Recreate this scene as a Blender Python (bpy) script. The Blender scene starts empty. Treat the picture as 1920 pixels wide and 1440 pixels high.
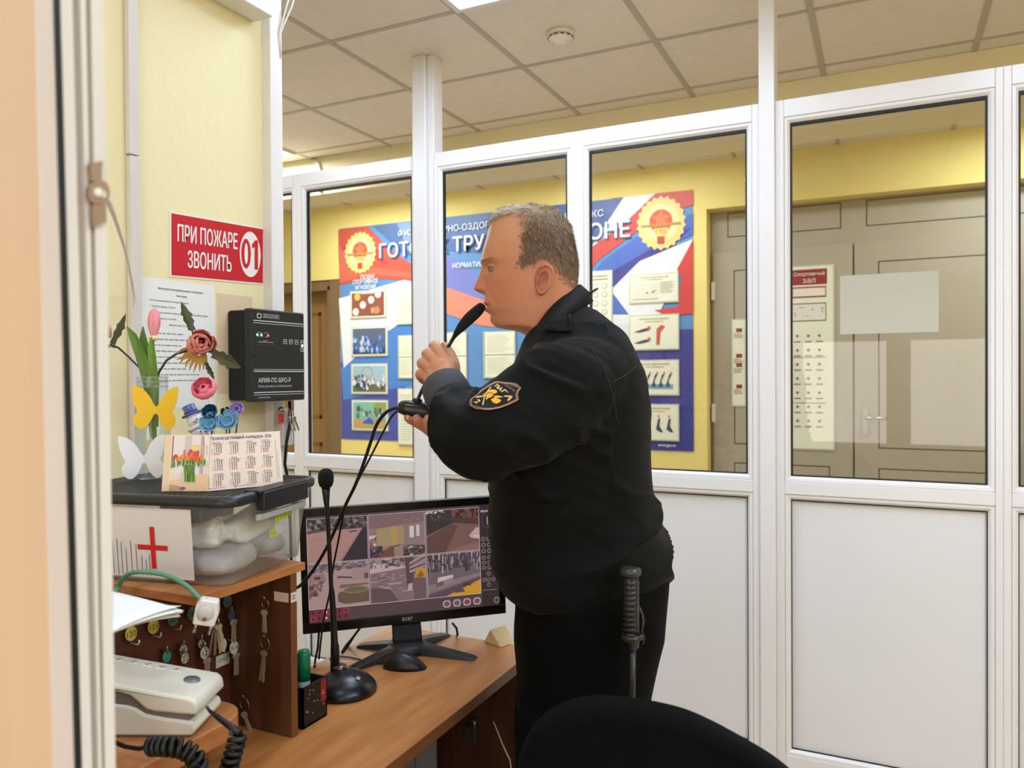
import bpy, bmesh, math, random
import numpy as np
from mathutils import Vector, Matrix, noise as mnoise
from mathutils.bvhtree import BVHTree

SC = bpy.context.scene
COL = SC.collection
PI = math.pi
rnd = random.Random(7)

# ------------------------------------------------------------------ camera
EYE = 1.40
FPX, PITCH, ROLL, YAW = 1451.95, 0.0100511, -0.0063715, 0.4490869
FWD = Vector((-math.sin(YAW)*math.cos(PITCH), math.cos(YAW)*math.cos(PITCH), -math.sin(PITCH)))
_R0 = Vector((math.cos(YAW), math.sin(YAW), 0)); _U0 = _R0.cross(FWD)
RGT = _R0*math.cos(ROLL) + _U0*math.sin(ROLL)
UPV = -_R0*math.sin(ROLL) + _U0*math.cos(ROLL)
CAMP = Vector((0, 0, EYE))
cam_d = bpy.data.cameras.new('camera'); cam = bpy.data.objects.new('camera', cam_d); COL.objects.link(cam)
M = Matrix((RGT, UPV, -FWD)).transposed().to_4x4(); M.translation = CAMP
cam.matrix_world = M
cam_d.sensor_width = 36; cam_d.lens = FPX/1920*36; cam_d.clip_start = 0.03
cam_d.dof.use_dof = True; cam_d.dof.focus_distance = 1.6; cam_d.dof.aperture_fstop = 6.0
SC.camera = cam
# ------------------------------------------------------------------ light
SC.view_settings.view_transform = 'Standard'; SC.view_settings.look = 'None'
SC.view_settings.gamma = 1; SC.view_settings.use_curve_mapping = False
SC.view_settings.exposure = 0.22
W = bpy.data.worlds.new('world'); SC.world = W; W.use_nodes = True
W.node_tree.nodes['Background'].inputs[0].default_value = (1.0, 0.91, 0.82, 1)
W.node_tree.nodes['Background'].inputs[1].default_value = 4.0
CEIL = 2.786
TX = [-1.461 + .6033*i for i in range(-6, 8)]     # ceiling grid lines along depth
TY = [2.571 + .592*i for i in range(-8, 3)]       # ceiling grid lines along the partition
LAMPS = []
def area(x, y, z, sx, sy, w, col=(.84, .92, 1.0)):
    d = bpy.data.lights.new('panel_light', 'AREA'); d.shape = 'RECTANGLE'; d.size = sx; d.size_y = sy
    d.energy = w; d.color = col
    o = bpy.data.objects.new('panel_light', d); COL.objects.link(o); o.location = (x, y, z)
    LAMPS.append(o); return o
KEY = 30
LED = (.57, .755, 1.0)
area(-1.16, 2.27, CEIL-.03, .56, .56, KEY*0.40, LED)      # panel seen at the top of the picture
area(-0.557, 1.683, CEIL-.03, .56, .56, KEY*0.12, LED)
area(-0.75, -0.05, CEIL-.03, .26, .50, KEY*0.34, LED)     # unseen narrow panel added over the doorway to brighten the near left
area(0.650, 1.683, CEIL-.03, .56, .56, KEY*0.40, LED)
area(1.856, 0.499, CEIL-.03, .56, .56, KEY*1.0, LED)  # unseen fill panel, added to light the partition from the right
area(1.856, -0.685, CEIL-.03, .56, .56, KEY*1.15, LED)  # unseen fill panel, added behind the camera
area(-2.97, 1.683, CEIL-.03, .56, .56, KEY*0.85, (.80, .90, 1.0))   # unseen panel added in the side room to brighten the left partition
area(-3.57, 3.45, CEIL-.03, .56, .56, KEY*1.35)           # corridor panel, far end
area(-3.4, 4.45, CEIL-.03, 1.1, .30, KEY*1.0)             # unseen lights added to brighten the corridor, without fittings
area(-1.6, 4.45, CEIL-.03, 1.1, .30, KEY*.66)
area(1.0, 4.45, CEIL-.03, 1.1, .30, KEY*.95)

# ------------------------------------------------------------------ helpers
def ray(x, y): return FWD + RGT*((x-960)/FPX) - UPV*((y-720)/FPX)
def on_x(x, y, X): d = ray(x, y); return CAMP + d*(X/d.x)
def on_y(x, y, Y): d = ray(x, y); return CAMP + d*(Y/d.y)
def on_z(x, y, Z): d = ray(x, y); return CAMP + d*((Z-EYE)/d.z)
def dep(x, y, t): return CAMP + ray(x, y)*t

def lin(c):
    return tuple(((v/255)/12.92 if v/255 <= .04045 else ((v/255+.055)/1.055)**2.4) for v in c[:3])

def mat(name, c, rough=.5, metal=0, spec=.5, var=.06, scale=8, bump=0, bscale=60, stretch=None, c2=None, emit=None, estr=0, sheen=0, coat=0, trans=0, sss=0):
    """Principled material with a procedural noise variation of its colour and an optional bump."""
    m = bpy.data.materials.new(name); m.use_nodes = True
    nt = m.node_tree; b = nt.nodes['Principled BSDF']; L = nt.links
    a = lin(c); d = lin(c2) if c2 else tuple(max(0, v*(1-var*2)) for v in a)
    tc = nt.nodes.new('ShaderNodeTexCoord'); src = tc.outputs['Object']
    if stretch:
        mp = nt.nodes.new('ShaderNodeMapping'); mp.inputs['Scale'].default_value = stretch
        L.new(src, mp.inputs['Vector']); src = mp.outputs[0]
    n = nt.nodes.new('ShaderNodeTexNoise'); n.inputs['Scale'].default_value = scale; n.inputs['Detail'].default_value = 4
    L.new(src, n.inputs['Vector'])
    r = nt.nodes.new('ShaderNodeValToRGB'); r.color_ramp.elements[0].position = .3; r.color_ramp.elements[1].position = .7
    r.color_ramp.elements[0].color = (*d, 1); r.color_ramp.elements[1].color = (*a, 1)
    L.new(n.outputs['Fac'], r.inputs[0]); L.new(r.outputs[0], b.inputs['Base Color'])
    b.inputs['Roughness'].default_value = rough; b.inputs['Metallic'].default_value = metal
    b.inputs['Specular IOR Level'].default_value = spec
    if sheen: b.inputs['Sheen Weight'].default_value = sheen; b.inputs['Sheen Roughness'].default_value = .5
    if coat: b.inputs['Coat Weight'].default_value = coat
    if sss:
        b.inputs['Subsurface Weight'].default_value = sss; b.inputs['Subsurface Radius'].default_value = (.9, .35, .2)
        b.inputs['Subsurface Scale'].default_value = .006
    if bump:
        n2 = nt.nodes.new('ShaderNodeTexNoise'); n2.inputs['Scale'].default_value = bscale; n2.inputs['Detail'].default_value = 3
        L.new(src, n2.inputs['Vector'])
        bp = nt.nodes.new('ShaderNodeBump'); bp.inputs['Strength'].default_value = bump; bp.inputs['Distance'].default_value = .01
        L.new(n2.outputs['Fac'], bp.inputs['Height']); L.new(bp.outputs[0], b.inputs['Normal'])
    if emit:
        b.inputs['Emission Color'].default_value = (*lin(emit), 1); b.inputs['Emission Strength'].default_value = estr
    if trans: b.inputs['Transmission Weight'].default_value = trans
    return m

def mat_print(name, rough=.55, emit=0, spec=.3):
    """Printed sheet or screen: the colour of each piece comes from the mesh attribute 'ink'."""
    m = bpy.data.materials.new(name); m.use_nodes = True
    nt = m.node_tree; b = nt.nodes['Principled BSDF']; L = nt.links
    at = nt.nodes.new('ShaderNodeAttribute'); at.attribute_name = 'ink'
    n = nt.nodes.new('ShaderNodeTexNoise'); n.inputs['Scale'].default_value = 90
    mx = nt.nodes.new('ShaderNodeMix'); mx.data_type = 'RGBA'; mx.blend_type = 'MULTIPLY'
    mr = nt.nodes.new('ShaderNodeMapRange'); mr.inputs[3].default_value = .93; mr.inputs[4].default_value = 1.05
    L.new(n.outputs['Fac'], mr.inputs[0]); mx.inputs[0].default_value = 1
    L.new(at.outputs['Color'], mx.inputs[6]); L.new(mr.outputs[0], mx.inputs[7])
    if emit:
        b.inputs['Base Color'].default_value = (.01, .01, .01, 1)
        L.new(mx.outputs[2], b.inputs['Emission Color']); b.inputs['Emission Strength'].default_value = emit
    else: L.new(mx.outputs[2], b.inputs['Base Color'])
    b.inputs['Roughness'].default_value = rough; b.inputs['Specular IOR Level'].default_value = spec
    return m

def mat_glass(name, tint=(.93, .95, .93), rough=0, refl=1.0, ior=1.45, milk=0):
    """Clear sheet: transparent with a mirror reflection that follows the Fresnel law."""
    m = bpy.data.materials.new(name); m.use_nodes = True
    nt = m.node_tree; L = nt.links
    for n in list(nt.nodes): nt.nodes.remove(n)
    out = nt.nodes.new('ShaderNodeOutputMaterial'); t = nt.nodes.new('ShaderNodeBsdfTransparent'); g = nt.nodes.new('ShaderNodeBsdfGlossy')
    fr = nt.nodes.new('ShaderNodeFresnel'); fr.inputs['IOR'].default_value = ior
    mu = nt.nodes.new('ShaderNodeMath'); mu.operation = 'MULTIPLY'; mu.inputs[1].default_value = refl
    mx = nt.nodes.new('ShaderNodeMixShader'); t.inputs[0].default_value = (*tint, 1); g.inputs['Roughness'].default_value = rough
    nz = nt.nodes.new('ShaderNodeTexNoise'); nz.inputs['Scale'].default_value = 3
    mr = nt.nodes.new('ShaderNodeMapRange'); mr.inputs[3].default_value = .9; mr.inputs[4].default_value = 1.1
    m2 = nt.nodes.new('ShaderNodeMath'); m2.operation = 'MULTIPLY'
    L.new(nz.outputs['Fac'], mr.inputs[0]); L.new(fr.outputs[0], mu.inputs[0]); L.new(mu.outputs[0], m2.inputs[0]); L.new(mr.outputs[0], m2.inputs[1])
    ge = nt.nodes.new('ShaderNodeNewGeometry'); fb = nt.nodes.new('ShaderNodeMath'); fb.operation = 'SUBTRACT'; fb.inputs[0].default_value = 1; L.new(ge.outputs['Backfacing'], fb.inputs[1])
    m4 = nt.nodes.new('ShaderNodeMath'); m4.operation = 'MULTIPLY'; m4.use_clamp = True; L.new(m2.outputs[0], m4.inputs[0]); L.new(fb.outputs[0], m4.inputs[1])     # the mirror reflection comes from the outer face only
    L.new(m4.outputs[0], mx.inputs[0]); L.new(t.outputs[0], mx.inputs[1]); L.new(g.outputs[0], mx.inputs[2]); sh = mx.outputs[0]
    if milk:
        df = nt.nodes.new('ShaderNodeBsdfDiffuse'); df.inputs[0].default_value = (.8, .79, .77, 1); tl = nt.nodes.new('ShaderNodeBsdfTranslucent'); tl.inputs[0].default_value = (.8, .79, .77, 1)
        ad = nt.nodes.new('ShaderNodeMixShader'); ad.inputs[0].default_value = .5; L.new(df.outputs[0], ad.inputs[1]); L.new(tl.outputs[0], ad.inputs[2])
        m3 = nt.nodes.new('ShaderNodeMixShader'); m3.inputs[0].default_value = milk; L.new(sh, m3.inputs[1]); L.new(ad.outputs[0], m3.inputs[2]); sh = m3.outputs[0]
    L.new(sh, out.inputs[0])
    return m

class MB:
    """Collects shapes; build() links them as ONE mesh object."""
    def __init__(s): s.v = []; s.f = []; s.mi = []; s.sm = []; s.col = []; s.m = 0; s.smooth = False; s.c = None
    def vert(s, p): s.v.append(tuple(p)); return len(s.v)-1
    def face(s, idx, sm=None):
        s.f.append(tuple(idx)); s.mi.append(s.m); s.sm.append(s.smooth if sm is None else sm); s.col.append(s.c)
    def poly(s, pts, sm=False): s.face([s.vert(p) for p in pts], sm)
    def box(s, lo, hi, mw=None):
        (x0, y0, z0), (x1, y1, z1) = lo, hi
        P = [(x0,y0,z0),(x1,y0,z0),(x1,y1,z0),(x0,y1,z0),(x0,y0,z1),(x1,y0,z1),(x1,y1,z1),(x0,y1,z1)]
        if mw: P = [mw @ Vector(p) for p in P]
        i = [s.vert(p) for p in P]
        for q in ((3,2,1,0),(4,5,6,7),(0,1,5,4),(1,2,6,5),(2,3,7,6),(3,0,4,7)): s.face([i[k] for k in q], False)
        return s
    def prism(s, pts, h, fr=None, sm=False):
        """2D polygon (counter-clockwise) extruded by h along the local z of the frame."""
        fr = fr or Matrix.Identity(4); n = len(pts)
        a = [s.vert(fr @ Vector((p[0], p[1], 0))) for p in pts]; b = [s.vert(fr @ Vector((p[0], p[1], h))) for p in pts]
        s.face(a[::-1], False); s.face(b, False)
        for i in range(n): s.face((a[i], a[(i+1) % n], b[(i+1) % n], b[i]), sm)
        return s
    def rings(s, R, closed=True, cap=True, sm=True):
        """Skin a list of point rings."""
        I = [[s.vert(p) for p in r] for r in R]; n = len(R[0])
        for a, b in zip(I, I[1:]):
            for k in range(n if closed else n-1): s.face((a[k], a[(k+1) % n], b[(k+1) % n], b[k]), sm)
        if cap and closed: s.face(I[0][::-1], False); s.face(I[-1], False)
        return s
    def tube(s, pts, r, seg=8, cap=True, close=False):
        pts = [Vector(p) for p in pts]; n = len(pts)
        rr = r if isinstance(r, (list, tuple)) else [r]*n
        R = []; up = None
        for i in range(n):
            t = (pts[min(i+1, n-1)] - pts[max(i-1, 0)]).normalized()
            if up is None:
                up = t.orthogonal().normalized()
            up = (up - t*up.dot(t)); up = up.normalized() if up.length > 1e-6 else t.orthogonal().normalized()
            w = t.cross(up)
            R.append([pts[i] + (up*math.cos(2*PI*k/seg) + w*math.sin(2*PI*k/seg))*rr[i] for k in range(seg)])
        if close: R.append(R[0])
        return s.rings(R, True, cap and not close, True)
    def lathe(s, prof, fr=None, seg=24, sm=True, cap=True):
        fr = fr or Matrix.Identity(4)
        return s.rings([[fr @ Vector((r*math.cos(2*PI*k/seg), r*math.sin(2*PI*k/seg), z)) for k in range(seg)] for r, z in prof], True, cap, sm)
    def ball(s, c, r, seg=16, rows=10, fr=None):
        rx, ry, rz = r if isinstance(r, (tuple, list)) else (r, r, r); c = Vector(c)
        fr = fr or Matrix.Identity(3)
        R = []
        for j in range(rows+1):
            t = -PI/2 + PI*j/rows; q = max(math.cos(t), 1e-3)
            R.append([c + fr @ Vector((rx*q*math.cos(2*PI*k/seg), ry*q*math.sin(2*PI*k/seg), rz*math.sin(t))) for k in range(seg)])
        return s.rings(R)
    def build(s, name, mats, parent=None, bevel=0, seg=2, subsurf=0, solid=0):
        me = bpy.data.meshes.new(name); me.from_pydata(s.v, [], s.f)
        mats = mats if isinstance(mats, (list, tuple)) else [mats]
        for m in mats: me.materials.append(m)
        me.polygons.foreach_set('material_index', s.mi); me.polygons.foreach_set('use_smooth', s.sm)
        if any(c is not None for c in s.col):
            at = me.attributes.new('ink', 'FLOAT_COLOR', 'CORNER'); buf = []
            for f, c in zip(s.f, s.col): buf += list((*(c or (.5, .5, .5)), 1))*len(f)
            at.data.foreach_set('color', buf)
        me.update()
        o = bpy.data.objects.new(name, me); COL.objects.link(o)
        if parent:
            o.parent = parent
            if parent.type == 'EMPTY': o.matrix_parent_inverse = Matrix.Translation(parent.location).inverted()
        if solid:
            md = o.modifiers.new('solid', 'SOLIDIFY'); md.thickness = solid; md.offset = 0
        if bevel:
            md = o.modifiers.new('bevel', 'BEVEL'); md.width = bevel; md.segments = seg; md.limit_method = 'ANGLE'; md.angle_limit = .7
            me.polygons.foreach_set('use_smooth', [True]*len(me.polygons))
            md.harden_normals = True
        if subsurf:
            md = o.modifiers.new('sub', 'SUBSURF'); md.levels = subsurf; md.render_levels = subsurf
        return o

def spline(P, n=8):
    P = [np.array(p, float) for p in P]; out = []
    for i in range(len(P)-1):
        p0, p1, p2, p3 = P[max(i-1, 0)], P[i], P[i+1], P[min(i+2, len(P)-1)]
        for k in range(n): s = k/n; out.append(.5*((2*p1)+(p2-p0)*s+(2*p0-5*p1+4*p2-p3)*s*s+(3*p1-p0-3*p2+p3)*s**3))
    out.append(P[-1]); return out

def tag(o, label, cat, group=None):
    o['label'] = label; o['category'] = cat
    if group: o['group'] = group
    return o
def thing(name, label, cat, loc=(0, 0, 0), group=None):
    o = bpy.data.objects.new(name, None); COL.objects.link(o); o.location = loc; o.empty_display_size = .05
    return tag(o, label, cat, group)
def struct(o): o['kind'] = 'structure'; return o
def adopt(ch, root):
    """Parent without moving: the children are built in world space."""
    ch.parent = root; ch.matrix_parent_inverse = Matrix.Translation(root.location).inverted(); return ch

def frame(o, ex, ey, ez=None):
    ex = Vector(ex).normalized(); ey = Vector(ey).normalized()
    ez = Vector(ez).normalized() if ez else ex.cross(ey).normalized()
    m = Matrix((ex, ey, ez)).transposed().to_4x4(); m.translation = Vector(o); return m
def axis_frame(o, z):
    z = Vector(z).normalized(); x = z.orthogonal().normalized(); return frame(o, x, z.cross(x), z)

_txt = {}
def text_polys(s, bold=0.0):
    """Outline of a line of writing as (points, faces), scaled to a unit-size box [0..w]x[0..h]."""
    key = (s, bold)
    if key not in _txt:
        c = bpy.data.curves.new('writing', 'FONT'); c.body = s; c.resolution_u = 3; c.offset = bold
        o = bpy.data.objects.new('writing', c); COL.objects.link(o)
        dg = bpy.context.evaluated_depsgraph_get(); dg.update()
        me = bpy.data.meshes.new_from_object(o.evaluated_get(dg))
        vs = np.array([v.co[:2] for v in me.vertices]) if len(me.vertices) else np.zeros((1, 2))
        fs = [tuple(p.vertices) for p in me.polygons]
        bpy.data.objects.remove(o); bpy.data.curves.remove(c); bpy.data.meshes.remove(me)
        lo = vs.min(0); hi = vs.max(0); _txt[key] = ((vs-lo)/np.maximum(hi-lo, 1e-6), fs, hi-lo)
    return _txt[key]

class Sheet:
    """Flat printed matter laid out in the sheet's own (u, v) metres; every layer sits a hair above the last."""
    def __init__(s, fr, step=.0002): s.fr = fr; s.mb = MB(); s.k = 0; s.step = step; s.n = 0; s.fade = 0
    def P(s, u, v, k): return s.fr @ Vector((u, v, k*s.step))
    def poly(s, pts, c, k=None):
        if k is None: k = s.k
        if s.fade: c = tuple(q*(1-s.fade)+196*s.fade for q in c[:3])
        s.n += 1; k = k+(s.n % 45)*.02          # every piece of print lies in a layer of its own
        s.mb.c = lin(c); s.mb.poly([s.P(u, v, k) for u, v in pts])
    def rect(s, u0, v0, u1, v1, c, k=None): s.poly([(u0, v0), (u1, v0), (u1, v1), (u0, v1)], c, k)
    def disc(s, u, v, r, c, k=None, n=24, rv=None):
        rv = rv or r; s.poly([(u+r*math.cos(2*PI*i/n), v+rv*math.sin(2*PI*i/n)) for i in range(n)], c, k)
    def text(s, t, u, v, h, c, k=None, w=None, bold=0.0, align='l', maxw=None):
        """Lower-left corner (u, v), height h of the whole line, width w if given."""
        if k is None: k = s.k
        vs, fs, sz = text_polys(t, 0.0)
        if w is None:
            w = sz[0]/max(sz[1], 1e-6)*h
            if maxw: w = min(w, maxw)
        if align == 'c': u -= w/2
        if align == 'r': u -= w
        s.mb.c = lin(c); e = bold*h*.55
        for n_, (du, dv) in enumerate([(0, 0)] if not bold else [(0, 0), (e, 0), (-e, 0), (0, e*.7), (0, -e*.7)]):
            i = [s.mb.vert(s.P(u+a*w+du, v+b*h+dv, k+.12*n_)) for a, b in vs]
            for f in fs: s.mb.face([i[q] for q in f], False)
        return w
    def lines(s, u0, u1, v0, v1, n, c, k=None, ragged=.3, fill=.45, seed=0):
        R = random.Random(seed); st = (v1-v0)/n
        for i in range(n):
            e = u1-(u1-u0)*ragged*R.random()
            v = v1-st*(i+.5); u = u0
            while u < e:
                w = (u1-u0)*R.uniform(.03, .12); s.rect(u, v-st*fill/2, min(u+w, e), v+st*fill/2, c, k); u += w+(u1-u0)*.018
# ------------------------------------------------------------------ materials of the place
m_pvc = mat('white_pvc', (232, 228, 226), .28, var=.015, scale=2, spec=.5)
m_panel = mat('white_infill_panel', (226, 224, 223), .42, var=.02, scale=1.5)
m_gasket = mat('black_gasket', (14, 14, 13), .6)
m_pane = mat_glass('window_pane', (.90, .90, .87), refl=1.7)
m_yellow = mat('yellow_wall_paint', (238, 226, 180), .7, var=.025, scale=1.2, bump=.12, bscale=45)
m_yellow2 = mat('corridor_yellow_paint', (240, 219, 136), .65, var=.02, scale=1.5, bump=.05)
m_beam = mat('beam_paint', (240, 228, 186), .75, var=.02, scale=2)
m_tile = mat('ceiling_tile', (226, 218, 208), .9, var=.03, scale=25, bump=.06, bscale=200)
m_grid = mat('ceiling_grid', (182, 174, 164), .6, var=.02)
m_lino = mat('beige_linoleum', (200, 176, 148), .35, var=.08, scale=3, stretch=(1, 6, 1))
m_peach = mat('peach_laminate', (220, 184, 152), .5, var=.05, scale=3, stretch=(8, 8, .5))
m_greypvc = mat('grey_white_pvc', (226, 219, 214), .38, var=.02, scale=3)
m_led = mat('led_diffuser', (240, 240, 240), .5, emit=(225, 235, 255), estr=4.0)
m_white = mat('white_plastic', (228, 224, 216), .4, var=.02)
m_brown = mat('brown_door_veneer', (150, 112, 66), .5, var=.1, scale=4, stretch=(6, 6, .4))
m_doorp = mat('shaded_white_door_pvc', (176, 166, 147), .4, var=.02)  # white door, the shade of the soffit put into its colour
m_dark = mat('dark_joint', (70, 60, 48), .7)
m_steel = mat('steel', (190, 186, 178), .3, metal=1, var=.04)
m_paper = mat('white_paper', (236, 234, 230), .8, var=.015, scale=4)
m_black = mat('black_plastic', (16, 16, 17), .42, var=.1, scale=12)
m_blackm = mat('black_matte', (13, 13, 14), .75, var=.15, scale=20)
m_rubber = mat('black_rubber', (12, 12, 12), .5)

# ------------------------------------------------------------------ floor, ceiling, walls
b = MB(); b.box((-6.2, -1.6, -.1), (3.2, 5.4, 0)); struct(b.build('floor', m_lino))
b = MB(); b.box((-6.2, -1.6, CEIL), (3.2, 5.4, CEIL+.1)); ceil = struct(b.build('ceiling', m_tile))
b = MB()
for x in TX: b.box((x-.012, -1.6, CEIL-.004), (x+.012, 5.07, CEIL))
for y in TY+[4.15, 4.74]: b.box((-6.2, y-.011, CEIL-.003), (3.2, y+.011, CEIL+.001))
b.build('ceiling_grid', m_grid, ceil)
b = MB(); b.box((-1.70, .43, 0), (-1.49, 1.575, CEIL)); struct(b.build('wall_left', m_yellow))
b = MB(); b.box((-1.70, 1.575, 0), (-1.462, 1.621, CEIL)); struct(b.build('trim_1', m_pvc, bevel=.003))
b = MB(); b.box((-6.2, 3.88, 2.55), (3.2, 4.12, CEIL)); struct(b.build('beam', m_beam, bevel=.004))
b = MB()
b.box((-6.2, 5.07, 0), (-5.35, 5.25, CEIL)); b.box((-5.35, 5.07, 2.2), (-3.99, 5.25, CEIL)); b.box((-3.99, 5.07, 0), (-1.04, 5.25, CEIL))
b.box((-1.04, 5.07, 2.472), (3.2, 5.40, CEIL)); b.box((1.75, 5.07, 0), (3.2, 5.25, 2.472))
b.box((-5.35, 5.38, 0), (-3.99, 5.40, 2.2)); b.box((-1.04, 5.38, 0), (1.75, 5.40, 2.472)); b.box((-1.04, 5.25, 0), (-1.02, 5.38, 2.472))
struct(b.build('wall_back', m_yellow2))
b = MB(); b.box((-6.3, -1.6, 0), (-6.2, 5.4, CEIL)); struct(b.build('wall_corridor_end', m_yellow2))
b = MB(); b.box((-6.2, -1.6, 0), (-1.7, -1.5, CEIL)); struct(b.build('wall_side_room', m_yellow))
b = MB(); b.box((2.6, -1.6, 0), (2.7, 5.4, CEIL)); struct(b.build('wall_right', m_yellow2))
# wall behind the camera, with the windows whose light the glazing mirrors
mir = lambda px, py: on_y(px, py, 7.02)
wz0, wz1 = .82, mir(1570, 640).z
wx = [mir(1400, 700).x, mir(1662, 700).x, mir(1708, 700).x, mir(1920, 700).x]
b = MB()
b.box((-1.7, -1.42, 0), (wx[0], -1.30, CEIL)); b.box((wx[3], -1.42, 0), (2.7, -1.30, CEIL))
b.box((wx[0], -1.42, 0), (wx[3], -1.30, wz0)); b.box((wx[0], -1.42, wz1), (wx[3], -1.30, CEIL)); b.box((wx[1], -1.42, wz0), (wx[2], -1.30, wz1))
struct(b.build('wall_front', m_peach))

# ------------------------------------------------------------------ white glazed partition
YP = 2.86; ZR = 2.36
wins = [(-3.10, -2.499, -3.02, -2.540), (-2.499, -1.846, -2.453, -1.866), (-1.746, -1.09, -1.709, -1.136), (-1.09, -.401, -1.044, -.445),
        (-.347, .335, -.299, .294), (.335, 1.03, .376, .985), (1.03, 2.6, 1.075, 2.55)]
for n, (x0, x1, g0, g1) in enumerate(wins, 1):
    b = MB(); s = .019
    b.box((x0, YP, 0), (g0-s, YP+.065, ZR)); b.box((g1+s, YP, 0), (x1, YP+.065, ZR))
    b.box((g0-s, YP, 2.28+s), (g1+s, YP+.065, ZR)); b.box((g0-s, YP, .961+s), (g1+s, YP+.065, 1.043-s)); b.box((g0-s, YP, 0), (g1+s, YP+.065, .08-s))
    f = struct(b.build('window_%d' % n, m_pvc, bevel=.0025))
    # glazing bead: slopes back towards the glass all round
    for nm, z0, z1 in (('glazing_bead', 1.043, 2.28), ('glazing_bead', .08, .961)):
        b = MB(); o = s-.001; outer = [(g0-o, z0-o), (g1+o, z0-o), (g1+o, z1+o), (g0-o, z1+o)]; inner = [(g0, z0), (g1, z0), (g1, z1), (g0, z1)]
        b.rings([[(x, YP+.03, z) for x, z in outer], [(x, YP+.003, z) for x, z in outer], [(x, YP+.004, z) for x, z in [(g0-.008, z0-.008), (g1+.008, z0-.008), (g1+.008, z1+.008), (g0-.008, z1+.008)]], [(x, YP+.013, z) for x, z in inner], [(x, YP+.03, z) for x, z in inner]], True, False, False)
        b.build(nm, m_pvc, f)
    b = MB()
    for z0, z1, t in ((1.043, 2.28, .006), (.08, .961, .003)):
        y0, y1 = YP+.0135, YP+.030
        b.box((g0, y0, z0), (g0+t, y1, z1)); b.box((g1-t, y0, z0), (g1, y1, z1)); b.box((g0+t, y0, z1-t*1.6), (g1-t, y1, z1)); b.box((g0+t, y0, z0), (g1-t, y1, z0+t*.7))
    b.build('gasket', m_gasket, f)
    b = MB(); b.box((g0-.005, YP+.022, 1.038), (g1+.005, YP+.028, 2.285)); b.build('glass', m_pane, f)
    b = MB(); b.box((g0-.005, YP+.022, .07), (g1+.005, YP+.045, .966)); b.build('lower_panel', m_panel, f)
b = MB(); b.box((-1.846, YP-.012, 0), (-1.780, YP+.08, CEIL)); b.box((-1.780, YP+.004, 0), (-1.746, YP+.08, CEIL)); struct(b.build('trim_2', m_pvc, bevel=.004))
b = MB(); b.box((-.401, YP-.012, 0), (-.347, YP+.08, CEIL)); struct(b.build('trim_3', m_pvc, bevel=.004))

# ------------------------------------------------------------------ corridor doors
YD = 5.20
def rect_y(b, px0, py0, px1, py1, Y, th=.012):
    a = on_y(px0, py0, Y); c = on_y(px1, py1, Y); b.box((a.x, Y-th, min(a.z, c.z)), (c.x, Y, max(a.z, c.z)))
b = MB(); b.box((-1.035, YD, 0), (1.75, YD+.05, 2.47)); d1 = struct(b.build('door_1', m_doorp))
b = MB(); ZL = 2.20
def panel_lines(b, x0, x1, z0, z1, y, w=.006):
    for q in ((x0, z0, x0+w, z1), (x1-w, z0, x1, z1), (x0, z0, x1, z0+w), (x0, z1-w, x1, z1)): b.box((q[0], y-.0012, q[1]), (q[2], y+.001, q[3]))
xg = on_y(1601, 700, YD).x; xl = on_y(1340, 700, YD).x; xr = xg+(xg-xl)
for x0, x1 in ((xl, xg-.006), (xg+.006, xr)):
    for z0, z1 in ((.95, 2.08), (.16, .83)): panel_lines(b, x0+.13, x1-.13, z0, z1, YD-.03)
for x0, x1 in ((-.93, xg-.07), (xg+.07, xr+.1)): panel_lines(b, x0, x1, 2.30, 2.46, YD)
b.build('panel_joint', m_dark, d1)
for x0, x1, hinge in ((xl, xg-.005, xl), (xg+.005, xr, xr)):
    b = MB(); b.box((x0, YD-.03, .02), (x1, YD-.001, ZL)); leaf = b.build('door_leaf', m_doorp, d1, bevel=.003)
    b = MB()
    for z in (.35, 1.15, 1.95): b.box((hinge-.012, YD-.045, z-.06), (hinge+.012, YD-.03, z+.06))
    b.build('hinge', m_white, leaf, bevel=.003)
def lever(px, py, Y, sgn, parent):
    p = on_y(px, py, Y); b = MB()
    b.box((p.x-.014, Y-.008, p.z-.10), (p.x+.014, Y, p.z+.05)); b.tube([p+Vector((0, -.004, 0)), p+Vector((0, -.045, 0))], .009)
    b.tube([p+Vector((0, -.045, 0)), p+Vector((sgn*.05, -.05, 0)), p+Vector((sgn*.12, -.047, 0))], .0095, 10)
    return b.build('handle', m_steel, parent)
lever(1622, 783, YD-.031, 1, d1)
# second door leaf of the neighbouring room, brown, at the far left
b = MB(); b.box((-5.34, 5.19, 0), (-4.135, 5.23, 2.115)); d2 = struct(b.build('door_2', m_brown))
b = MB()
b.box((-4.135, 5.085, 0), (-4.10, 5.24, 2.15)); b.box((-5.34, 5.085, 2.115), (-4.10, 5.24, 2.20)); b.box((-4.10, 5.075, 0), (-3.995, 5.10, 2.20))
b.build('door_frame', mat('brown_frame', (128, 100, 72), .5, var=.08, stretch=(5, 5, .4)), d2, bevel=.004)
b = MB(); b.box((-4.17, 5.178, 1.62), (-4.14, 5.189, 1.78)); b.build('hinge', m_steel, d2)
b = MB(); panel_lines(b, -5.0, -4.28, 1.05, 1.95, 5.19, .03); panel_lines(b, -5.0, -4.28, .2, .85, 5.19, .03); b.build('panel_moulding', mat('dark_veneer', (120, 84, 46), .5), d2)

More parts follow.
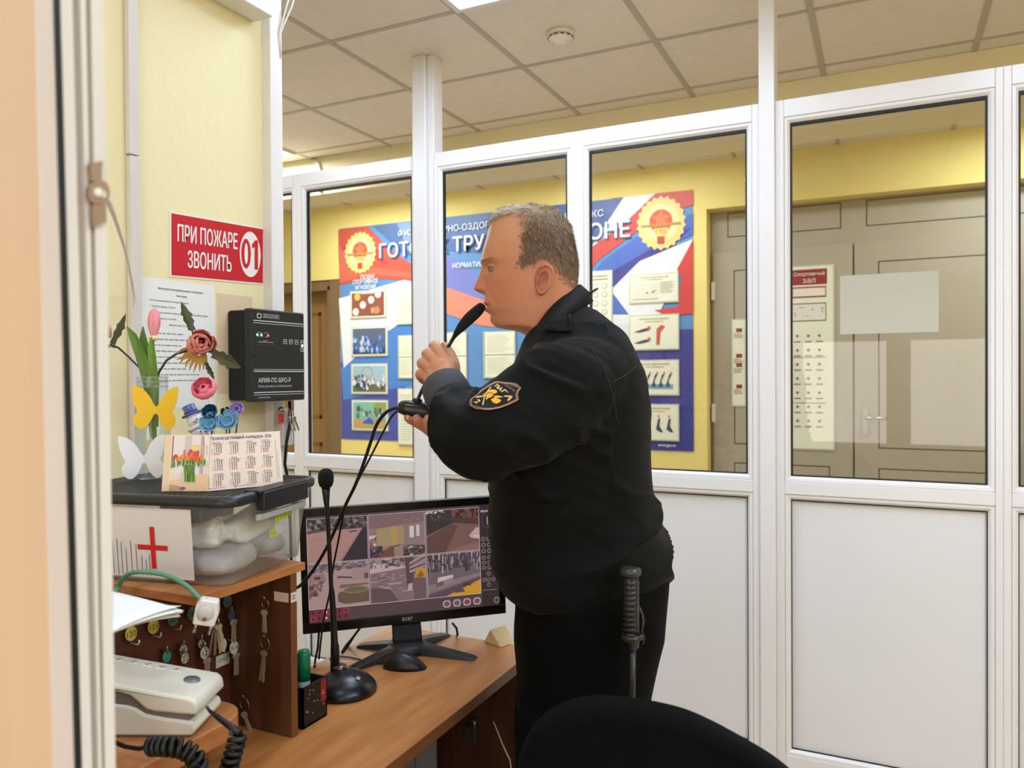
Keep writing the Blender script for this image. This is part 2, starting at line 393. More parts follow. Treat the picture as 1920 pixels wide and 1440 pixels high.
# ------------------------------------------------------------------ near door jamb (left edge of the picture)
def strip(XJ, t0, t1, b0, b1, depth, z0=.0, z1=2.12):
    """Upright strip on the plane X = XJ whose edges pass t0..t1 at the top of the frame and b0..b1 at its foot."""
    a0, a1, c0, c1 = on_x(t0, 0, XJ), on_x(t1, 0, XJ), on_x(b0, 1440, XJ), on_x(b1, 1440, XJ)
    ext = lambda p, q, z: p + (q-p)*((z-p.z)/(q.z-p.z))
    P = [ext(a0, c0, z0), ext(a1, c1, z0), ext(a1, c1, z1), ext(a0, c0, z1)]
    return P, [p+Vector((-depth, 0, 0)) for p in P]
def add_strip(b, *a):
    F, K = strip(*a); i = [b.vert(p) for p in F]; j = [b.vert(p) for p in K]
    b.face(i, False); b.face(j[::-1], False)
    for k in range(4): b.face((i[k], j[k], j[(k+1) % 4], i[(k+1) % 4]), False)
b = MB(); add_strip(b, -.50, -420, 64, -400, 99, .09); jw = struct(b.build('wall_doorway', m_peach))
b = MB(); add_strip(b, -.4995, 64, 102, 99, 142, .06); jf = struct(b.build('trim_4', mat('pinkish_pvc', (216, 202, 194), .45, var=.02), bevel=.001))
b = MB(); add_strip(b, -.4985, 101.5, 113, 141.5, 154, .04); b.build('gasket', m_gasket, jf)
b = MB(); add_strip(b, -.4995, 112, 136, 153, 173, .06); add_strip(b, -.4993, 150, 161, 184, 191, .05); add_strip(b, -.4990, 171, 194, 198, 217, .05); b.build('jamb_profile', m_greypvc, jf, bevel=.001)
b = MB(); add_strip(b, -.5015, 136, 150, 173, 184, .04); add_strip(b, -.5020, 161, 171, 191, 198, .04); b.build('profile_groove', mat('shaded_profile_groove', (168, 158, 150), .5), jf)  # groove strips coloured darker to stand in for shade in the recess
# keeper plate with screw on the jamb, and the cord that hangs from it
b = MB(); XK = -.4955
def kp(px, py, dx=0): return on_x(px, py, XK+dx)
b.poly([kp(167, 306), kp(190, 302), kp(188, 338), kp(170, 340)]); b.poly([kp(171, 385), kp(196, 378), kp(197, 418), kp(173, 424)])
ring = [kp(184+20*math.cos(t), 361+24*math.sin(t)) for t in [2*PI*i/14 for i in range(14)]]; b.poly(ring)
kpo = tag(b.build('keeper_plate', mat('tan_metal', (176, 150, 128), .4, metal=.5), solid=.003), 'small metal lock keeper plate screwed to the grey door jamb', 'lock plate')
b = MB(); c = kp(184, 361, .002); b.lathe([(.0005, .0022), (.0028, .002), (.0038, 0)], axis_frame(c, (1, -.3, 0)), 14); b.build('screw', m_white, kpo)
b = MB(); pts = []
for px, py, X in [(192, 364, -.493), (206, 385, -.62), (222, 430, -.95), (237, 480, -1.25), (249, 540, -1.44), (255, 590, -1.475), (256, 690, -1.478), (250, 800, -1.478)]: pts.append(on_x(px, py, X))
b.tube([tuple(q) for q in spline(pts, 5)], .0027, 8)
tag(b.build('white_cord', m_white), 'thin white cord running from the door jamb down the yellow wall', 'cord')

# ------------------------------------------------------------------ trunking, beam cable, ceiling fittings
y0, y1 = 1.158, 1.184; b = MB()
zj = on_x(243, 293, -1.49).z
b.box((-1.489, y0, zj+.0015), (-1.474, y1, CEIL)); b.box((-1.489, y0+.001, .75), (-1.4735, y1+.001, zj-.0015))
tag(b.build('cable_trunking', mat('trunking', (216, 206, 200), .4, var=.02), bevel=.002), 'white vertical cable trunking on the yellow wall by the door jamb', 'cable trunking')
b = MB(); b.tube([(-3.26, 3.872, CEIL-.01), (-3.205, 3.872, 2.745), (-3.192, 3.872, 2.70), (-3.192, 3.872, 2.56)], .010, 8)
tag(b.build('beam_cable_duct', m_white), 'thin white duct running down the corridor beam', 'cable duct')
def led_panel(x, y, lab, kx=1.0, ky=1.0):
    t = thing('ceiling_light', lab, 'ceiling light', (x, y, CEIL-.002), 'square ceiling light panels')
    b = MB(); r0, r1 = .295, .272
    for q in ((-r0*kx, -r0*ky, r0*kx, -r1*ky), (-r0*kx, r1*ky, r0*kx, r0*ky), (-r0*kx, -r1*ky, -r1*kx, r1*ky), (r1*kx, -r1*ky, r0*kx, r1*ky)): b.box((x+q[0], y+q[1], CEIL-.014), (x+q[2], y+q[3], CEIL-.005))
    for q in () and ((-r0, -r0, r0, -r1), (-r0, r1, r0, r0), (-r0, -r1, -r1, r1), (r1, -r1, r0, r1)): b.box((x+q[0], y+q[1], CEIL-.014), (x+q[2], y+q[3], CEIL-.005))
    b.build('frame', m_white, t, bevel=.002); adopt(t.children[-1], t)
    b = MB(); b.box((x-r1*kx, y-r1*ky, CEIL-.010), (x+r1*kx, y+r1*ky, CEIL-.006)); d = b.build('diffuser', m_led, t); adopt(d, t)
led_panel(-1.16, 2.27, 'glowing square ceiling light panel above the guard post, at the top edge of the picture')
led_panel(-3.57, 3.45, 'glowing ceiling light panel beyond the white partition, by the left corridor end')
led_panel(-.75, -.05, 'narrow unseen ceiling light panel added above the booth doorway', .48, .9)
led_panel(-2.97, 1.683, 'square unseen ceiling light panel added in the side room left of the yellow wall')
led_panel(-.557, 1.683, 'square ceiling light panel between the guard and the booth doorway')
led_panel(.650, 1.683, 'square ceiling light panel behind the head of the guard')
led_panel(1.856, .499, 'square unseen ceiling light panel added at the right end of the booth')
led_panel(1.856, -.685, 'square unseen ceiling light panel added behind the camera, by the wall')
c = on_z(1051, 60, CEIL); t = thing('smoke_detector', 'round white smoke detector on the tiled ceiling', 'smoke detector', c)
b = MB(); b.lathe([(.001, 0), (.052, 0), (.052, -.012), (.047, -.018), (.045, -.018)], frame(c, (1, 0, 0), (0, 1, 0)), 32); adopt(b.build('base', m_white, t), t)
b = MB(); b.lathe([(.044, -.018), (.050, -.022), (.050, -.028), (.042, -.036), (.026, -.040), (.022, -.048), (.001, -.049)], frame(c, (1, 0, 0), (0, 1, 0)), 32); adopt(b.build('sensing_head', m_white, t), t)
b = MB()
for k in range(12):
    a = 2*PI*k/12; q = c+Vector((.0495*math.cos(a), .0495*math.sin(a), -.0255)); b.box((-.008, -.002, -.0025), (.008, .0022, .0025), frame(q, (-math.sin(a), math.cos(a), 0), (math.cos(a), math.sin(a), 0)))
adopt(b.build('vent_slot', m_dark, t), t)
# ------------------------------------------------------------------ banner and papers on the corridor wall
m_print = mat_print('printed_sheet', .5); m_banner = mat_print('banner_vinyl', .38, spec=.4)
WHT = (238, 238, 236)
def wall_frame_y(px, py, Y): return frame(on_y(px, py, Y), (1, 0, 0), (0, 0, 1))
BX0, BX1, BZ0, BZ1 = -3.985, -1.127, .90, 2.605
bw, bh = BX1-BX0, BZ1-BZ0
bt = thing('sports_banner', 'large red, white and blue sports banner on the yellow corridor wall', 'banner', (BX0, 5.066, BZ0))
S = Sheet(frame((BX0, 5.066, BZ0), (1, 0, 0), (0, 0, 1)), .0009)
S.fade = .14  # greys the inks to imitate the haze of reflections in the panes
bu = lambda px, py: ((on_y(px, py, 5.07).x-BX0), (on_y(px, py, 5.07).z-BZ0))
def bp(pts, c, k): S.poly([bu(*p) for p in pts], c, k)
S.rect(0, 0, bw, bh, (78, 134, 198), 0)
S.rect(0, 0, .62, .62, (54, 66, 160), 1); S.rect(bw-.62, 0, bw, .8, (44, 44, 138), 1)
bp([(636, 560), (775, 520), (830, 560), (760, 600), (700, 640), (645, 690)], (236, 240, 242), 2)
bp([(640, 690), (740, 610), (775, 590), (775, 720), (645, 750)], (58, 122, 204), 1)
bp([(635, 431), (690, 424), (735, 470), (780, 500), (830, 540), (760, 525), (690, 522), (638, 535)], (200, 70, 54), 3)
bp([(635, 460), (690, 500), (776, 512), (776, 522), (690, 514), (638, 530)], (214, 92, 70), 4)
bp([(640, 470), (665, 440), (700, 455), (730, 500), (690, 480)], (196, 46, 44), 4)
bp([(700, 424), (830, 409), (960, 395), (1130, 375), (1100, 470), (960, 480), (830, 470), (760, 480)], (52, 92, 158), 2)
bp([(745, 419), (775, 416), (775, 470), (765, 470)], (110, 146, 206), 3)
bp([(828, 470), (900, 520), (985, 610), (900, 580), (828, 540)], (110, 116, 196), 3)
bp([(828, 535), (900, 560), (990, 600), (990, 620), (900, 610), (828, 585)], (226, 128, 104), 4)
bp([(1100, 385), (1150, 372), (1190, 368), (1120, 460), (1085, 490)], (60, 80, 150), 3)
bp([(1170, 370), (1230, 363), (1160, 440), (1105, 470)], (226, 226, 230), 4)
bp([(1230, 363), (1300, 356), (1300, 385), (1250, 400), (1200, 430), (1120, 490), (1100, 520), (1100, 470), (1165, 425)], (202, 56, 54), 5)
bp([(1300, 400), (1300, 440), (1230, 470), (1170, 500), (1110, 520), (1130, 490), (1200, 440)], (58, 92, 190), 4)
bp([(1300, 425), (1250, 450), (1130, 520), (1105, 550), (1180, 530), (1240, 480)], (46, 44, 140), 5)
bp([(1300, 448), (1275, 500), (1250, 560), (1230, 600), (1150, 610), (1150, 540), (1200, 490)], (236, 238, 240), 5)
bp([(1300, 450), (1270, 505), (1278, 520), (1272, 575), (1228, 582), (1250, 592), (1300, 588)], (212, 52, 48), 6)
bp([(1150, 550), (1180, 590), (1150, 590)], (60, 96, 190), 6)
bp([(1100, 560), (1150, 548), (1240, 580), (1240, 640), (1100, 660)], (222, 228, 232), 4)
def gto(px, py, r, k):
    u, v = bu(px, py)
    n = 44; S.poly([(u+(r if i % 2 else r*.90)*math.cos(2*PI*i/n), v+(r if i % 2 else r*.90)*math.sin(2*PI*i/n)*1.08) for i in range(n)], (232, 206, 122), k)
    S.disc(u, v+.02*r, r*.74, (236, 218, 156), k+1); S.disc(u, v+.08*r, r*.46, (214, 74, 48), k+2)
    S.poly([(u+(r*.40 if i % 2 else r*.18)*math.sin(2*PI*i/10+PI/5), v+.15*r+(r*.40 if i % 2 else r*.18)*math.cos(2*PI*i/10+PI/5)) for i in range(10)], (236, 110, 70), k+3)
    S.rect(u-r*.8, v-.12*r, u+r*.8, v-.02*r, (180, 130, 60), k+3)
    S.poly([(u-.3*r, v-.2*r), (u+.3*r, v-.2*r), (u+.22*r, v-.45*r), (u+.1*r, v-.75*r), (u-.1*r, v-.75*r), (u-.22*r, v-.45*r)], (240, 206, 110), k+4)
    S.text('ГТО', u, v-.42*r, .16*r, (190, 60, 40), k+5, align='c', bold=.02)
    S.rect(u-.14*r, v-.8*r, u+.14*r, v-.52*r, (190, 60, 46), k+5)
gto(677, 474, .158, 8); gto(1240, 419, .168, 8)
def btext(t, pa, pb, h, c=WHT, k=16, bold=.02):
    (u0, v0), (u1, v1) = bu(*pa), bu(*pb); S.text(t, u0, v0, h, c, k, w=u1-u0, bold=bold)
btext('ФИЗКУЛЬТУРНО-ОЗДОРОВИТЕЛЬНЫЙ КОМПЛЕКС', (749, 447), (1133, 410), .072, (214, 224, 236))
btext('ГОТОВ К ТРУДУ И ОБОРОНЕ', (716, 492), (1184, 454), .135, (60, 84, 140), 14, .045)
btext('ГОТОВ К ТРУДУ И ОБОРОНЕ', (714, 490), (1182, 452), .135, (244, 244, 244), 16, .02)
btext('НОРМАТИВЫ ИСПЫТАНИЙ', (851, 504), (990, 490), .05)
btext('ЛОВИ', (678, 524), (704, 523), .034); btext('СПОРТИВНОЕ', (664, 534), (711, 533), .036); btext('МГНОВЕНИЕ', (669, 544), (708, 543), .036)
btext('www.gto.ru', (1235, 838), (1268, 838), .022)
S.mb.build('printed_sheet', m_banner, bt)
def pocket(px0, py0, px1, py1, lab, draw, cat='paper', group=None, Y=5.055, name='information_sheet'):
    a, c = on_y(px0, py1, Y), on_y(px1, py0, Y); w, h = c.x-a.x, c.z-a.z
    T = Sheet(frame((a.x, Y, a.z), (1, 0, 0), (0, 0, 1)), .0006)
    b = T.mb; b.c = lin((200, 204, 186)); b.box((a.x-.008, Y+.001, a.z-.008), (c.x+.008, Y+.006, c.z+.008))
    T.rect(0, 0, w, h, (236, 234, 214), 1); draw(T, w, h)
    return tag(b.build(name, m_print), lab, cat, group)
def blobs(T, w, h, cols, n, seed, u0=0, v0=0, u1=1, v1=1, s=.05, k=3, tall=1.6):
    R = random.Random(seed)
    for i in range(n):
        u, v, q = w*R.uniform(u0, u1), h*R.uniform(v0, v1), R.uniform(.5, 1)*s*w
        u = min(max(u, q), w-q); v = min(max(v, q*tall), h-q*tall)
        T.disc(u, v, q, R.choice(cols), k+i % 4, n=8, rv=q*tall)
def photo_rings(T, w, h):
    T.rect(.01, .01, w-.01, h-.01, (150, 84, 70), 2)
    for u, v, c in ((.2, .8, (230, 180, 80)), (.8, .86, (220, 220, 215)), (.6, .66, (226, 226, 216)), (.36, .48, (226, 226, 216)), (.15, .22, (226, 226, 216)), (.76, .25, (196, 140, 90))): T.disc(u*w, v*h, .09*w, c, 4)
    T.rect(.55*w, .05*h, .9*w, .1*h, (120, 60, 50), 4); T.rect(.3*w, .9*h, .7*w, .94*h, (220, 200, 190), 4); T.rect(.60*w, .14*h, .68*w, .36*h, (220, 160, 110), 5)
def photo_blue(T, w, h):
    T.rect(.01, .01, w-.01, h-.01, (92, 104, 130), 2); T.rect(.01, .01, w-.01, .2*h, (60, 74, 84), 3)
    blobs(T, w, h, [(60, 110, 200), (110, 160, 225), (190, 205, 230), (210, 200, 200), (50, 84, 160)], 60, 3, 0.05, .12, .95, .62, .045, 4)
def photo_team(T, w, h):
    T.rect(.01, .01, w-.01, h-.01, (160, 190, 200), 2); T.rect(.01, .01, w-.01, .32*h, (96, 110, 84), 3); T.disc(.45*w, .68*h, .17*w, (140, 160, 160), 3); T.disc(.45*w, .68*h, .14*w, (166, 190, 196), 4)
    blobs(T, w, h, [(236, 236, 240), (60, 70, 84), (190, 160, 140), (40, 60, 90), (210, 215, 230)], 50, 5, .05, .15, .95, .6, .045, 5)
def photo_hall(T, w, h):
    T.rect(.01, .01, w-.01, h-.01, (130, 190, 170), 2); T.rect(.01, .01, w-.01, .36*h, (190, 160, 100), 3); T.rect(.62*w, .55*h, .98*w, .95*h, (150, 160, 90), 3)
    T.poly([(.3*w, .22*h), (.45*w, .55*h), (.6*w, .3*h), (.62*w, .2*h)], (60, 100, 180), 5); T.poly([(.36*w, .3*h), (.47*w, .58*h), (.54*w, .4*h), (.47*w, .45*h)], (226, 226, 220), 6)
    blobs(T, w, h, [(90, 110, 120), (150, 160, 170), (200, 210, 200), (80, 90, 100)], 24, 9, .05, .4, .9, .75, .05, 4)
for q, d, lab in (((658, 544, 722, 596), photo_rings, 'brown pinned photo of medals, topmost in the banner photo column'), ((660, 612, 725, 667), photo_blue, 'pinned photo of a crowd in blue on the banner'),
                  ((660, 683, 725, 737), photo_team, 'pinned team photo with white shirts on the banner'), ((661, 752, 726, 805), photo_hall, 'greenish pinned sports hall photo, lowest in the banner photo column')):
    pocket(*q, lab, d, 'photo', 'pinned photos on the sports banner', name='pinned_photo')
def doc_lines(seed, split=False):
    def d(T, w, h):
        if split:
            T.rect(.0, .485*h, w, .505*h, (120, 150, 110), 2); T.rect(0, 0, .03*w, h, (150, 180, 130), 2)
            T.lines(.1*w, .9*w, .55*h, .95*h, 12, (214, 214, 196), 3, seed=seed, fill=.3); T.lines(.1*w, .9*w, .06*h, .45*h, 12, (214, 214, 196), 3, seed=seed+1, fill=.3)
        else: T.lines(.1*w, .9*w, .06*h, .92*h, 18, (196, 198, 184), 3, seed=seed, fill=.3)
    return d
def diagram(T, w, h):
    T.lines(.1*w, .9*w, .84*h, .95*h, 2, (150, 150, 130), 3, seed=4)
    for j in range(5):
        for i in range(2): T.disc((.3+.4*i)*w, (.15+.15*j)*h, .12*w, (110, 124, 150), 3, 14); T.disc((.3+.4*i)*w, (.15+.15*j)*h, .10*w, (236, 234, 214), 4, 14)
def exercise(kind):
    def d(T, w, h):
        T.text('ТЕХНИКА ВЫПОЛНЕНИЯ', .5*w, .88*h, .05*h, (176, 150, 40), 3, w=.62*w, align='c', bold=.02); T.text('упражнения', .5*w, .79*h, .05*h, (176, 150, 40), 3, w=.4*w, align='c')
        skin = [(204, 96, 80), (214, 130, 110)]; kit = (70, 74, 96)
        if kind == 0:
            T.rect(.05*w, .1*h, .6*w, .7*h, (226, 224, 206), 3); T.rect(.05*w, .1*h, .6*w, .115*h, (150, 150, 130), 4); T.disc(.36*w, .34*h, .02*w, (120, 110, 90), 4); T.poly([(.45*w, .35*h), (.56*w, .45*h), (.5*w, .33*h)], (120, 110, 90), 4); T.lines(.64*w, .95*w, .3*h, .74*h, 8, (180, 176, 150), 3, seed=3)
        elif kind == 1:
            for y in (.52, .18):
                T.poly([(.08*w, y*h), (.3*w, (y+.10)*h), (.42*w, (y+.12)*h), (.40*w, (y+.04)*h), (.2*w, (y-.02)*h)], kit, 4); T.disc(.40*w, (y+.12)*h, .035*w, skin[0], 5)
            T.poly([(.55*w, .12*h), (.62*w, .12*h), (.64*w, .5*h), (.74*w, .66*h), (.66*w, .72*h), (.56*w, .6*h)], skin[0], 4)
        elif kind == 2:
            T.rect(.05*w, .16*h, .9*w, .3*h, (110, 170, 190), 3)
            for i in range(5): T.poly([((.14+.15*i)*w, .22*h), ((.22+.15*i)*w, .6*h), ((.27+.15*i)*w, .6*h), ((.2+.15*i)*w, .4*h), ((.24+.15*i)*w, .22*h)], kit, 4); T.disc((.26+.15*i)*w, .64*h, .022*w, skin[1], 5)
        else:
            T.rect(.14*w, .08*h, .24*w, .6*h, skin[1], 3); T.rect(.05*w, .06*h, .34*w, .14*h, skin[0], 4)
            for x, y in ((.5, .3), (.74, .3)): T.poly([(x*w, y*h), ((x+.05)*w, (y+.3)*h), ((x+.1)*w, (y+.32)*h), ((x+.08)*w, (y+.1)*h), ((x+.16)*w, (y-.08)*h), ((x+.1)*w, (y-.08)*h)], kit, 4); T.disc((x+.06)*w, (y+.38)*h, .025*w, skin[1], 5)
    return d
g = 'papers in the pockets of the sports banner'
pocket(745, 531, 776, 607, 'paper pocket of small text, uppermost right of the banner photos', doc_lines(1), group=g)
pocket(748, 630, 777, 708, 'split paper pocket right of the blue crowd photo', doc_lines(3, True), group=g)
pocket(748, 730, 780, 832, 'long paper pocket low on the banner, beside the lower photos', doc_lines(5), group=g)
pocket(815, 624, 873, 710, 'pale paper pocket just above the raised hands', doc_lines(7, True), group=g)
pocket(908, 622, 964, 707, 'pale paper pocket below the chin of the guard', doc_lines(9, True), group=g)
pocket(1105, 508, 1146, 618, 'sheet of ring diagrams behind the jacket collar', diagram, group=g)
for q, k, lab in (((1182, 512, 1270, 568), 0, 'exercise sheet with a framed box, top right on the banner'), ((1182, 590, 1271, 655), 1, 'exercise sheet with red figures above the row-of-runners sheet'),
                  ((1184, 676, 1271, 739), 2, 'exercise sheet with a row of runners on a blue strip'), ((1190, 760, 1271, 823), 3, 'exercise sheet with two jumpers, lowest on the banner')):
    pocket(*q, lab, exercise(k), group=g)
# evacuation plan on the corridor door and a sheet on the glass
def plan(T, w, h):
    T.rect(.02*w, .90*h, .86*w, .985*h, (150, 40, 40), 2); T.text('Спортивный', .44*w, .945*h, .026*h, (236, 220, 214), 3, align='c', bold=.02); T.text('зал', .44*w, .91*h, .024*h, (236, 220, 214), 3, align='c', bold=.02)
    for q in ((.04, .83, .84, .89),): T.rect(q[0]*w, q[1]*h, q[2]*w, q[3]*h, (150, 60, 60), 3); T.rect((q[0]+.02)*w, (q[1]+.008)*h, (q[2]-.02)*w, (q[3]-.008)*h, (236, 226, 214), 4)
    R = random.Random(5)
    T.rect(.03*w, .70*h, .84*w, .80*h, (120, 110, 100), 3); T.rect(.05*w, .706*h, .82*w, .794*h, (232, 224, 212), 4)
    for i in range(16): u = .06*w+.7*w*R.random(); v = h*R.uniform(.71, .78); T.rect(u, v, u+.006*w+.05*w*R.random(), v+.004*h, (110, 100, 95), 5)
    for j in range(7):
        for i in range(3): T.disc((.16+.26*i)*w, (.62-.078*j)*h, .035*w, (150, 110, 96), 3, 12); T.rect((.08+.26*i)*w, (.585-.078*j)*h, (.24+.26*i)*w, (.592-.078*j)*h, (150, 140, 128), 3)
    T.rect(0, .5*h, .84*w, .503*h, (130, 120, 110), 3); T.rect(0, .25*h, .84*w, .253*h, (130, 120, 110), 3)
pocket(1483, 497, 1562, 840, 'tall evacuation poster with a dark red heading on the white corridor door', plan, 'poster', Y=YD-.036, name='door_poster')
def side_signs(T, w, h):
    for z in (.86, .56, .45, .2): T.rect(.3*w, z*h, .8*w, (z+.045)*h, (146, 70, 62), 2); T.lines(.1*w, .9*w, (z-.07)*h, (z-.01)*h, 3, (140, 130, 116), 3, seed=int(z*100))
pocket(1374, 600, 1396, 760, 'narrow strip of small red signs on the left door leaf', side_signs, 'poster', Y=YD-.036, name='door_poster')
a, c2 = on_y(1575, 627, YP+.034), on_y(1760, 507, YP+.034)
T = Sheet(frame((a.x, YP+.0335, a.z), (1, 0, 0), (0, 0, 1)), -.0003); w, h = c2.x-a.x, c2.z-a.z
T.rect(0, 0, w, h, (248, 252, 252), 1)
m_thin = mat('thin_paper', (240, 244, 244), .8, var=.01); _nt = m_thin.node_tree; _tr = _nt.nodes.new('ShaderNodeBsdfTranslucent'); _tr.inputs[0].default_value = (.9, .92, .92, 1); _ms = _nt.nodes.new('ShaderNodeMixShader'); _ms.inputs[0].default_value = .6
_o = _nt.nodes['Material Output']; _nt.links.new(_nt.nodes['Principled BSDF'].outputs[0], _ms.inputs[1]); _nt.links.new(_tr.outputs[0], _ms.inputs[2]); _nt.links.new(_ms.outputs[0], _o.inputs['Surface'])
tag(T.mb.build('notice_sheet', m_thin), 'white sheet of paper stuck to the outer side of the large right pane', 'paper')

# ------------------------------------------------------------------ desk and what stands under it
m_desk = mat('desk_wood', (204, 138, 76), .34, c2=(176, 110, 56), scale=5, stretch=(7, 1.1, 7), bump=.03, bscale=40)
m_shelfw = mat('orange_wood', (196, 130, 76), .42, c2=(168, 104, 56), scale=6, stretch=(7, 1.1, 7))
m_dwood = mat('dark_brown_wood', (96, 56, 30), .5, c2=(70, 38, 20), scale=6, stretch=(6, 6, 1))
m_redwood = mat('red_brown_wood', (92, 44, 26), .6, c2=(70, 32, 20), scale=6, stretch=(6, 1, 6))
m_edge = mat('edge_band', (126, 78, 42), .45, var=.08)
desk = thing('desk', 'brown wooden desk with a monitor, below the yellow wall', 'desk', (-.95, 1.0, 0))
DX0, DX1, DY1 = -1.166, -.75, 1.685
b = MB(); b.box((DX0, .45, .728), (DX1-.002, DY1, .75)); b.build('desktop', m_desk, desk, bevel=.0015)
b = MB(); b.box((DX1-.002, .45, .727), (DX1, DY1, .7495)); b.build('edge_band', m_edge, desk)
b = MB(); b.box((DX0+.02, 1.655, 0), (DX1-.015, 1.673, .728)); b.build('side_panel', m_dwood, desk)
b = MB(); b.box((DX0+.02, .47, 0), (DX1-.02, .488, .728)); b.build('side_panel', m_dwood, desk)
b = MB(); b.box((DX0+.02, .49, .30), (DX0+.036, 1.655, .727)); b.build('back_panel', m_dwood, desk)
b = MB(); b.box((-1.14, 1.03, 0), (-.83, 1.36, .70))
cab = tag(b.build('under_desk_cabinet', mat('dark_grey_metal', (66, 64, 64), .45, var=.05), bevel=.004), 'dark grey cabinet standing under the desk top', 'cabinet')
b = MB(); [b.box((-.832, 1.04+i*.078, .04), (-.826, 1.112+i*.078, .68)) for i in range(4)]; b.build('door_slat', mat('grey_metal', (84, 80, 78), .4), cab, bevel=.002)
lk = on_y(890, 1352, 1.65); b = MB(); b.tube([lk+Vector((0, .004, 0)), lk+Vector((0, -.02, 0))], .009, 12); b.box((lk.x-.012, lk.y-.03, lk.z-.05), (lk.x+.012, lk.y-.012, lk.z-.005)); b.build('lock', m_steel, desk)
b = MB(); b.tube([on_y(925, 1352, 1.652), on_y(942, 1395, 1.65), on_y(956, 1425, 1.65), on_y(961, 1460, 1.65)], .0018, 6); tag(b.build('thin_cord', m_white), 'thin pale cord hanging on the dark desk side panel', 'cord')
b = MB()
for k in range(9): o = rnd.uniform(-.012, .012); b.box((-1.02+o, 1.76+o, .40+k*.022), (-.70+o, 1.97+o, .42+k*.022))
box = MB(); box.box((-1.03, 1.74, 0), (-.69, 1.98, .398)); tag(box.build('carton', mat('carton', (176, 140, 100), .8, var=.06), bevel=.003), 'brown carton on the floor behind the end of the desk', 'carton')
tag(b.build('magazine_stack', mat('magazine_edges', (206, 200, 194), .7, c2=(90, 86, 90), scale=60, stretch=(1, 1, 4))), 'stack of magazines on the carton behind the desk end', 'magazines')
p0 = on_z(908, 1203, .751); b = MB(); fr = frame(p0, (.94, -.34, 0), (.34, .94, 0))
b.prism([(0, 0), (.058, 0), (.022, .034)], .05, fr @ Matrix.Rotation(PI/2, 4, 'X') @ Matrix.Translation((0, 0, -.05)))
tag(b.build('folded_card', mat('card', (214, 184, 140), .8)), 'folded piece of tan card on the far edge of the desk', 'card')

# ------------------------------------------------------------------ key cabinet
kc = thing('key_cabinet', 'brown wooden key cabinet on the desk under the plastic storage box', 'key cabinet', (-1.04, .95, .75))
XA, YB, ZT = -1.114, 1.077, 1.046
b = MB(); b.box((XA-.016, .40, .75), (XA, YB, ZT)); b.build('back_panel', m_redwood, kc)
b = MB(); b.box((XA-.016, YB, .75), (-.964, YB+.0155, ZT)); b.build('side_panel', m_dwood, kc, bevel=.001)
b = MB(); b.box((-.9645, YB, .752), (-.9632, YB+.0155, ZT)); b.build('edge_band', m_edge, kc)
b = MB(); b.box((-1.36, .866, ZT), (-.962, 1.115, ZT+.0145)); b.build('top_board', m_shelfw, kc, bevel=.001)
b = MB(); b.box((-1.34, .40, .0), (-1.325, 1.09, ZT)); b.build('rear_panel', m_dwood, kc)
ZTT = ZT+.0145
T = Sheet(frame(on_y(514, 1126, YB-.0006), (1, 0, 0), (0, 0, 1)), -.0003); T.rect(0, 0, .034, .017, (236, 206, 190), 0)
T.mb.build('sticker', m_print, kc)
T = Sheet(frame((-.9630, YB, on_y(514, 1126, YB).z), (0, 1, 0), (0, 0, 1)), .0002); T.rect(0, 0, .0155, .018, (236, 226, 216), 0); T.lines(.003, .013, .004, .014, 2, (90, 84, 84), 1, ragged=.2); T.mb.build('sticker', m_print, kc)
T = Sheet(frame(on_x(405, 1254, XA+.001), (0, 1, 0), (0, 0, 1)), .0004); T.rect(0, 0, .095, .022, (206, 204, 184), 0); T.text('Спорт.', .006, .007, .009, (50, 50, 60), 1); T.text('зал 1 эт.', .046, .007, .010, (50, 50, 60), 1)
T.mb.build('paper_label', m_print, kc)
m_key = mat('key_metal', (206, 196, 178), .42, metal=.8, var=.08)
def add_ring(b, c, r, n, rt=.0007):
    fr = axis_frame(c, n); b.tube([fr @ Vector((r*math.cos(2*PI*i/20), r*math.sin(2*PI*i/20), 0)) for i in range(20)], rt, 6, False, True)
def add_key(b, top, dn, sd, L=.05):
    """Flat key: bow, shank, bit; hangs along dn, its flat across sd."""
    dn = Vector(dn).normalized(); sd = Vector(sd); sd = (sd-dn*sd.dot(dn)).normalized()
    fr = frame(top, sd, -dn); w = .0046
    b.prism([(w*1.35*math.cos(2*PI*i/12), -w*1.2+w*1.2*math.sin(2*PI*i/12)) for i in range(12)], .0018, fr)
    b.prism([(-.0024, -L), (.0010, -L), (.0026, -L*.93), (.0017, -L*.85), (.0029, -L*.78), (.0017, -L*.70), (.0029, -L*.62), (.0026, -L*.2), (-.0024, -L*.2)], .0016, fr)
TAGC = {'y': (206, 176, 76), 'b': (84, 118, 138), 'w': (206, 200, 184), 'p': (190, 160, 140), 't': (70, 140, 132), 'd': (60, 84, 96)}
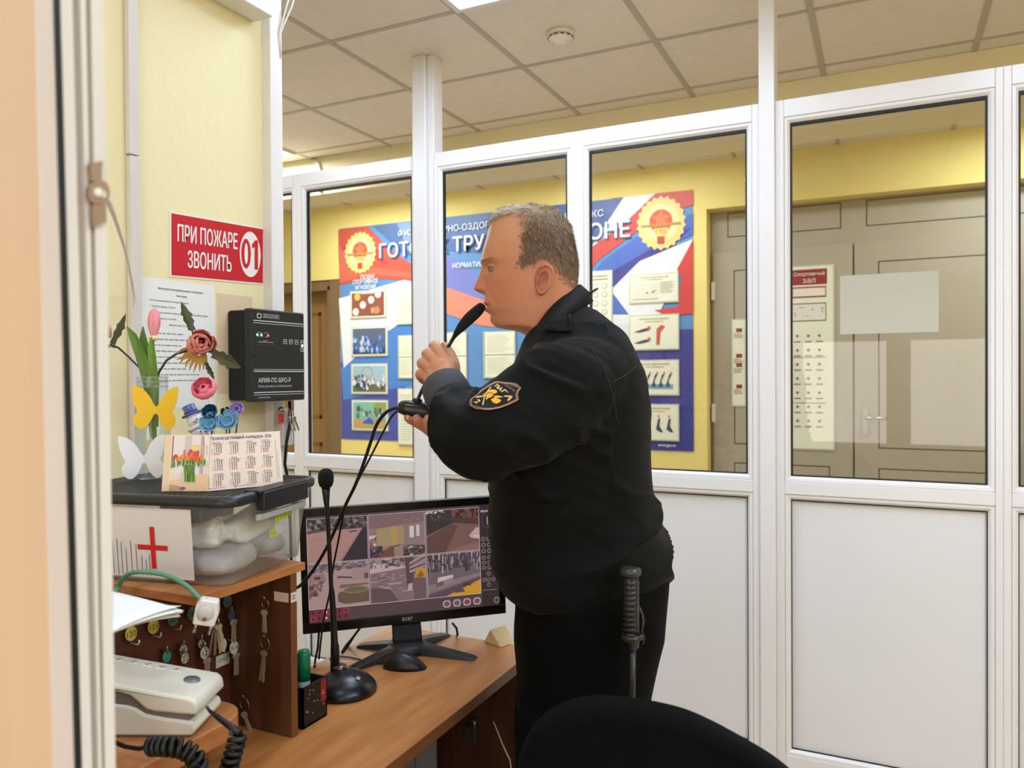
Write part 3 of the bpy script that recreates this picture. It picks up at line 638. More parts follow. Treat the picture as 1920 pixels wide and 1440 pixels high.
def key_tag(px, py, c, txt, lab, r=.0105, hook=None, keys=0, off=.012, ring=True):
    p = on_x(px, py, XA+off); t = thing('key_tag', lab, 'key tag', p, 'numbered key tags in the key cabinet')
    m = mat('tag_'+c, TAGC[c], .5)
    b = MB(); fr = frame(p, (0, 1, .02), (-.08, 0, 1))
    b.prism([(r*math.cos(2*PI*i/24), r*1.12*math.sin(2*PI*i/24)) for i in range(24)], .0018, fr); d = b.build('disc', m, t, bevel=.0003)
    if txt:
        T = Sheet(fr @ Matrix.Translation((0, 0, .0021)), .0001); T.text(txt, 0, -.005, .0092, (36, 38, 40), 0, align='c', maxw=r*1.7); T.mb.build('number', m_print, d)
    b = MB()
    q = on_x(*hook, XA) if hook else p+Vector((-off, -.004, r+.004))
    b.tube([Vector((XA, q.y, q.z)), Vector((XA+off+.004, q.y, q.z)), Vector((XA+off+.006, q.y+.001, q.z+.003)), Vector((XA+off+.006, q.y+.001, q.z+.0075))], .0013, 6)
    b.build('hook', m_steel if not hook else m_white, t)
    if ring and not hook: b = MB(); add_ring(b, p+Vector((.001, 0, r+.003)), .0052, (.4, 1, .1)); b.build('ring', m_steel, t)
    for i in range(keys):
        b = MB(); add_key(b, p+Vector((.003+.002*i, .003*i, -r+.001)), (0, .05*(i-.5), -1), (0, 1, 0), .042); b.build('key', m_key, t)
    return t
key_tag(245, 1188, 'y', '120', 'yellow key tag numbered 120 beside the edge of the paper pile', hook=(246, 1206))
key_tag(287, 1175, 'y', '103', 'yellow key tag numbered 103', hook=(287, 1192))
key_tag(324, 1161, 'b', '201', 'blue key tag numbered 201 just right of the paper pile', hook=(325, 1178))
key_tag(360, 1150, 'b', '202', 'blue key tag numbered 202 left of the white plug', hook=(361, 1167))
key_tag(426, 1127, 'b', '211', 'blue key tag numbered 211 under the edge of the cabinet top', keys=0)
key_tag(433, 1154, 'd', '24', 'dark teal key tag with two long keys beside the white plug', r=.008, keys=2, off=.02)
key_tag(343, 1219, 'w', '23', 'white key tag numbered 23 behind the phone', r=.0078)
key_tag(346, 1234, 'w', '22', 'white key tag showing just above the phone body', r=.0078, off=.02)
key_tag(377, 1207, 'p', '18', 'pinkish key tag above the phone', r=.007)
key_tag(383, 1224, 'w', '12', 'white key tag below the pinkish one, with keys', r=.0095, off=.018, keys=2)
key_tag(413, 1191, 'p', '', 'small tan key tag under the white plug', r=.0055)
key_tag(416, 1209, 'w', '', 'white key tag half behind a bunch of keys below the plug', r=.0105, off=.010)
key_tag(442, 1181, 'p', '10', 'small tan key tag near the side panel of the key cabinet', r=.0055)
key_tag(450, 1195, 'w', '', 'white oval key tag next to the cabinet side panel', r=.009, off=.010)
key_tag(438, 1214, 'w', 'Х-4', 'white key tag marked X-4 hanging over the paper label', r=.0105, off=.022, keys=2)
key_tag(312, 1231, 't', '', 'teal key tag peeping over the phone', r=.0085)
p = on_x(402, 1168, XA+.03); t = thing('key_bunch', 'bunch of keys hanging under the white plug', 'keys', p)
for i, a in enumerate((-.25, -.05, .12, .25)):
    b = MB(); add_key(b, p+Vector((.003*i, 0, 0)), (0, a, -1), (.3*(i-1.5), 1, 0), .056); b.build('key', m_key, t)
b = MB(); add_ring(b, p+Vector((.004, 0, .004)), .009, (.2, 1, 0), .001); b.build('ring', m_steel, t)
def ring_keys(px, py, r, kdir, L, lab, n=2):
    c = on_y(px, py, YB-.006); t = thing('key_ring', lab, 'key ring', c, 'key rings on the cabinet side panel')
    b = MB(); add_ring(b, c, r, (.15, 1, .1), .0009); b.build('ring', mat('brass_ring', (176, 140, 100), .35, metal=.9), t)
    b = MB(); h = c+Vector((0, 0, r)); b.tube([Vector((h.x, YB, h.z)), Vector((h.x, YB-.008, h.z-.001)), Vector((h.x, YB-.009, h.z+.004))], .0012, 6); b.build('hook', m_steel, t)
    for i in range(n):
        b = MB(); add_key(b, c+Vector((.003*(i-.5), -.001-.002*i, -r)), Vector(kdir)+Vector((.12*(i-.5), 0, 0)), (1, .3, 0), L); b.build('key', m_key, t)
ring_keys(497, 1132, .0098, (.02, 0, -1), .042, 'small key ring with two keys near the top of the brown side panel')
ring_keys(497, 1206, .0125, (-.12, 0, -1), .058, 'larger key ring with long keys midway down the brown side panel')
ring_keys(458, 1320, .0135, (.42, 0, -.8), .058, 'key ring low on the side panel, its keys slanting to the desk')

# ------------------------------------------------------------------ storage box with first-aid things
K = Vector((-.957, .924, ZTT)); e1 = Vector((-.195, .981, 0)); e2 = Vector((-.981, -.195, 0))
BF = frame(K, e1, e2)             # u: along the side with the latch, v: away along the end with the cross, w: up
def BP(u, v, w): return BF @ Vector((u, v, w))
LU, LV, HB = .235, .33, .132
m_clear = mat_glass('clear_plastic', (.95, .95, .95), rough=.10, refl=1.4, milk=.22)
bx = thing('storage_box', 'clear plastic storage box with a dark grey lid and a red cross sheet', 'storage box', K)
def rr(u0, u1, v0, v1, r, w, n=5):
    P = []
    for cu, cv, a0 in ((u1-r, v1-r, 0), (u0+r, v1-r, PI/2), (u0+r, v0+r, PI), (u1-r, v0+r, 1.5*PI)):
        P += [BP(cu+r*math.cos(a0+PI/2*i/n), cv+r*math.sin(a0+PI/2*i/n), w) for i in range(n+1)]
    return P
b = MB()
b.rings([rr(.006, LU-.006, .006, LV-.006, .02, .0035), rr(0, LU, 0, LV, .022, .004), rr(-.004, LU+.008, -.004, LV+.006, .022, HB*.5), rr(-.008, LU+.016, -.010, LV+.012, .024, HB-.022), rr(-.013, LU+.022, -.014, LV+.016, .026, HB-.020), rr(-.014, LU+.024, -.015, LV+.017, .026, HB)], True, False)
b.face([b.vert(p) for p in rr(.006, LU-.006, .006, LV-.006, .02, .0035)]); b.build('box_body', m_clear, bx)
m_lid = mat('dark_grey_lid', (42, 42, 44), .4, var=.04)
b = MB(); b.rings([rr(-.019, LU+.030, -.020, LV+.022, .03, HB), rr(-.021, LU+.032, -.022, LV+.024, .03, HB+.004), rr(-.021, LU+.032, -.022, LV+.024, .03, HB+.013), rr(-.016, LU+.027, -.017, LV+.019, .028, HB+.017), rr(-.008, LU+.019, -.009, LV+.011, .022, HB+.017), rr(-.004, LU+.015, -.005, LV+.007, .02, HB+.011)])
b.build('lid', m_lid, bx); b = MB()
for i in range(26): v = .004+i*.0125; b.box((.012, v, HB+.0105), (LU-.004, v+.006, HB+.0128), BF)
b.build('lid_rib', m_lid, bx)
b = MB(); b.box((.055, -.034, HB-.016), (.20, -.018, HB+.016), BF); b.box((.05, -.030, HB+.012), (.205, .004, HB+.019), BF); lt = b.build('latch', m_black, bx, bevel=.003)
b = MB(); b.box((.05, -.0265, HB-.032), (.205, -.018, HB-.021), BF); b.box((.10, -.030, HB-.020), (.145, -.022, HB-.006), BF); b.build('latch_clip', mat('clear_clip', (176, 176, 172), .3), bx, bevel=.002)
T = Sheet(BF @ Matrix((( 0, 0, -1, -.0155), (1, 0, 0, 0), (0, 1, 0, 0), (0, 0, 0, 1))), .0003)   # sheet plane on the end face; u runs along e2
def endface(v, w): return BP(-.0135+.010*(1-w/HB), v, w)
T.P = lambda u, v, k: endface(u, v)+e1*(-.0012-k*.0004)
WS = (243, 240, 234)
T.rect(.058, .010, .31, .127, (222, 214, 208), 0)
T.rect(.105, .057, .163, .0655, (206, 40, 36), 2); T.rect(.1285, .026, .1375, .096, (206, 40, 36), 3)
for u, v0, v1 in ((.141, .014, .050), (.148, .014, .040), (.156, .014, .047), (.166, .014, .066), (.176, .014, .071), (.186, .014, .058), (.195, .014, .068), (.203, .012, .074), (.212, .014, .07), (.222, .014, .064)): T.rect(u, v0, u+.0010, v1, (84, 78, 80), 2)
cs = T.mb.build('cross_sheet', m_print, bx)
# what lies inside
def pillow(fr, sx, sy, sz, seed, amp=.25, n=18, crump=14):
    b = MB(); R = []
    for j in range(n+1):
        t = -PI/2+PI*j/n; r = []
        for k in range(n*2):
            a = 2*PI*k/(n*2); se = lambda q, e: math.copysign(abs(q)**e, q)
            p = Vector((sx*se(math.cos(t), .5)*se(math.cos(a), .6), sy*se(math.cos(t), .5)*se(math.sin(a), .6), sz*se(math.sin(t), .7)))
            d = mnoise.noise(p*crump+Vector((seed*7.1, 0, 0)))+.5*abs(mnoise.noise(p*crump*2.3+Vector((0, seed*3.3, 0))))
            r.append(fr @ (p*(1+amp*(d-.2))))
        R.append(r)
    return b.rings(R)
BT = lambda u, v, w, rot=0: BF @ Matrix.Translation((u, v, w)) @ Matrix.Rotation(rot, 4, 'Z')
m_bag = mat('white_bag', (252, 247, 240), .35, var=.04, scale=30); m_greyb = mat('grey_pouch', (196, 190, 186), .6, var=.1, scale=15)
tag(pillow(BT(.062, .105, .079, .2), .050, .070, .025, 1, .34, 34, 26).build('plastic_bag', m_bag), 'crumpled white plastic bag inside the storage box', 'plastic bag')
tag(pillow(BT(.068, .090, .030), .058, .078, .0225, 2, .16, 30, 18).build('grey_pouch', m_greyb), 'grey cloth pouch on the bottom of the storage box', 'pouch')
tag(pillow(BT(.182, .085, .031, .1), .046, .070, .0235, 3, .2, 30, 20).build('grey_packet', mat('grey_foil', (206, 202, 198), .35, var=.08, scale=12)), 'grey packet lying at the far end of the storage box', 'packet')
tag(pillow(BT(.150, .044, .083, .05) @ Matrix.Rotation(-.16, 4, 'Y'), .082, .024, .027, 4, .14, 34, 20).build('wipes_packet', mat('white_wrap', (252, 251, 249), .28, var=.02)), 'white soft packet with yellow green stripes inside the storage box', 'packet')
T = Sheet(Matrix.Identity(4)); T.P = lambda u, v, k: BP(u, -.0085-k*.0003, v)
wp = bpy.data.objects['wipes_packet']
for i in range(9):
    u = .128+.0085*i; w0 = .076+.0028*i+.004*math.sin(i*1.1); T.poly([(u, w0), (u+.0075, w0+.001), (u+.0085, w0+.019), (u+.001, w0+.018)], (206, 214, 60), 1); T.rect(u+.0072, w0+.002, u+.0082, w0+.018, (110, 120, 40), 2)
T.rect(.108, .060, .132, .072, (206, 210, 80), 1); T.text('72+2', .110, .063, .006, (90, 90, 40), 2, w=.018); T.disc(.118, .093, .009, (150, 176, 140), 1, 12, .006)
T.mb.build('stripe_print', m_print, wp)
b = MB(); b.box((.008, .055, .1015), (.10, .135, .130), BF); nb = tag(b.build('blue_carton', mat('navy_box', (66, 70, 96), .5), bevel=.002), 'navy blue medicine carton at the top of the storage box', 'carton')
T = Sheet(Matrix.Identity(4)); T.P = lambda u, v, k: BP(.0074-k*.0003, .203-u, v)
T.rect(.085, .114, .118, .124, (190, 70, 70), 1); T.text('МИРАМИСТИН', .0855, .116, .005, (236, 226, 230), 2, w=.031); T.lines(.08, .118, .100, .112, 4, (170, 176, 200), 1)
T.mb.build('carton_print', m_print, nb)
ZL2 = ZTT+HB+.0130                                     # top of the lid ribs
# ------------------------------------------------------------------ jar with butterflies and artificial flowers
m_jar = mat_glass('jar_glass', (.94, .97, .96), refl=1.7, ior=1.5, milk=.03); m_jrim = mat_glass('jar_rim_glass', (.90, .93, .92), refl=1.8, ior=1.5, milk=.25)
jc = on_z(288, 897, ZL2+.001); jar = thing('glass_jar', 'tall clear glass jar with paper butterflies, holding flowers on the grey lid', 'jar', jc)
JF = frame(jc, (1, 0, 0), (0, 1, 0)); JR, JH = .0305, .198
b = MB()
b.lathe([(.001, .004), (.026, .004), (JR-.001, .012), (JR-.001, .145), (.026, .163), (.0255, JH-.001)], JF, 40, cap=False)
b.lathe([(.0275, JH-.002), (.0275, .170), (JR+.001, .150), (JR+.001, .008), (.027, .0), (.001, .0)], JF, 40, cap=False)
b.build('jar_body', m_jar, jar); b = MB()
for z in (.196, .187, .178): b.tube([JF @ Vector((.0278*math.cos(2*PI*i/36), .0278*math.sin(2*PI*i/36), z)) for i in range(36)], .0012, 6, False, True)
b.build('screw_rim', m_jrim, jar)
def butterfly(px, py, s, m, rot, name, label):
    t = jc+ (dep(px, py, 1)-CAMP)*0
    d = (jc-CAMP).dot(FWD)-.034; c = dep(px, py, d); fr = frame(c, RGT, UPV) @ Matrix.Rotation(rot, 4, 'Z')
    H = [(0, -.16), (.05, -.19), (.14, -.38), (.28, -.53), (.42, -.51), (.51, -.38), (.52, -.24), (.44, -.10), (.50, .04), (.56, .26), (.57, .52), (.50, .53), (.34, .46), (.18, .30), (.06, .08), (0, .02)]
    b = MB()
    H = [(q[0], q[1]) for q in spline(H, 5)]
    for sg in (1, -1):
        q = [fr @ Vector((sg*u*s, v*s, abs(u)*s*.16)) for u, v in H]
        b.poly(q if sg > 0 else q[::-1])
    o = b.build(name, m, jar, solid=.0009); o['label'] = label; return o
m_ybf = mat('yellow_felt', (244, 196, 44), .8, var=.03, scale=40); m_wbf = mat('white_film', (236, 236, 238), .5, var=.01)
butterfly(293, 764, .076, m_ybf, -.03, 'paper_butterfly', 'yellow butterfly cutout')
butterfly(270, 856, .076, m_wbf, .05, 'paper_butterfly', 'white butterfly cutout')
dj = (jc-CAMP).dot(FWD)
def J(px, py, d=0): return dep(px, py, dj+d)
m_stem = mat('leaf_green', (104, 140, 44), .5, c2=(70, 108, 30), scale=14, stretch=(3, 3, .6)); m_olive = mat('olive_leaf', (84, 84, 58), .75, c2=(60, 64, 44), scale=30)
m_brst = mat('dark_stem', (50, 44, 46), .6)
def blade(b, mid, wid, up, curl=.25):
    """Leaf blade: the mid-line with a width at every point."""
    mid = [Vector(p) for p in mid]; R = []
    for i, p in enumerate(mid):
        t = (mid[min(i+1, len(mid)-1)]-mid[max(i-1, 0)]).normalized(); w = t.cross(up).normalized(); n = w.cross(t)
        R.append([p-w*wid[i]+n*wid[i]*curl, p-w*wid[i]*.5+n*wid[i]*curl*.3, p, p+w*wid[i]*.5+n*wid[i]*curl*.3, p+w*wid[i]+n*wid[i]*curl])
    b.rings(R, False, False, True)
def petal(b, c, ax, out, L, Wd, cup, open_, n=7, tip=.75):
    """Cupped petal from c along ax, leaning out by open_."""
    ax = Vector(ax).normalized(); out = (Vector(out)-ax*Vector(out).dot(ax)).normalized(); sd = ax.cross(out); R = []
    for i in range(n+1):
        s = i/n; bend = open_*math.sin(s*PI*.5) - cup*s*s
        w = Wd*math.sin(min(1, s*1.15+.12)*PI*.5)*(1 if s < tip else math.sqrt(max(.02, 1-((s-tip)/(1-tip))**2)))
        base = Vector(c)+ax*(L*s)+out*(L*bend)
        R.append([base+sd*(w*q)-out*(w*.45*q*q) for q in (-1, -.6, -.2, .2, .6, 1)])
    b.rings(R, False, False, True)
cf = -FWD
# pink tulip
t = thing('artificial_tulip', 'pink tulip with long green leaves standing in the glass jar', 'flower', jc)
b = MB(); b.tube([J(291, 880), J(289, 780), J(287, 700), J(285, 660), J(287, 628)], [.004, .004, .0042, .0036, .003], 8); b.build('stem', m_stem, t)
b = MB(); blade(b, [J(288, 820, -.004), J(280, 720, -.008), J(266, 670, -.012), J(250, 630, -.016), J(238, 612, -.018)], [.006, .011, .0105, .008, .001], cf); b.build('leaf', m_stem, t)
b = MB(); blade(b, [J(290, 780, .004), J(280, 690, .006), J(269, 640, .008), J(268, 612, .008)], [.006, .010, .009, .001], cf); b.build('leaf', m_stem, t)
b = MB(); blade(b, [J(291, 800, -.006), J(290, 720, -.010), J(284, 650, -.012), J(283, 632, -.012)], [.007, .010, .007, .001], cf); b.build('leaf', m_stem, t)
m_tul = mat('tulip_pink', (238, 120, 150), .55, c2=(244, 170, 170), scale=22, stretch=(1, 1, .4)); hb, ht = J(288, 634), J(290, 578)
for k in range(6):
    b = MB(); a = PI/3*k+.2; r = .0045 if k % 2 else .0055
    o_ = RGT*math.cos(a)+cf*math.sin(a); petal(b, hb+o_*r*.4, ht-hb, o_, (ht-hb).length*(1.0 if k % 2 else .95), .0112, .36, .36, 9, .55); b.build('petal', m_tul, t, solid=.0006)
b = MB(); b.ball(hb, (.0085, .0085, .006)); b.build('petal_base', mat('tulip_base', (236, 222, 150), .6), t)
# large dusty-pink peony with lobed leaves
def lobed(b, c, tipv, wv, s=1.0):
    out = [(0, 0), (.12, .10), (.10, .26), (.30, .22), (.42, .36), (.55, .26), (.62, .40), (.72, .24), (.86, .16), (1, 0)]
    prof = out+[(u, -v) for u, v in out[::-1][1:-1]]; c, tipv, wv = Vector(c), Vector(tipv), Vector(wv); n = tipv.cross(wv).normalized()
    mid = [c+tipv*(u*s) for u in (0, .25, .5, .75, 1)]
    ctr = b.vert(c+tipv*.5-n*.003); idx = [b.vert(c+tipv*u+wv*v+n*(abs(v)*.010)) for u, v in prof]
    for i in range(len(idx)): b.face((ctr, idx[i], idx[(i+1) % len(idx)]), False)
t = thing('artificial_peony', 'large dusty pink peony with a wine centre, bending out of the jar', 'flower', jc); pc = J(374, 644)
b = MB(); b.tube([J(284, 800), J(288, 740), J(298, 698), J(312, 676), J(330, 664), J(350, 658)], .0022, 8); b.build('stem', m_brst, t)
m_peo = mat('peony_pink', (222, 146, 126), .7, c2=(196, 104, 92), scale=40); m_wine = mat('peony_wine', (146, 48, 66), .7, c2=(112, 32, 50), scale=40)
ax = (cf*.80+RGT*.55+UPV*.10).normalized(); e = ax.orthogonal().normalized(); f2 = ax.cross(e)
R = random.Random(4)
for ring_, n, L, Wd, cup, op, m in ((0, 8, .034, .0175, .30, .86, m_peo), (1, 8, .034, .0160, .42, .76, m_peo), (2, 8, .031, .0125, .44, .66, m_peo), (3, 7, .028, .0105, .44, .56, m_wine), (4, 6, .026, .009, .40, .42, m_wine), (5, 6, .024, .0075, .32, .30, m_wine), (6, 4, .022, .006, .2, .16, m_wine)):
    for k in range(n):
        a = 2*PI*k/n+ring_*.4+R.uniform(-.25, .25); o_ = e*math.cos(a)+f2*math.sin(a); b = MB(); petal(b, pc-ax*.016+o_*.003, ax+o_*R.uniform(-.12, .12)+e*R.uniform(-.08, .08), o_, L*R.uniform(.9, 1.08), Wd, cup, op*R.uniform(.88, 1.1), 7, .7); b.build('petal', m, t, solid=.0005)
m_sep = mat('golden_sepal', (196, 160, 70), .7, c2=(160, 110, 50), scale=40)
for k in range(14):
    a = 2*PI*k/14; o_ = e*math.cos(a)+f2*math.sin(a)
    dn = (o_*.7-UPV*.9-RGT*.5).normalized(); b = MB(); s0 = pc-ax*.012+o_*.010-UPV*.012
    blade(b, [s0, s0+dn*.013, s0+dn*.024+UPV*R.uniform(-.004, .005), s0+dn*.034+RGT*R.uniform(-.004, .004)], [.0022, .0034, .0024, .0004], ax); b.build('sepal', m_sep, t)
b = MB(); lobed(b, J(362, 626), J(340, 566)-J(362, 626), (J(380, 600)-J(340, 600))*.72); b.build('leaf', m_olive, t, solid=.0006)
b = MB(); lobed(b, J(392, 658), J(452, 690)-J(392, 658), (J(420, 640)-J(408, 690))*.72); b.build('leaf', m_olive, t, solid=.0006)
b = MB(); lobed(b, J(385, 676, .01), J(402, 712, .012)-J(385, 676, .01), (J(408, 700)-J(382, 700))*.6); b.build('leaf', m_olive, t, solid=.0006)
# small peony bud at the left
t = thing('artificial_peony', 'small pale pink peony bud with an olive leaf, left of the tulip', 'flower', jc); pc = J(200, 626)
b = MB(); b.tube([J(288, 790, .006), J(276, 712, .006), J(262, 690, .006), J(240, 668, .006), J(222, 652, .006), J(206, 646, .004)], .0019, 8); b.build('stem', m_brst, t)
ax = (-RGT*.5+UPV*.7+cf*.5).normalized(); e = ax.orthogonal().normalized(); f2 = ax.cross(e); m_pale = mat('bud_pink', (228, 168, 150), .7, c2=(206, 136, 122), scale=40)
for ring_, n, L, cup, op in ((0, 6, .026, .3, .75), (1, 6, .024, .4, .5), (2, 5, .02, .4, .3)):
    for k in range(n):
        a = 2*PI*k/n+ring_*.5; o_ = e*math.cos(a)+f2*math.sin(a); b = MB(); petal(b, pc-ax*.010+o_*.002, ax, o_, L, .011, cup, op); b.build('petal', m_pale, t, solid=.0005)
b = MB(); lobed(b, J(206, 652, -.01), J(236, 588, -.014)-J(206, 652, -.01), (J(236, 622)-J(206, 608))*.66); b.build('leaf', m_olive, t, solid=.0006)
for k in range(6):
    b = MB(); s0 = J(204, 646); dn = (-UPV*.5+RGT*(.9*math.cos(k))+cf*math.sin(k)).normalized(); blade(b, [s0, s0+dn*.008, s0+dn*.017], [.002, .0026, .0003], UPV); b.build('sepal', m_olive, t)

# ------------------------------------------------------------------ desk calendar
m_card = mat('cream_card', (238, 222, 204), .75, var=.02)
c0, c1, c2 = on_z(303, 921, ZL2+.0008), on_z(389, 921, ZL2+.0008), on_z(531, 908, ZL2+.0008)
lean = Vector((-.10, .20, 0))
cal = thing('desk_calendar', 'folding paper desk calendar with a tulip picture, standing on the grey lid', 'calendar', c1)
HC = .097
def card(a, c): ex = (c-a); L = ex.length; ex = ex/L; n = Vector((ex.y, -ex.x, 0)); ey = (Vector((0, 0, 1))-n*.16).normalized(); return frame(a, ex, ey), L
f1, l1 = card(c0, c1); f2_, l2 = card(c1, c2)
b = MB()
for fr, L in ((f1, l1), (f2_, l2)): b.box((0, 0, -.0012), (L, HC, 0), fr)
q = f2_ @ Vector((.02, 0, -.045)); b.box((.012, 0, -.050), (l2+.004, HC*1.0, -.0488), f2_); b.box((.012, HC-.001, -.050), (l2+.002, HC+.0002, -.0), f2_)
b.build('card_stand', m_card, cal)
T = Sheet(f2_ @ Matrix.Translation((0, 0, .0003)), .00012)
T.rect(0, 0, l2, HC, (240, 222, 206), 0); T.text('Производственный календарь 2026', .010, HC-.0115, .0078, (88, 72, 130), 2, w=l2*.80, bold=.03)
months = ['ЯНВАРЬ', 'ФЕВРАЛЬ', 'МАРТ', 'АПРЕЛЬ', 'МАЙ', 'ИЮНЬ', 'ИЮЛЬ', 'АВГУСТ', 'СЕНТЯБРЬ', 'ОКТЯБРЬ', 'НОЯБРЬ', 'ДЕКАБРЬ']
start = [3, 6, 6, 2, 4, 0, 2, 5, 1, 3, 6, 1]; days = [31, 28, 31, 30, 31, 30, 31, 31, 30, 31, 30, 31]
gu, gv = l2*.205, .0272
for i, mname in enumerate(months):
    u0 = l2*.055+gu*(i % 4)*1.05; v1 = HC-.0135-gv*(i//4)
    T.text(mname, u0+gu*.45, v1-.0032, .0026, (130, 40, 60), 2, align='c', bold=.02)
    for d in range(days[i]):
        k = start[i]+d; r, c = k % 7, k//7
        uu, vv = u0+gu*.12+c*gu*.135, v1-.0062-r*.0027
        T.rect(uu, vv, uu+gu*(.085 if d > 8 else .045), vv+.0015, (190, 60, 60) if r > 4 else (84, 70, 76), 2)
    T.rect(u0+gu*.08, v1-.0046, u0+gu*.9, v1-.0041, (180, 160, 160), 2)
for r in range(3):
    v1 = HC-.0135-gv*r
    for k in range(7): T.rect(l2*.012, v1-.0062-k*.0027, l2*.030, v1-.0043-k*.0027, (214, 170, 60), 1)
T.rect(l2*.01, .003, l2*.03, .0045, (120, 30, 30), 2); T.rect(l2*.34, .0035, l2*.37, .005, (120, 30, 30), 2); T.lines(l2*.04, l2*.3, .003, .005, 1, (150, 110, 110), 2); T.lines(l2*.38, l2*.7, .0035, .0055, 1, (150, 110, 110), 2)
T.rect(l2*.925, .012, l2*.931, HC-.014, (170, 150, 150), 2); T.rect(l2*.950, .012, l2*.954, HC*.65, (170, 150, 150), 2)
T.mb.build('month_table', m_print, cal)
T = Sheet(f1 @ Matrix.Translation((0, 0, .0003)), .00012); w, h = l1, HC
T.rect(w*.14, 0, w, h, (240, 220, 196), 0); T.rect(0, 0, w*.14, h, (238, 208, 176), 0)
T.rect(w*.17, h*.30, w*.98, h*.98, (236, 226, 220), 1); T.rect(w*.45, h*.30, w*.60, h*.98, (216, 198, 196), 2); T.rect(w*.80, h*.30, w*.88, h*.98, (196, 176, 180), 2); T.rect(w*.17, h*.40, w*.20, h*.98, (150, 130, 120), 2)
T.rect(w*.62, h*.66, w*.78, h*.82, (244, 214, 130), 2); T.rect(w*.60, h*.56, w*.78, h*.66, (222, 212, 220), 2)
T.poly([(w*.16, 0), (w, 0), (w, h*.30), (w*.6, h*.26), (w*.16, h*.18)], (240, 200, 160), 3); T.poly([(w*.16, h*.0), (w*.5, 0), (w*.35, h*.10), (w*.16, h*.12)], (200, 160, 130), 4); T.disc(w*.46, h*.05, w*.07, (140, 110, 150), 5, 12, h*.03)
R = random.Random(3)
for i in range(60): a = R.uniform(-.5, PI+.5); r = R.uniform(.02, .36)*w; T.disc(w*.56+r*math.cos(a)*1.0, h*.50+r*.40*math.sin(a), w*.018, R.choice([(96, 140, 60), (70, 116, 60), (140, 170, 90)]), 5, 6, h*.06)
for i in range(44): a = R.uniform(-.2, PI+.2); r = R.uniform(.04, .36)*w; T.disc(w*.56+r*math.cos(a), h*.57+r*.55*math.sin(a), w*.034, R.choice([(232, 110, 50), (240, 150, 70), (214, 70, 60), (236, 130, 110), (220, 84, 96)]), 6+i % 3, 8, h*.042)
T.poly([(w*.44, h*.14), (w*.68, h*.14), (w*.72, h*.28), (w*.66, h*.40), (w*.46, h*.40), (w*.40, h*.28)], (206, 214, 190), 6)
for i in range(12): u = w*(.44+.02*i); T.poly([(u+.004, h*.16), (u+.006, h*.16), (u+.003+R.uniform(-.005, .005), h*.46), (u+.001, h*.46)], R.choice([(110, 150, 60), (150, 170, 70), (84, 120, 60)]), 9)
T.mb.build('tulip_picture', m_print, cal)

# ------------------------------------------------------------------ snowman figurine and small artificial flowers behind the calendar
dsn = 1.42
def F(px, py, d=0): return dep(px, py, dsn+d)
m_china = mat('white_china', (226, 224, 226), .25, var=.02, spec=.6); m_blue = mat('blue_glaze', (84, 100, 160), .3, var=.06); m_navy = mat('navy_glaze', (70, 70, 120), .35)
sb = F(385, 0); base = on_z(386, 879, ZL2+.001); 
t = thing('snowman_figurine', 'white china snowman with blue hat and striped scarf behind the calendar', 'figurine', base)
axv = (F(356, 765)-F(382, 822)).normalized()
b = MB(); P1, P2 = base+Vector((0, 0, .022)), F(378, 818); b.ball(P1, .024, 20, 12); b.ball(P2, (.019, .019, .022), 20, 12); b.ball(F(366, 788), .0145, 20, 12); b.build('body', m_china, t)
b = MB(); fr = axis_frame(F(360, 777), axv); b.lathe([(.0005, -.001), (.0185, -.001), (.0185, .002), (.0105, .003), (.0115, .0165), (.0105, .018), (.0005, .018)], fr, 24); b.build('hat', m_blue, t)
b = MB(); b.lathe([(.0110, .0028), (.0122, .0035), (.0122, .007), (.0112, .0075)], fr, 24); b.build('hat_band', m_navy, t)
b = MB(); fr = axis_frame(F(371, 801), axv); b.tube([fr @ Vector((.0145*math.cos(2*PI*i/24), .0145*math.sin(2*PI*i/24), 0)) for i in range(24)], .0042, 8, False, True)
b.tube([F(380, 800, -.018), F(384, 815, -.021), F(386, 830, -.022)], .005, 8)
sc = b.build('scarf', m_china, t); b = MB()
for k in range(5): p = F(381+1.3*k, 803+6*k, -.0205-.0004*k); b.box((-.0062, -.0012, -.0032), (.0062, .0012, .0032), frame(p, RGT, UPV))
b.build('scarf_stripe', m_navy, sc)
b = MB(); b.ball(F(361, 788, -.0125), .0014, 8, 6); b.ball(F(369, 786, -.0135), .0014, 8, 6); b.build('eye', m_black, t)
b = MB(); n0 = F(366, 791, -.014); b.lathe([(.0022, 0), (.0004, .007)], axis_frame(n0, cf-RGT*.4), 10); b.build('nose', mat('orange_nose', (224, 130, 60), .5), t)
def small_flower(px, py, d, r, n, rings_, m, lab, stem_to, name='artificial_flower', cup=.3, leafm=None):
    c = F(px, py, d); t = thing(name, lab, 'flower', c); ax = (cf*.8+UPV*.5).normalized(); e = ax.orthogonal().normalized(); f3 = ax.cross(e); R = random.Random(px)
    for q in range(rings_):
        for k in range(n):
            a = 2*PI*k/n+q*.5+R.uniform(-.12, .12); o_ = e*math.cos(a)+f3*math.sin(a); b = MB(); petal(b, c-ax*.004+o_*.001, ax, o_, r*(1-.18*q), r*.42, cup+.1*q, 1.0-.28*q, 6, .65); b.build('petal', m, t, solid=.0008)
    b = MB(); b.ball(c, r*.16, 10, 6); b.build('centre', m, t)
    st = Vector((stem_to.x, stem_to.y, ZL2+.0015)); b = MB(); b.tube([c-ax*.003, (c+st)/2+cf*.0-UPV*.0, st], .0014, 6); b.build('stem', leafm or mat('wire_green', (40, 70, 50), .6), t)
small_flower(389, 738, -.02, .033, 7, 4, mat('rose_pink', (240, 132, 146), .6, c2=(226, 104, 122), scale=30), 'pink foam rose above the blue beaded flowers', F(418, 850, .0), cup=.5, leafm=m_white)
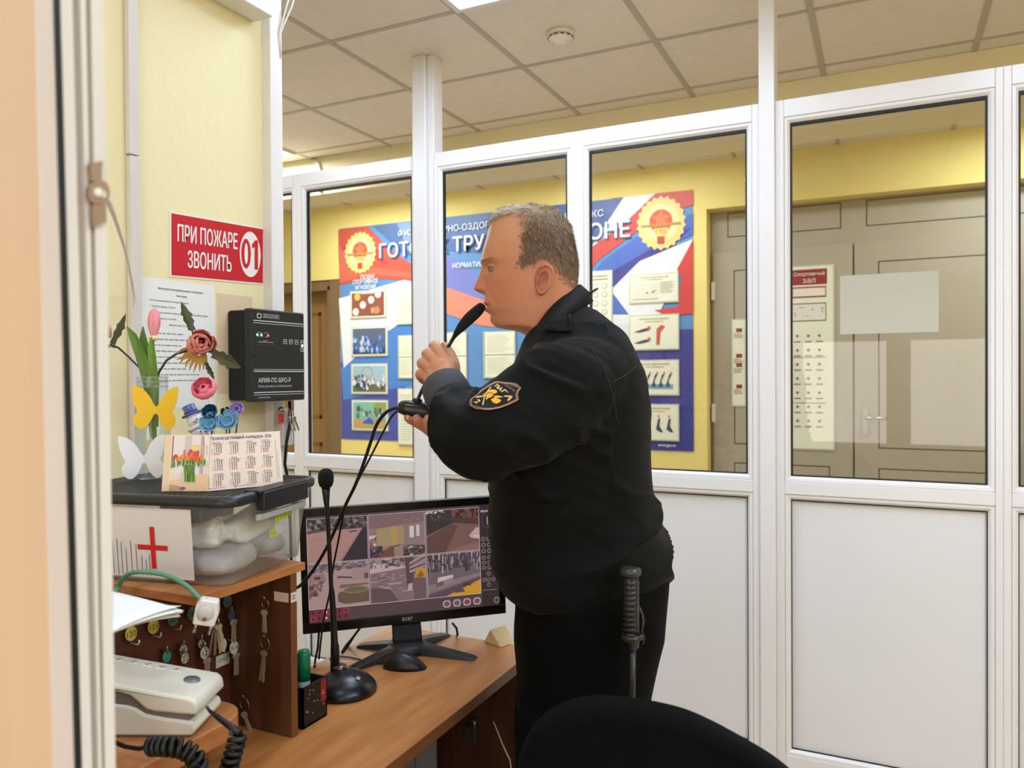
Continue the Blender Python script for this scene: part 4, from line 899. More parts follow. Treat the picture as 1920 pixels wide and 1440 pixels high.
m_sky = mat('chenille_blue', (120, 176, 204), .9, c2=(96, 150, 186), scale=200, sheen=.5)
small_flower(396, 776, -.04, .017, 12, 4, mat('beaded_teal', (24, 86, 124), .3, c2=(10, 50, 84), scale=300), 'dark teal sparkling flower beside the snowman', F(398, 850, -.03))
small_flower(396, 798, -.05, .019, 6, 2, m_sky, 'pale blue chenille flower just under the dark teal one', F(398, 850, -.04), cup=.1)
small_flower(430, 794, -.045, .021, 6, 2, m_sky, 'pale blue chenille flower on the right, below the purple one', F(426, 850, -.03), cup=.1)
small_flower(446, 771, -.03, .016, 6, 2, mat('chenille_purple', (160, 132, 200), .9, c2=(134, 106, 180), scale=200, sheen=.5), 'purple chenille flower at the right of the little bunch', F(432, 850, -.02), cup=.3)
small_flower(424, 774, -.02, .011, 5, 2, mat('dark_green_tinsel', (24, 60, 46), .5), 'dark green tinsel bud between the blue and purple flowers', F(424, 850, -.02))

# ------------------------------------------------------------------ things on the yellow wall
XW = -1.49
a0, a1, a2 = on_x(321, 515.6, XW+.001), on_x(492, 531, XW+.001), on_x(318, 400, XW+.001)
wS, hS = .293, .143; t = thing('fire_sign', 'red fire telephone sign with white letters and 01 on the yellow wall', 'sign', a0)
SF = frame(a0, a1-a0, (0, 0, 1), None); SF = frame(a0, (a1-a0), Vector((0, .012, 1)))
T = Sheet(SF, .0003); b = T.mb; b.c = lin((238, 232, 224)); b.box((-.004, -.004, -.0006), (wS+.002, hS+.004, .0006), SF)
RED = (198, 34, 44); T.rect(0, 0, wS, hS, RED, 4)
wc = (240, 232, 228)
T.text('ПРИ ПОЖАРЕ', .017, .080, .041, wc, 6, w=.185, bold=.03); T.text('ЗВОНИТЬ', .046, .021, .041, wc, 6, w=.136, bold=.03)
T.disc(.247, .072, .037, wc, 6, 36, .059); T.disc(.2315, .0725, .0165, RED, 8, 32, .0385); T.disc(.2315, .0725, .0060, wc, 9, 28, .0270); T.poly([(.2615, .034), (.2735, .034), (.2735, .111), (.2640, .111), (.2525, .099), (.2525, .087), (.2615, .093)], RED, 8)
T.mb.build('sign_plate', m_print, t)
a = on_x(264, 518, XW+.0006); t = tag(MB().box((XW, a.y, a.z-.297), (XW+.0006, a.y+.210, a.z)).build('instruction_sheet', m_paper), 'white sheet of printed instructions taped to the yellow wall behind the flowers', 'paper')
T = Sheet(frame((XW+.0009, a.y, a.z-.297), (0, 1, 0), (0, 0, 1)), .0002); ink = (70, 70, 76)
T.text('Инструкция пользования речевого оповещателя', .045, .272, .0062, ink, 1, w=.128, bold=.02); T.text('При пожаре', .095, .259, .0056, ink, 1, w=.03, bold=.02)
for i, (s, u) in enumerate((('При возникновении пожара в здании:', .022), ('1. Нажать кнопку «Пуск»', .022), ('2. На приборе нажать клавишу, дождаться включения сирены', .022), ('3. Нажать кнопку «Отбой»', .022), ('Внештатная ситуация', .075))): T.text(s, u, .244-.0135*i, .0056, ink, 1, maxw=.165)
for i in range(9): T.lines(.022, .185, .170-.0135*i, .1755-.0135*i, 1, (140, 140, 144), 1, seed=i, ragged=.5, fill=.42)
T.mb.build('printed_text', m_print, t)
a = on_x(405, 549, XW+.0005); tag(MB().box((XW, a.y+.002, a.z-.25), (XW+.0005, a.y+.122, a.z)).build('paper_patch', mat('old_paper', (226, 200, 164), .8, var=.03)), 'blank beige sheet of paper on the wall behind the black control box', 'paper')
# voice alarm control box
XB, Y0, Y1 = -1.405, 1.440, 1.634; zt, zb = on_x(472, 577, XB).z, on_x(473, 754, XB).z
cb = thing('alarm_control_box', 'black voice alarm control box with white lettering on the yellow wall', 'control box', (XW, 1.53, zb))
b = MB(); b.box((XW+.001, Y0+.004, zb+.003), (XB-.026, Y1-.004, zt-.003)); b.build('back_case', m_blackm, cb, bevel=.006)
b = MB(); b.box((XB-.026, Y0, zb), (XB, Y1, zt)); b.build('front_cover', mat('control_black', (24, 24, 26), .5, var=.05), cb, bevel=.005, seg=3)
T = Sheet(frame((XB+.0004, Y0, zb), (0, 1, 0), (0, 0, 1)), .0002); w, h = Y1-Y0, zt-zb; LW = (214, 214, 214)
for v, th in ((.865, .009), (.842, .005), (.345, .005), (.322, .010), (.095, .009), (.072, .005)): T.rect(.03*w, v*h, .97*w, v*h+th*h, LW, 1)
T.text('АРИЯ-ПС-БРО-Р', .11*w, .205*h, .052*h, LW, 1, w=.60*w, bold=.03); T.text('блок речевого оповещения', .11*w, .145*h, .036*h, (190, 190, 190), 1, w=.62*w)
T.lines(.11*w, .33*w, .036*h, .052*h, 1, (170, 170, 170), 1, ragged=.05, fill=.6)
T.text('ЭЛЕКТРОТЕХНИКА', .20*w, .930*h, .019*h, LW, 1, w=.30*w, bold=.03); T.text('АВТОМАТИКА', .20*w, .905*h, .019*h, LW, 1, w=.30*w, bold=.03)
T.disc(.135*w, .922*h, .046*w, LW, 1, 24, .030*h); T.disc(.135*w, .922*h, .026*w, (24, 24, 26), 2, 20, .017*h); T.rect(.09*w, .918*h, .18*w, .926*h, (24, 24, 26), 3); T.rect(.128*w, .895*h, .142*w, .95*h, (24, 24, 26), 3)
for i, (u, v, s) in enumerate(((.1, .735, 'ПИТАНИЕ'), (.22, .735, 'НЕИСПР'), (.1, .695, 'ОСН'), (.17, .695, 'РЕЗ'), (.24, .695, 'АКБ'))): T.text(s, u*w, v*h, .012*h, (190, 190, 190), 1, maxw=.1*w)
T.rect(.12*w, .64*h, .38*w, .644*h, LW, 1); T.text('ЛИНИИ', .2*w, .652*h, .012*h, (190, 190, 190), 1)
for i in range(5): T.text(str(i+1), (.11+.065*i)*w, .61*h, .012*h, (190, 190, 190), 1)
for i in range(4): u = .575+.112*i; T.rect(u*w, .635*h, (u+.066)*w, .685*h, LW, 1); T.rect((u+.008)*w, .640*h, (u+.058)*w, .680*h, (24, 24, 26), 2); T.rect((u+.015)*w, .657*h, (u+.05)*w, .665*h, LW, 3)
u = .911; T.rect(u*w, .555*h, (u+.066)*w, .605*h, LW, 1); T.rect((u+.008)*w, .560*h, (u+.058)*w, .600*h, (24, 24, 26), 2); T.rect((u+.028)*w, .57*h, (u+.038)*w, .59*h, LW, 3)
T.mb.build('front_lettering', m_print, cb)
led = lambda v, u, m, nm: (lambda b: (b.lathe([(.0001, .0025), (.0022, .0018), (.0028, 0)], axis_frame((XB, Y0+u*w, zb+v*h), (1, 0, 0)), 12), b.build('indicator', m, cb)))(MB())
m_gl = mat('green_led', (120, 255, 170), .4, emit=(120, 255, 170), estr=3); m_rl = mat('red_led', (255, 110, 90), .4, emit=(255, 90, 70), estr=2); m_wl = mat('pale_led', (230, 255, 240), .4, emit=(230, 255, 240), estr=2.5)
led(.718, .10, m_gl, 0); led(.718, .17, m_gl, 0); led(.715, .29, m_rl, 0); led(.622, .945, m_wl, 0)
b = MB()
for u, v in ((.945, .955), (.945, .055), (.04, .50)): b.lathe([(.0001, .0006), (.0052, .0006), (.0058, 0)], axis_frame((XB, Y0+u*w, zb+v*h), (1, 0, 0)), 14)
b.build('screw_hole', m_gasket, cb)
# fire call point with its keys, and the cable of the control box
a = on_x(503, 772, -1.447); YC = a.y
cp = thing('call_point', 'small white key switch box with a red square below the black control box', 'call point', (XW, YC+.045, 1.28))
zc1, zc0 = on_x(520, 771, -1.435).z, on_x(520, 838, -1.435).z
b = MB(); b.box((-1.4615, 1.577, zc0), (-1.432, 1.619, zc1)); b.build('case', mat('switch_box', (206, 196, 188), .5), cp, bevel=.003)
q = on_x(526, 784, -1.432); b = MB(); b.box((-1.432, q.y-.010, q.z-.013), (-1.429, q.y+.010, q.z+.012)); b.build('red_window', mat('red_window', (206, 50, 46), .35), cp, bevel=.001)
q = on_x(527, 768, -1.432); b = MB(); b.tube([q+Vector((-.004, 0, 0)), q+Vector((.010, 0, 0))], .0075, 14); b.build('lock', m_steel, cp)
kb = thing('key_bunch', 'keys hanging from the lock of the switch box under the control box', 'keys', q+Vector((.014, 0, -.004)))
b = MB(); add_key(b, q+Vector((.012, 0, .006)), (.1, .2, -1), (.3, 1, 0), .03); b.build('key', m_key, kb)
b = MB(); add_ring(b, q+Vector((.013, .012, -.008)), .013, (1, .4, .2), .001); b.build('ring', m_steel, kb)
for i in range(3): b = MB(); add_key(b, q+Vector((.014+.004*i, .016+.003*i, -.018)), (.05*i, .25+.1*i, -1), (1, .6*i-.5, 0), .042); b.build('key', m_key, kb)
b = MB(); b.tube([on_x(543, 752, -1.43), on_x(545, 790, -1.425), on_x(537, 830, -1.43), on_x(534, 870, -1.44), on_x(541, 905, -1.45), on_x(545, 1000, -1.46), on_x(550, 1250, -1.46)], .0042, 8)
tag(b.build('control_box_cable', m_rubber), 'black cable hanging down from the alarm control box', 'cable')
# long fitting high on the wall, with cables beside it
q1 = on_x(474, 43, XW); ze = q1.z; xo = XW
for i in range(60):
    if dep(512, 31, 1).x*0+on_y(512, 31, q1.y).x > xo: xo += .002
qe = on_y(512, 31, q1.y); xo = qe.x
lf = thing('wall_light_fitting', 'long white fitting mounted high on the yellow wall, cut by the top edge', 'wall fitting', (XW, q1.y, ze))
b = MB(); b.box((XW+.001, q1.y-.50, ze), (xo, q1.y, ze+.09)); b.build('housing', m_white, lf, bevel=.004)
b = MB(); b.box((XW+.03, q1.y-.48, ze-.008), (xo-.06, q1.y-.24, ze)); b.build('lens', mat('fitting_lens', (200, 190, 180), .3), lf, bevel=.003)
for i, (xa, xb, lab) in enumerate(((551, 525, 'white cable curving down beside the white wall post, outer one'), (541, 523, 'white cable beside the white wall post, inner one'))):
    b = MB(); b.tube([on_x(xa+8, -30, -1.452), on_x(xa-4, 12, -1.453), on_x((xa+xb)/2-1, 35, -1.457), on_x(xb+.5, 62, -1.460), on_x(xb+1, 110, -1.464)], .0026, 8)
    tag(b.build('loose_cable', m_white), lab, 'cable')

# ------------------------------------------------------------------ phone on its shelf, papers, plug
ZS = .88
ps = thing('phone_shelf', 'small round-cornered orange wood shelf under the telephone', 'shelf', (-1.0, .75, ZS))
b = MB(); pts = [(-1.112, .45), (-.897, .45)]; r = .055; cx, cy = -.897-r, .916-r
pts += [(cx+r*math.cos(PI/2*i/8), cy+r*math.sin(PI/2*i/8)) for i in range(9)]+[(-1.112, .916)]
b.prism(pts, .030, Matrix.Translation((0, 0, ZS-.030)), True); b.build('shelf_board', m_shelfw, ps, bevel=.002)
b = MB(); b.box((-1.10, .46, .7502), (-.985, .80, ZS-.030)); b.build('shelf_block', m_dwood, ps)
m_cream = mat('cream_plastic', (226, 219, 202), .38, var=.02, scale=5); m_groove = mat('grey_groove', (120, 112, 106), .5)
ph = thing('telephone', 'cream corded telephone on the orange shelf at the left edge', 'telephone', (-1.0, .84, ZS))
O = on_z(368, 1384, ZS); an = .43; px_ = Vector((math.cos(an), math.sin(an), 0)); py_ = Vector((-math.sin(an), math.cos(an), 0)); Zv = Vector((0, 0, 1)); PW = .098
PF = lambda inset: frame(O+py_*(PW-inset), px_, Zv, -py_)
base = [(-.20, .002), (-.008, .002), (.000, .012), (-.004, .023), (-.05, .029), (-.075, .034), (-.088, .042), (-.10, .046), (-.20, .0575)]
b = MB(); b.prism(base, PW, PF(0)); b.build('base', m_cream, ph, bevel=.005, seg=3)
hs = [(-.05, .0365), (.000, .032), (.003, .038), (.001, .052), (-.007, .0585), (-.15, .0835), (-.20, .0923), (-.20, .0785), (-.112, .0650), (-.097, .0605), (-.084, .050), (-.073, .0405), (-.062, .0375)]
b = MB(); b.prism(hs, PW+.003, PF(-.0015)); b.build('handset', m_cream, ph, bevel=.006, seg=3)
gr = [(-.195, .045), (-.105, .034), (-.07, .024), (-.012, .018), (-.010, .036), (-.058, .042), (-.080, .056), (-.098, .066), (-.112, .070), (-.195, .083)]
b = MB(); b.prism(gr, PW-.008, PF(.004)); b.build('groove', m_groove, ph)
b = MB(); b.prism([(-.195, 0), (-.014, 0), (-.014, .003), (-.195, .003)], PW-.006, PF(.003)); b.build('foot', mat('grey_foot', (96, 88, 86), .6), ph)
top = lambda x, y: O+px_*x+py_*y+Zv*(.0585+(-x-.007)*.1755)
tilt = (px_-Zv*.1755).normalized()
c = top(-.030, .056); b = MB(); b.lathe([(.0001, .0022), (.0115, .0018), (.0135, -.002)], frame(c, tilt, py_), 28); b.build('button', mat('grey_button', (132, 132, 132), .35, metal=.3), ph)
for i in range(5):
    c = top(-.0635-.0225*i, .080); b = MB(); b.box((-.0088, -.006, -.002), (.0088, .006, .0012), frame(c, tilt, py_)); kk = b.build('button', m_cream, ph, bevel=.002)
    T = Sheet(frame(c+Zv*.0016, tilt, py_), .0001); T.rect(-.001, -.004, .0003, .004, (84, 78, 76), 0); T.rect(.002, .0015, .004, .003, (84, 78, 76), 0); T.rect(-.004, -.003, -.002, -.001, (84, 78, 76), 0); T.mb.build('marking', m_print, kk)
def coil(pts, r, pitch, rt):
    """Helical cord along a path."""
    pts = [Vector(p) for p in pts]; P = []
    for i in range(len(pts)-1):
        p0, p1, p2, p3 = pts[max(i-1, 0)], pts[i], pts[i+1], pts[min(i+2, len(pts)-1)]
        for k in range(60):
            s = k/60; P.append(.5*((2*p1)+(p2-p0)*s+(2*p0-5*p1+4*p2-p3)*s*s+(3*p1-p0-3*p2+p3)*s**3))
    out = []; ang = 0; up = None; last = P[0]; acc = 0
    for i in range(len(P)-1):
        t = (P[i+1]-P[i]).normalized()
        up = t.orthogonal().normalized() if up is None else (up-t*up.dot(t)).normalized()
        w = t.cross(up); L = (P[i+1]-P[i]).length; n = max(1, int(L/pitch*14))
        for k in range(n):
            a = 2*PI*(acc+L*k/n)/pitch; out.append(P[i]+t*(L*k/n)+(up*math.cos(a)+w*math.sin(a))*r)
        acc += L
    return out
cd = thing('handset_cord', 'black curly telephone cord hanging over the edge of the orange shelf', 'cord', (-.89, .80, ZS))
def C(px, py, t): return dep(px, py, t)
b = MB(); b.tube([C(388, 1326, 1.125), C(393, 1333, 1.10), C(410, 1346, 1.085), C(432, 1362, 1.075), C(450, 1376, 1.07)], [.0022, .0022, .0038, .0046, .0062], 10); b.build('strain_relief', m_rubber, cd)
b = MB(); b.tube(coil([C(447, 1376, 1.07), C(441, 1400, 1.065), C(432, 1430, 1.06), C(424, 1470, 1.06), C(430, 1530, 1.05), C(400, 1580, 1.04), C(360, 1530, 1.03), C(372, 1440, 1.02), C(350, 1408, 1.02), C(318, 1400, 1.02), C(282, 1399, 1.03)], .0098, .0088, .0038), .0038, 7); b.build('coil', m_rubber, cd)
b = MB(); b.tube([C(282, 1399, 1.03), C(262, 1404, 1.04), C(235, 1400, 1.055), C(200, 1385, 1.07)], .003, 8); b.build('plain_end', m_rubber, cd)
# small block shelf hidden behind the jamb carries the papers
b = MB(); b.box((-1.10, .46, .8803), (-.90, .60, 1.110)); tag(b.build('paper_holder', m_dwood), 'brown block on the shelf that carries the pile of papers', 'paper holder')
R = random.Random(6)
zz = 1.1105; tips = [(340, 1139), (345, 1146), (343, 1147), (338, 1152), (333, 1150)]
for i in range(5):
    b = MB(); tip = on_z(*tips[4-i], zz); far = on_z(212, 1116-i*.3, zz+.0); n = 8; dirv = (tip-far)
    A_, B_ = on_z(330-3*i, 1135+i, zz), on_z(150, 1100, zz); Cc = on_z(150, 1215+i*2, zz)
    quad = [B_, Cc, tip, A_]
    # gently sagging sheet: grid over the quad
    g = []
    for u in range(n+1):
        row = []
        for v in range(5):
            s, w_ = u/n, v/4; p = (quad[0]*(1-s)+quad[3]*s)*(1-w_)+(quad[1]*(1-s)+quad[2]*s)*w_
            row.append(p+Vector((0, 0, .0005*i+.006*math.sin(s*PI)*(.3+.7*w_) - .004*s*s*(4-i)*.25)))
        g.append(row)
    b.rings(g, False, False, True)
    tag(b.build('paper_sheet', m_paper, solid=.0004), ['lowest sheet of the white paper pile above the phone', 'second sheet from the bottom of the paper pile above the phone', 'middle sheet of the white paper pile above the phone', 'second sheet from the top of the paper pile above the phone', 'topmost white sheet of the paper pile above the phone'][i], 'paper', 'loose papers above the telephone'); zz += .0022
m_gcab = mat('green_cable', (96, 150, 120), .5, var=.05)
pl = thing('power_plug', 'white power plug on a green cable, dangling in front of the key cabinet', 'plug', C(388, 1150, 1.17))
fr = frame(C(388, 1148, 1.17), RGT*.97-UPV*.24+FWD*.3, UPV*.97+RGT*.22)
b = MB(); b.prism([(-.0165, -.018), (.0145, -.018), (.0175, .004), (.0135, .021), (-.0125, .021), (-.0175, .010)], .022, fr @ Matrix.Translation((0, 0, -.011)), False); b.build('body', m_white, pl, bevel=.003)
b = MB(); b.lathe([(.0001, .0135), (.011, .0135), (.0125, .011)], fr @ Matrix.Translation((-.002, .002, 0)), 24); b.build('face_disc', mat('plug_grey', (206, 200, 196), .45), pl)
b = MB(); b.lathe([(.0001, .0142), (.0026, .0142), (.003, .0135)], fr @ Matrix.Translation((-.001, -.006, 0)), 14); b.build('screw', mat('screw_brown', (110, 84, 70), .5), pl)
for x in (-.011, .011):
    b = MB(); b.tube([fr @ Vector((x, -.016, 0)), fr @ Vector((x-.001, -.033, 0))], .0023, 10); b.build('pin', m_steel, pl)
b = MB(); b.tube(spline([fr @ Vector((-.004, .018, 0)), C(374, 1121, 1.18), C(352, 1100, 1.19), C(325, 1084, 1.20), C(295, 1075, 1.21), C(262, 1072, 1.21), C(240, 1077, 1.22), C(228, 1088, 1.23), C(222, 1102, 1.24), C(200, 1125, 1.22)], 6), .0037, 10); b.build('cable', m_gcab, pl)

# ------------------------------------------------------------------ monitor
dl, dr = 1.80, 1.915
TLc, BLc, BRc = dep(571, 955, dl), dep(568, 1190, dl), dep(949, 1150, dr)
mo = thing('monitor', 'black desktop monitor showing six security camera views', 'monitor', on_z(762, 1222, .75))
ux = (BRc-BLc); MW = ux.length; MH = (TLc-BLc).length; uy = (TLc-BLc).normalized(); ux.normalize(); uy = (uy-ux*uy.dot(ux)).normalized(); MF = frame(BLc, ux, uy)
b = MB(); bz = (.0155, .0235, .0155, .019)   # left, bottom, right, top bezel
b.box((0, 0, -.022), (MW, bz[1], 0), MF); b.box((0, MH-bz[3], -.022), (MW, MH, 0), MF); b.box((0, bz[1], -.022), (bz[0], MH-bz[3], 0), MF); b.box((MW-bz[2], bz[1], -.022), (MW, MH-bz[3], 0), MF)
b.build('bezel', mat('gloss_black', (9, 9, 10), .25, var=.05), mo, bevel=.0015)
b = MB(); b.box((.004, .004, -.040), (MW-.004, MH-.004, -.021), MF); b.box((MW*.2, MH*.1, -.065), (MW*.8, MH*.85, -.038), MF); b.build('back_cover', m_blackm, mo, bevel=.006)
SF = MF @ Matrix.Translation((bz[0], bz[1], -.003)); SW, SH = MW-bz[0]-bz[2], MH-bz[1]-bz[3]
T = Sheet(SF, .00006); sx = lambda u: u*SW; sy = lambda v: v*SH
T.rect(0, 0, SW, SH, (84, 66, 72), 0)
U = [0, .312, .612, .905]; V = [.125, .555, .985]
def cell(i, j):
    u0, u1, v0, v1 = U[i]*SW, (U[i+1]-.004)*SW, V[1-j]*SH, (V[2-j]-.006)*SH
    return lambda x, y: (u0+(u1-u0)*x, v0+(v1-v0)*y)
def pol(c, pts, col, k): T.poly([c(*p) for p in pts], col, k)
def spk(c, box, cols, n, s, k, seed, tall=1.0):
    R = random.Random(seed)
    for i in range(n):
        x, y = R.uniform(box[0], box[2]), R.uniform(box[1], box[3]); a = s*R.uniform(.4, 1.2); q = a*tall
        x0, x1, y0, y1 = max(0, x-a), min(1, x+a), max(0, y-q), min(1, y+q); pol(c, [(x0, y0), (x1, y0), (x1, y1), (x0, y1)], R.choice(cols), k+i % 5)
full = [(0, 0), (1, 0), (1, 1), (0, 1)]
# 1: paved path and dark road
c = cell(0, 0); pol(c, full, (176, 132, 126), 1); pol(c, [(0, .70), (1, .72), (1, 1), (0, 1)], (84, 74, 74), 2); spk(c, (0, .74, 1, 1), [(60, 52, 54), (110, 96, 98), (140, 126, 128), (48, 44, 46)], 90, .03, 3, 1, 1.2)
pol(c, [(.55, 0), (1, 0), (1, .72), (.93, .74)], (52, 46, 54), 9); pol(c, [(0, .66), (.4, .72), (.2, .74), (0, .73)], (96, 78, 74), 9)
for y in (.18, .36, .5): pol(c, [(0, y), (.62+.3*y, y+.04), (.62+.3*y, y+.047), (0, y+.008)], (150, 112, 108), 9)
pol(c, [(.5, 0), (.54, 0), (.92, .72), (.9, .72)], (150, 120, 116), 10); pol(c, [(.70, .63), (.85, .66), (.8, .69), (.68, .67)], (110, 86, 82), 11)
# 2: room
c = cell(1, 0); pol(c, full, (150, 118, 114), 1); pol(c, [(0, .70), (.12, .68), (.9, .76), (1, .78), (1, 1), (0, 1)], (128, 100, 104), 2); pol(c, [(.14, .25), (.62, .30), (.62, .70), (.14, .66)], (164, 140, 104), 3); pol(c, [(.40, .22), (.50, .22), (.50, .70), (.40, .70)], (176, 148, 84), 4)
pol(c, [(.62, .24), (.95, .2), (.95, .76), (.62, .70)], (140, 118, 118), 3); pol(c, [(.72, .42), (.80, .42), (.80, .68), (.72, .68)], (214, 196, 190), 5); pol(c, [(.84, .44), (.90, .44), (.90, .70), (.84, .70)], (206, 190, 186), 5)
pol(c, [(0, .0), (1, .0), (1, .22), (.7, .26), (.55, .18), (.2, .1), (0, .2)], (92, 66, 70), 5); pol(c, [(.2, 0), (.55, 0), (.55, .28), (.4, .26), (.2, .12)], (112, 76, 62), 6); pol(c, [(.44, 0), (.6, 0), (.6, .27), (.44, .23)], (150, 126, 120), 7); pol(c, [(.62, .06), (.86, .06), (.84, .24), (.62, .24)], (104, 88, 84), 7)
spk(c, (0, .25, .14, .66), [(206, 186, 176), (170, 120, 116), (120, 90, 90), (220, 200, 190)], 34, .03, 6, 4); spk(c, (0, .0, .25, .25), [(50, 40, 60), (140, 60, 80), (60, 60, 70), (110, 80, 80)], 24, .04, 7, 5); spk(c, (.62, .0, 1, .22), [(70, 56, 56), (190, 170, 160), (60, 52, 56)], 20, .03, 8, 6); spk(c, (.5, .8, .95, .95), [(190, 160, 156)], 5, .03, 6, 7, .15)
# 3: hall floor
c = cell(2, 0); pol(c, full, (124, 90, 84), 1); pol(c, [(0, .42), (.55, .70), (.6, 1), (0, 1)], (62, 52, 56), 2); pol(c, [(.5, .68), (1, .6), (1, 1), (.5, 1)], (84, 60, 56), 2); pol(c, [(0, 0), (.35, .0), (.6, .6), (.48, .66), (0, .36)], (100, 72, 68), 3)
spk(c, (0, .93, .38, .985), [(230, 210, 206), (160, 130, 130)], 22, .018, 4, 8); spk(c, (.5, .8, 1, .97), [(60, 40, 40), (116, 84, 78), (140, 70, 72), (96, 76, 72)], 40, .03, 4, 9, 1.8); spk(c, (.06, .74, .5, .88), [(110, 100, 106), (84, 74, 80)], 40, .012, 4, 10, 1)
pol(c, [(.84, .30), (1, .26), (1, .52), (.94, .54), (.80, .36)], (196, 164, 158), 5); pol(c, [(.88, .33), (1, .30), (1, .34), (.9, .36)], (222, 196, 188), 6); pol(c, [(.3, 0), (1, 0), (1, .2), (.6, .1)], (140, 104, 98), 3)
# 4: yard with flower bed
c = cell(0, 1); pol(c, full, (172, 140, 138), 1); pol(c, [(0, .82), (1, .86), (1, 1), (0, 1)], (120, 102, 104), 2); spk(c, (0, .80, 1, 1), [(104, 88, 92), (140, 124, 128), (90, 74, 78), (160, 146, 150)], 70, .04, 3, 11, .9)
pol(c, [(0, .2), (.28, .62), (0, .62)], (116, 86, 82), 8); spk(c, (0, .3, .22, .6), [(140, 104, 96), (90, 66, 64), (160, 128, 120)], 30, .03, 9, 12); pol(c, [(0, .62), (.3, .62), (.26, .78), (0, .78)], (146, 120, 118), 8); pol(c, [(.1, .66), (.2, .66), (.2, .72), (.1, .72)], (80, 62, 64), 9)
pol(c, [(.7, .58), (.98, .56), (1, .84), (.74, .86)], (160, 134, 134), 8); pol(c, [(.92, .6), (.99, .6), (.99, .72), (.92, .72)], (104, 74, 74), 9); pol(c, [(.45, .66), (.72, .62), (.72, .66), (.5, .70)], (92, 78, 84), 9)
pol(c, [(.48, .12), (.60, .06), (1, .08), (1, .34), (.5, .34), (.47, .26)], (104, 84, 70), 10); T.disc(*c(.78, .36), .22*SW*.31, (128, 112, 84), 11, 24, .075*SH*.45); T.disc(*c(.78, .37), .17*SW*.31, (104, 100, 76), 12, 20, .05*SH*.45); pol(c, [(.5, .42), (1, .46), (1, .50), (.52, .5)], (120, 96, 88), 11)
# 5: tree
c = cell(1, 1); pol(c, full, (130, 106, 110), 1); pol(c, [(0, .68), (.7, .76), (.7, .80), (0, .86)], (196, 166, 164), 2); spk(c, (0, .8, .7, 1), [(110, 92, 92), (150, 130, 132), (84, 70, 72), (190, 170, 170)], 60, .035, 3, 13); spk(c, (.05, .2, .65, .66), [(150, 126, 132), (112, 92, 96), (170, 146, 148), (120, 100, 106)], 60, .05, 2, 14, .35)
pol(c, [(0, 0), (.5, 0), (.35, .3), (0, .36)], (96, 78, 82), 7); pol(c, [(.65, .25), (.76, .25), (.78, 1), (.62, 1)], (92, 70, 68), 9)
for i in range(9): pol(c, [(.7, .6+.03*i), (1, .66+.05*i), (1, .675+.05*i), (.7, .62+.03*i)], (190, 166, 164) if i % 3 else (80, 62, 62), 10)
pol(c, [(.78, .52), (1, .50), (1, .70), (.84, .74)], (190, 140, 54), 10); pol(c, [(.82, .54), (.9, .5), (.96, .56), (.9, .66)], (140, 96, 50), 11); pol(c, [(.65, .22), (.74, .22), (.75, .40), (.67, .38)], (180, 160, 166), 11); pol(c, [(.76, 0), (1, 0), (1, .48), (.78, .5)], (112, 86, 92), 8)
# 6: car park in front of trees
c = cell(2, 1); pol(c, full, (112, 96, 102), 1); pol(c, [(0, .58), (1, .70), (1, 1), (0, 1)], (86, 70, 78), 2); spk(c, (0, .62, 1, 1), [(60, 48, 56), (110, 94, 102), (176, 160, 168), (72, 58, 66), (140, 122, 130)], 120, .012, 3, 15, 7)
pol(c, [(0, .10), (1, .42), (1, .50), (.3, .34), (0, .3)], (140, 116, 122), 8); pol(c, [(0, 0), (.7, 0), (1, .3), (1, .40), (0, .06)], (92, 76, 88), 9); pol(c, [(.18, .34), (.48, .42), (.48, .50), (.2, .46)], (206, 184, 182), 10); pol(c, [(.16, .24), (.3, .28), (.3, .38), (.16, .34)], (110, 90, 98), 10); pol(c, [(.3, .28), (.48, .36), (.48, .44), (.3, .38)], (150, 128, 132), 10)
pol(c, [(.32, 0), (1, 0), (1, .34), (.6, .14)], (206, 150, 50), 11); pol(c, [(.66, .2), (.82, .22), (.80, .30), (.66, .28)], (80, 64, 60), 12); pol(c, [(.50, .07), (.7, .08), (.66, .16), (.52, .14)], (96, 76, 66), 12)
for i in range(3):
    for j in range(2):
        u0, u1, v0, v1 = U[i]*SW, (U[i+1]-.004)*SW, V[1-j]*SH, (V[2-j]-.006)*SH
        for q in ((u0, v0, u1, v0+.0012), (u0, v1-.0010, u1, v1), (u0, v0, u0+.001, v1), (u1-.001, v0, u1, v1)): T.rect(*q, (206, 190, 186), 20)
T.rect(.905*SW, 0, SW, SH, (58, 44, 50), 1); T.text('BEWARD', .912*SW, .925*SH, .020*SH, (220, 216, 220), 4, w=.08*SW, bold=.04)
def knob(u, v, ru, rv): T.disc(u*SW, v*SH, ru*SW, (150, 132, 136), 3, 16, rv*SH); T.disc(u*SW, v*SH, ru*.72*SW, (74, 56, 60), 4, 16, rv*.68*SH)
for r, v in enumerate((.66, .60, .54, .475, .425, .375)):
    for k in range(3): knob(.921+.03*k, v, .0115, .022 if r < 3 else .018)
for u, v in ((.945, .315), (.921, .255), (.945, .255), (.972, .255), (.945, .205)): knob(u, v, .0105, .020)
T.rect(.91*SW, .150*SH, .99*SW, .153*SH, (190, 176, 180), 3); T.disc(.945*SW, .85*SH, .03*SW, (84, 68, 74), 2, 24, .08*SH); T.disc(.945*SW, .85*SH, .026*SW, (52, 40, 46), 3, 24, .07*SH); T.rect(.944*SW, .80*SH, .948*SW, .88*SH, (200, 190, 190), 4)
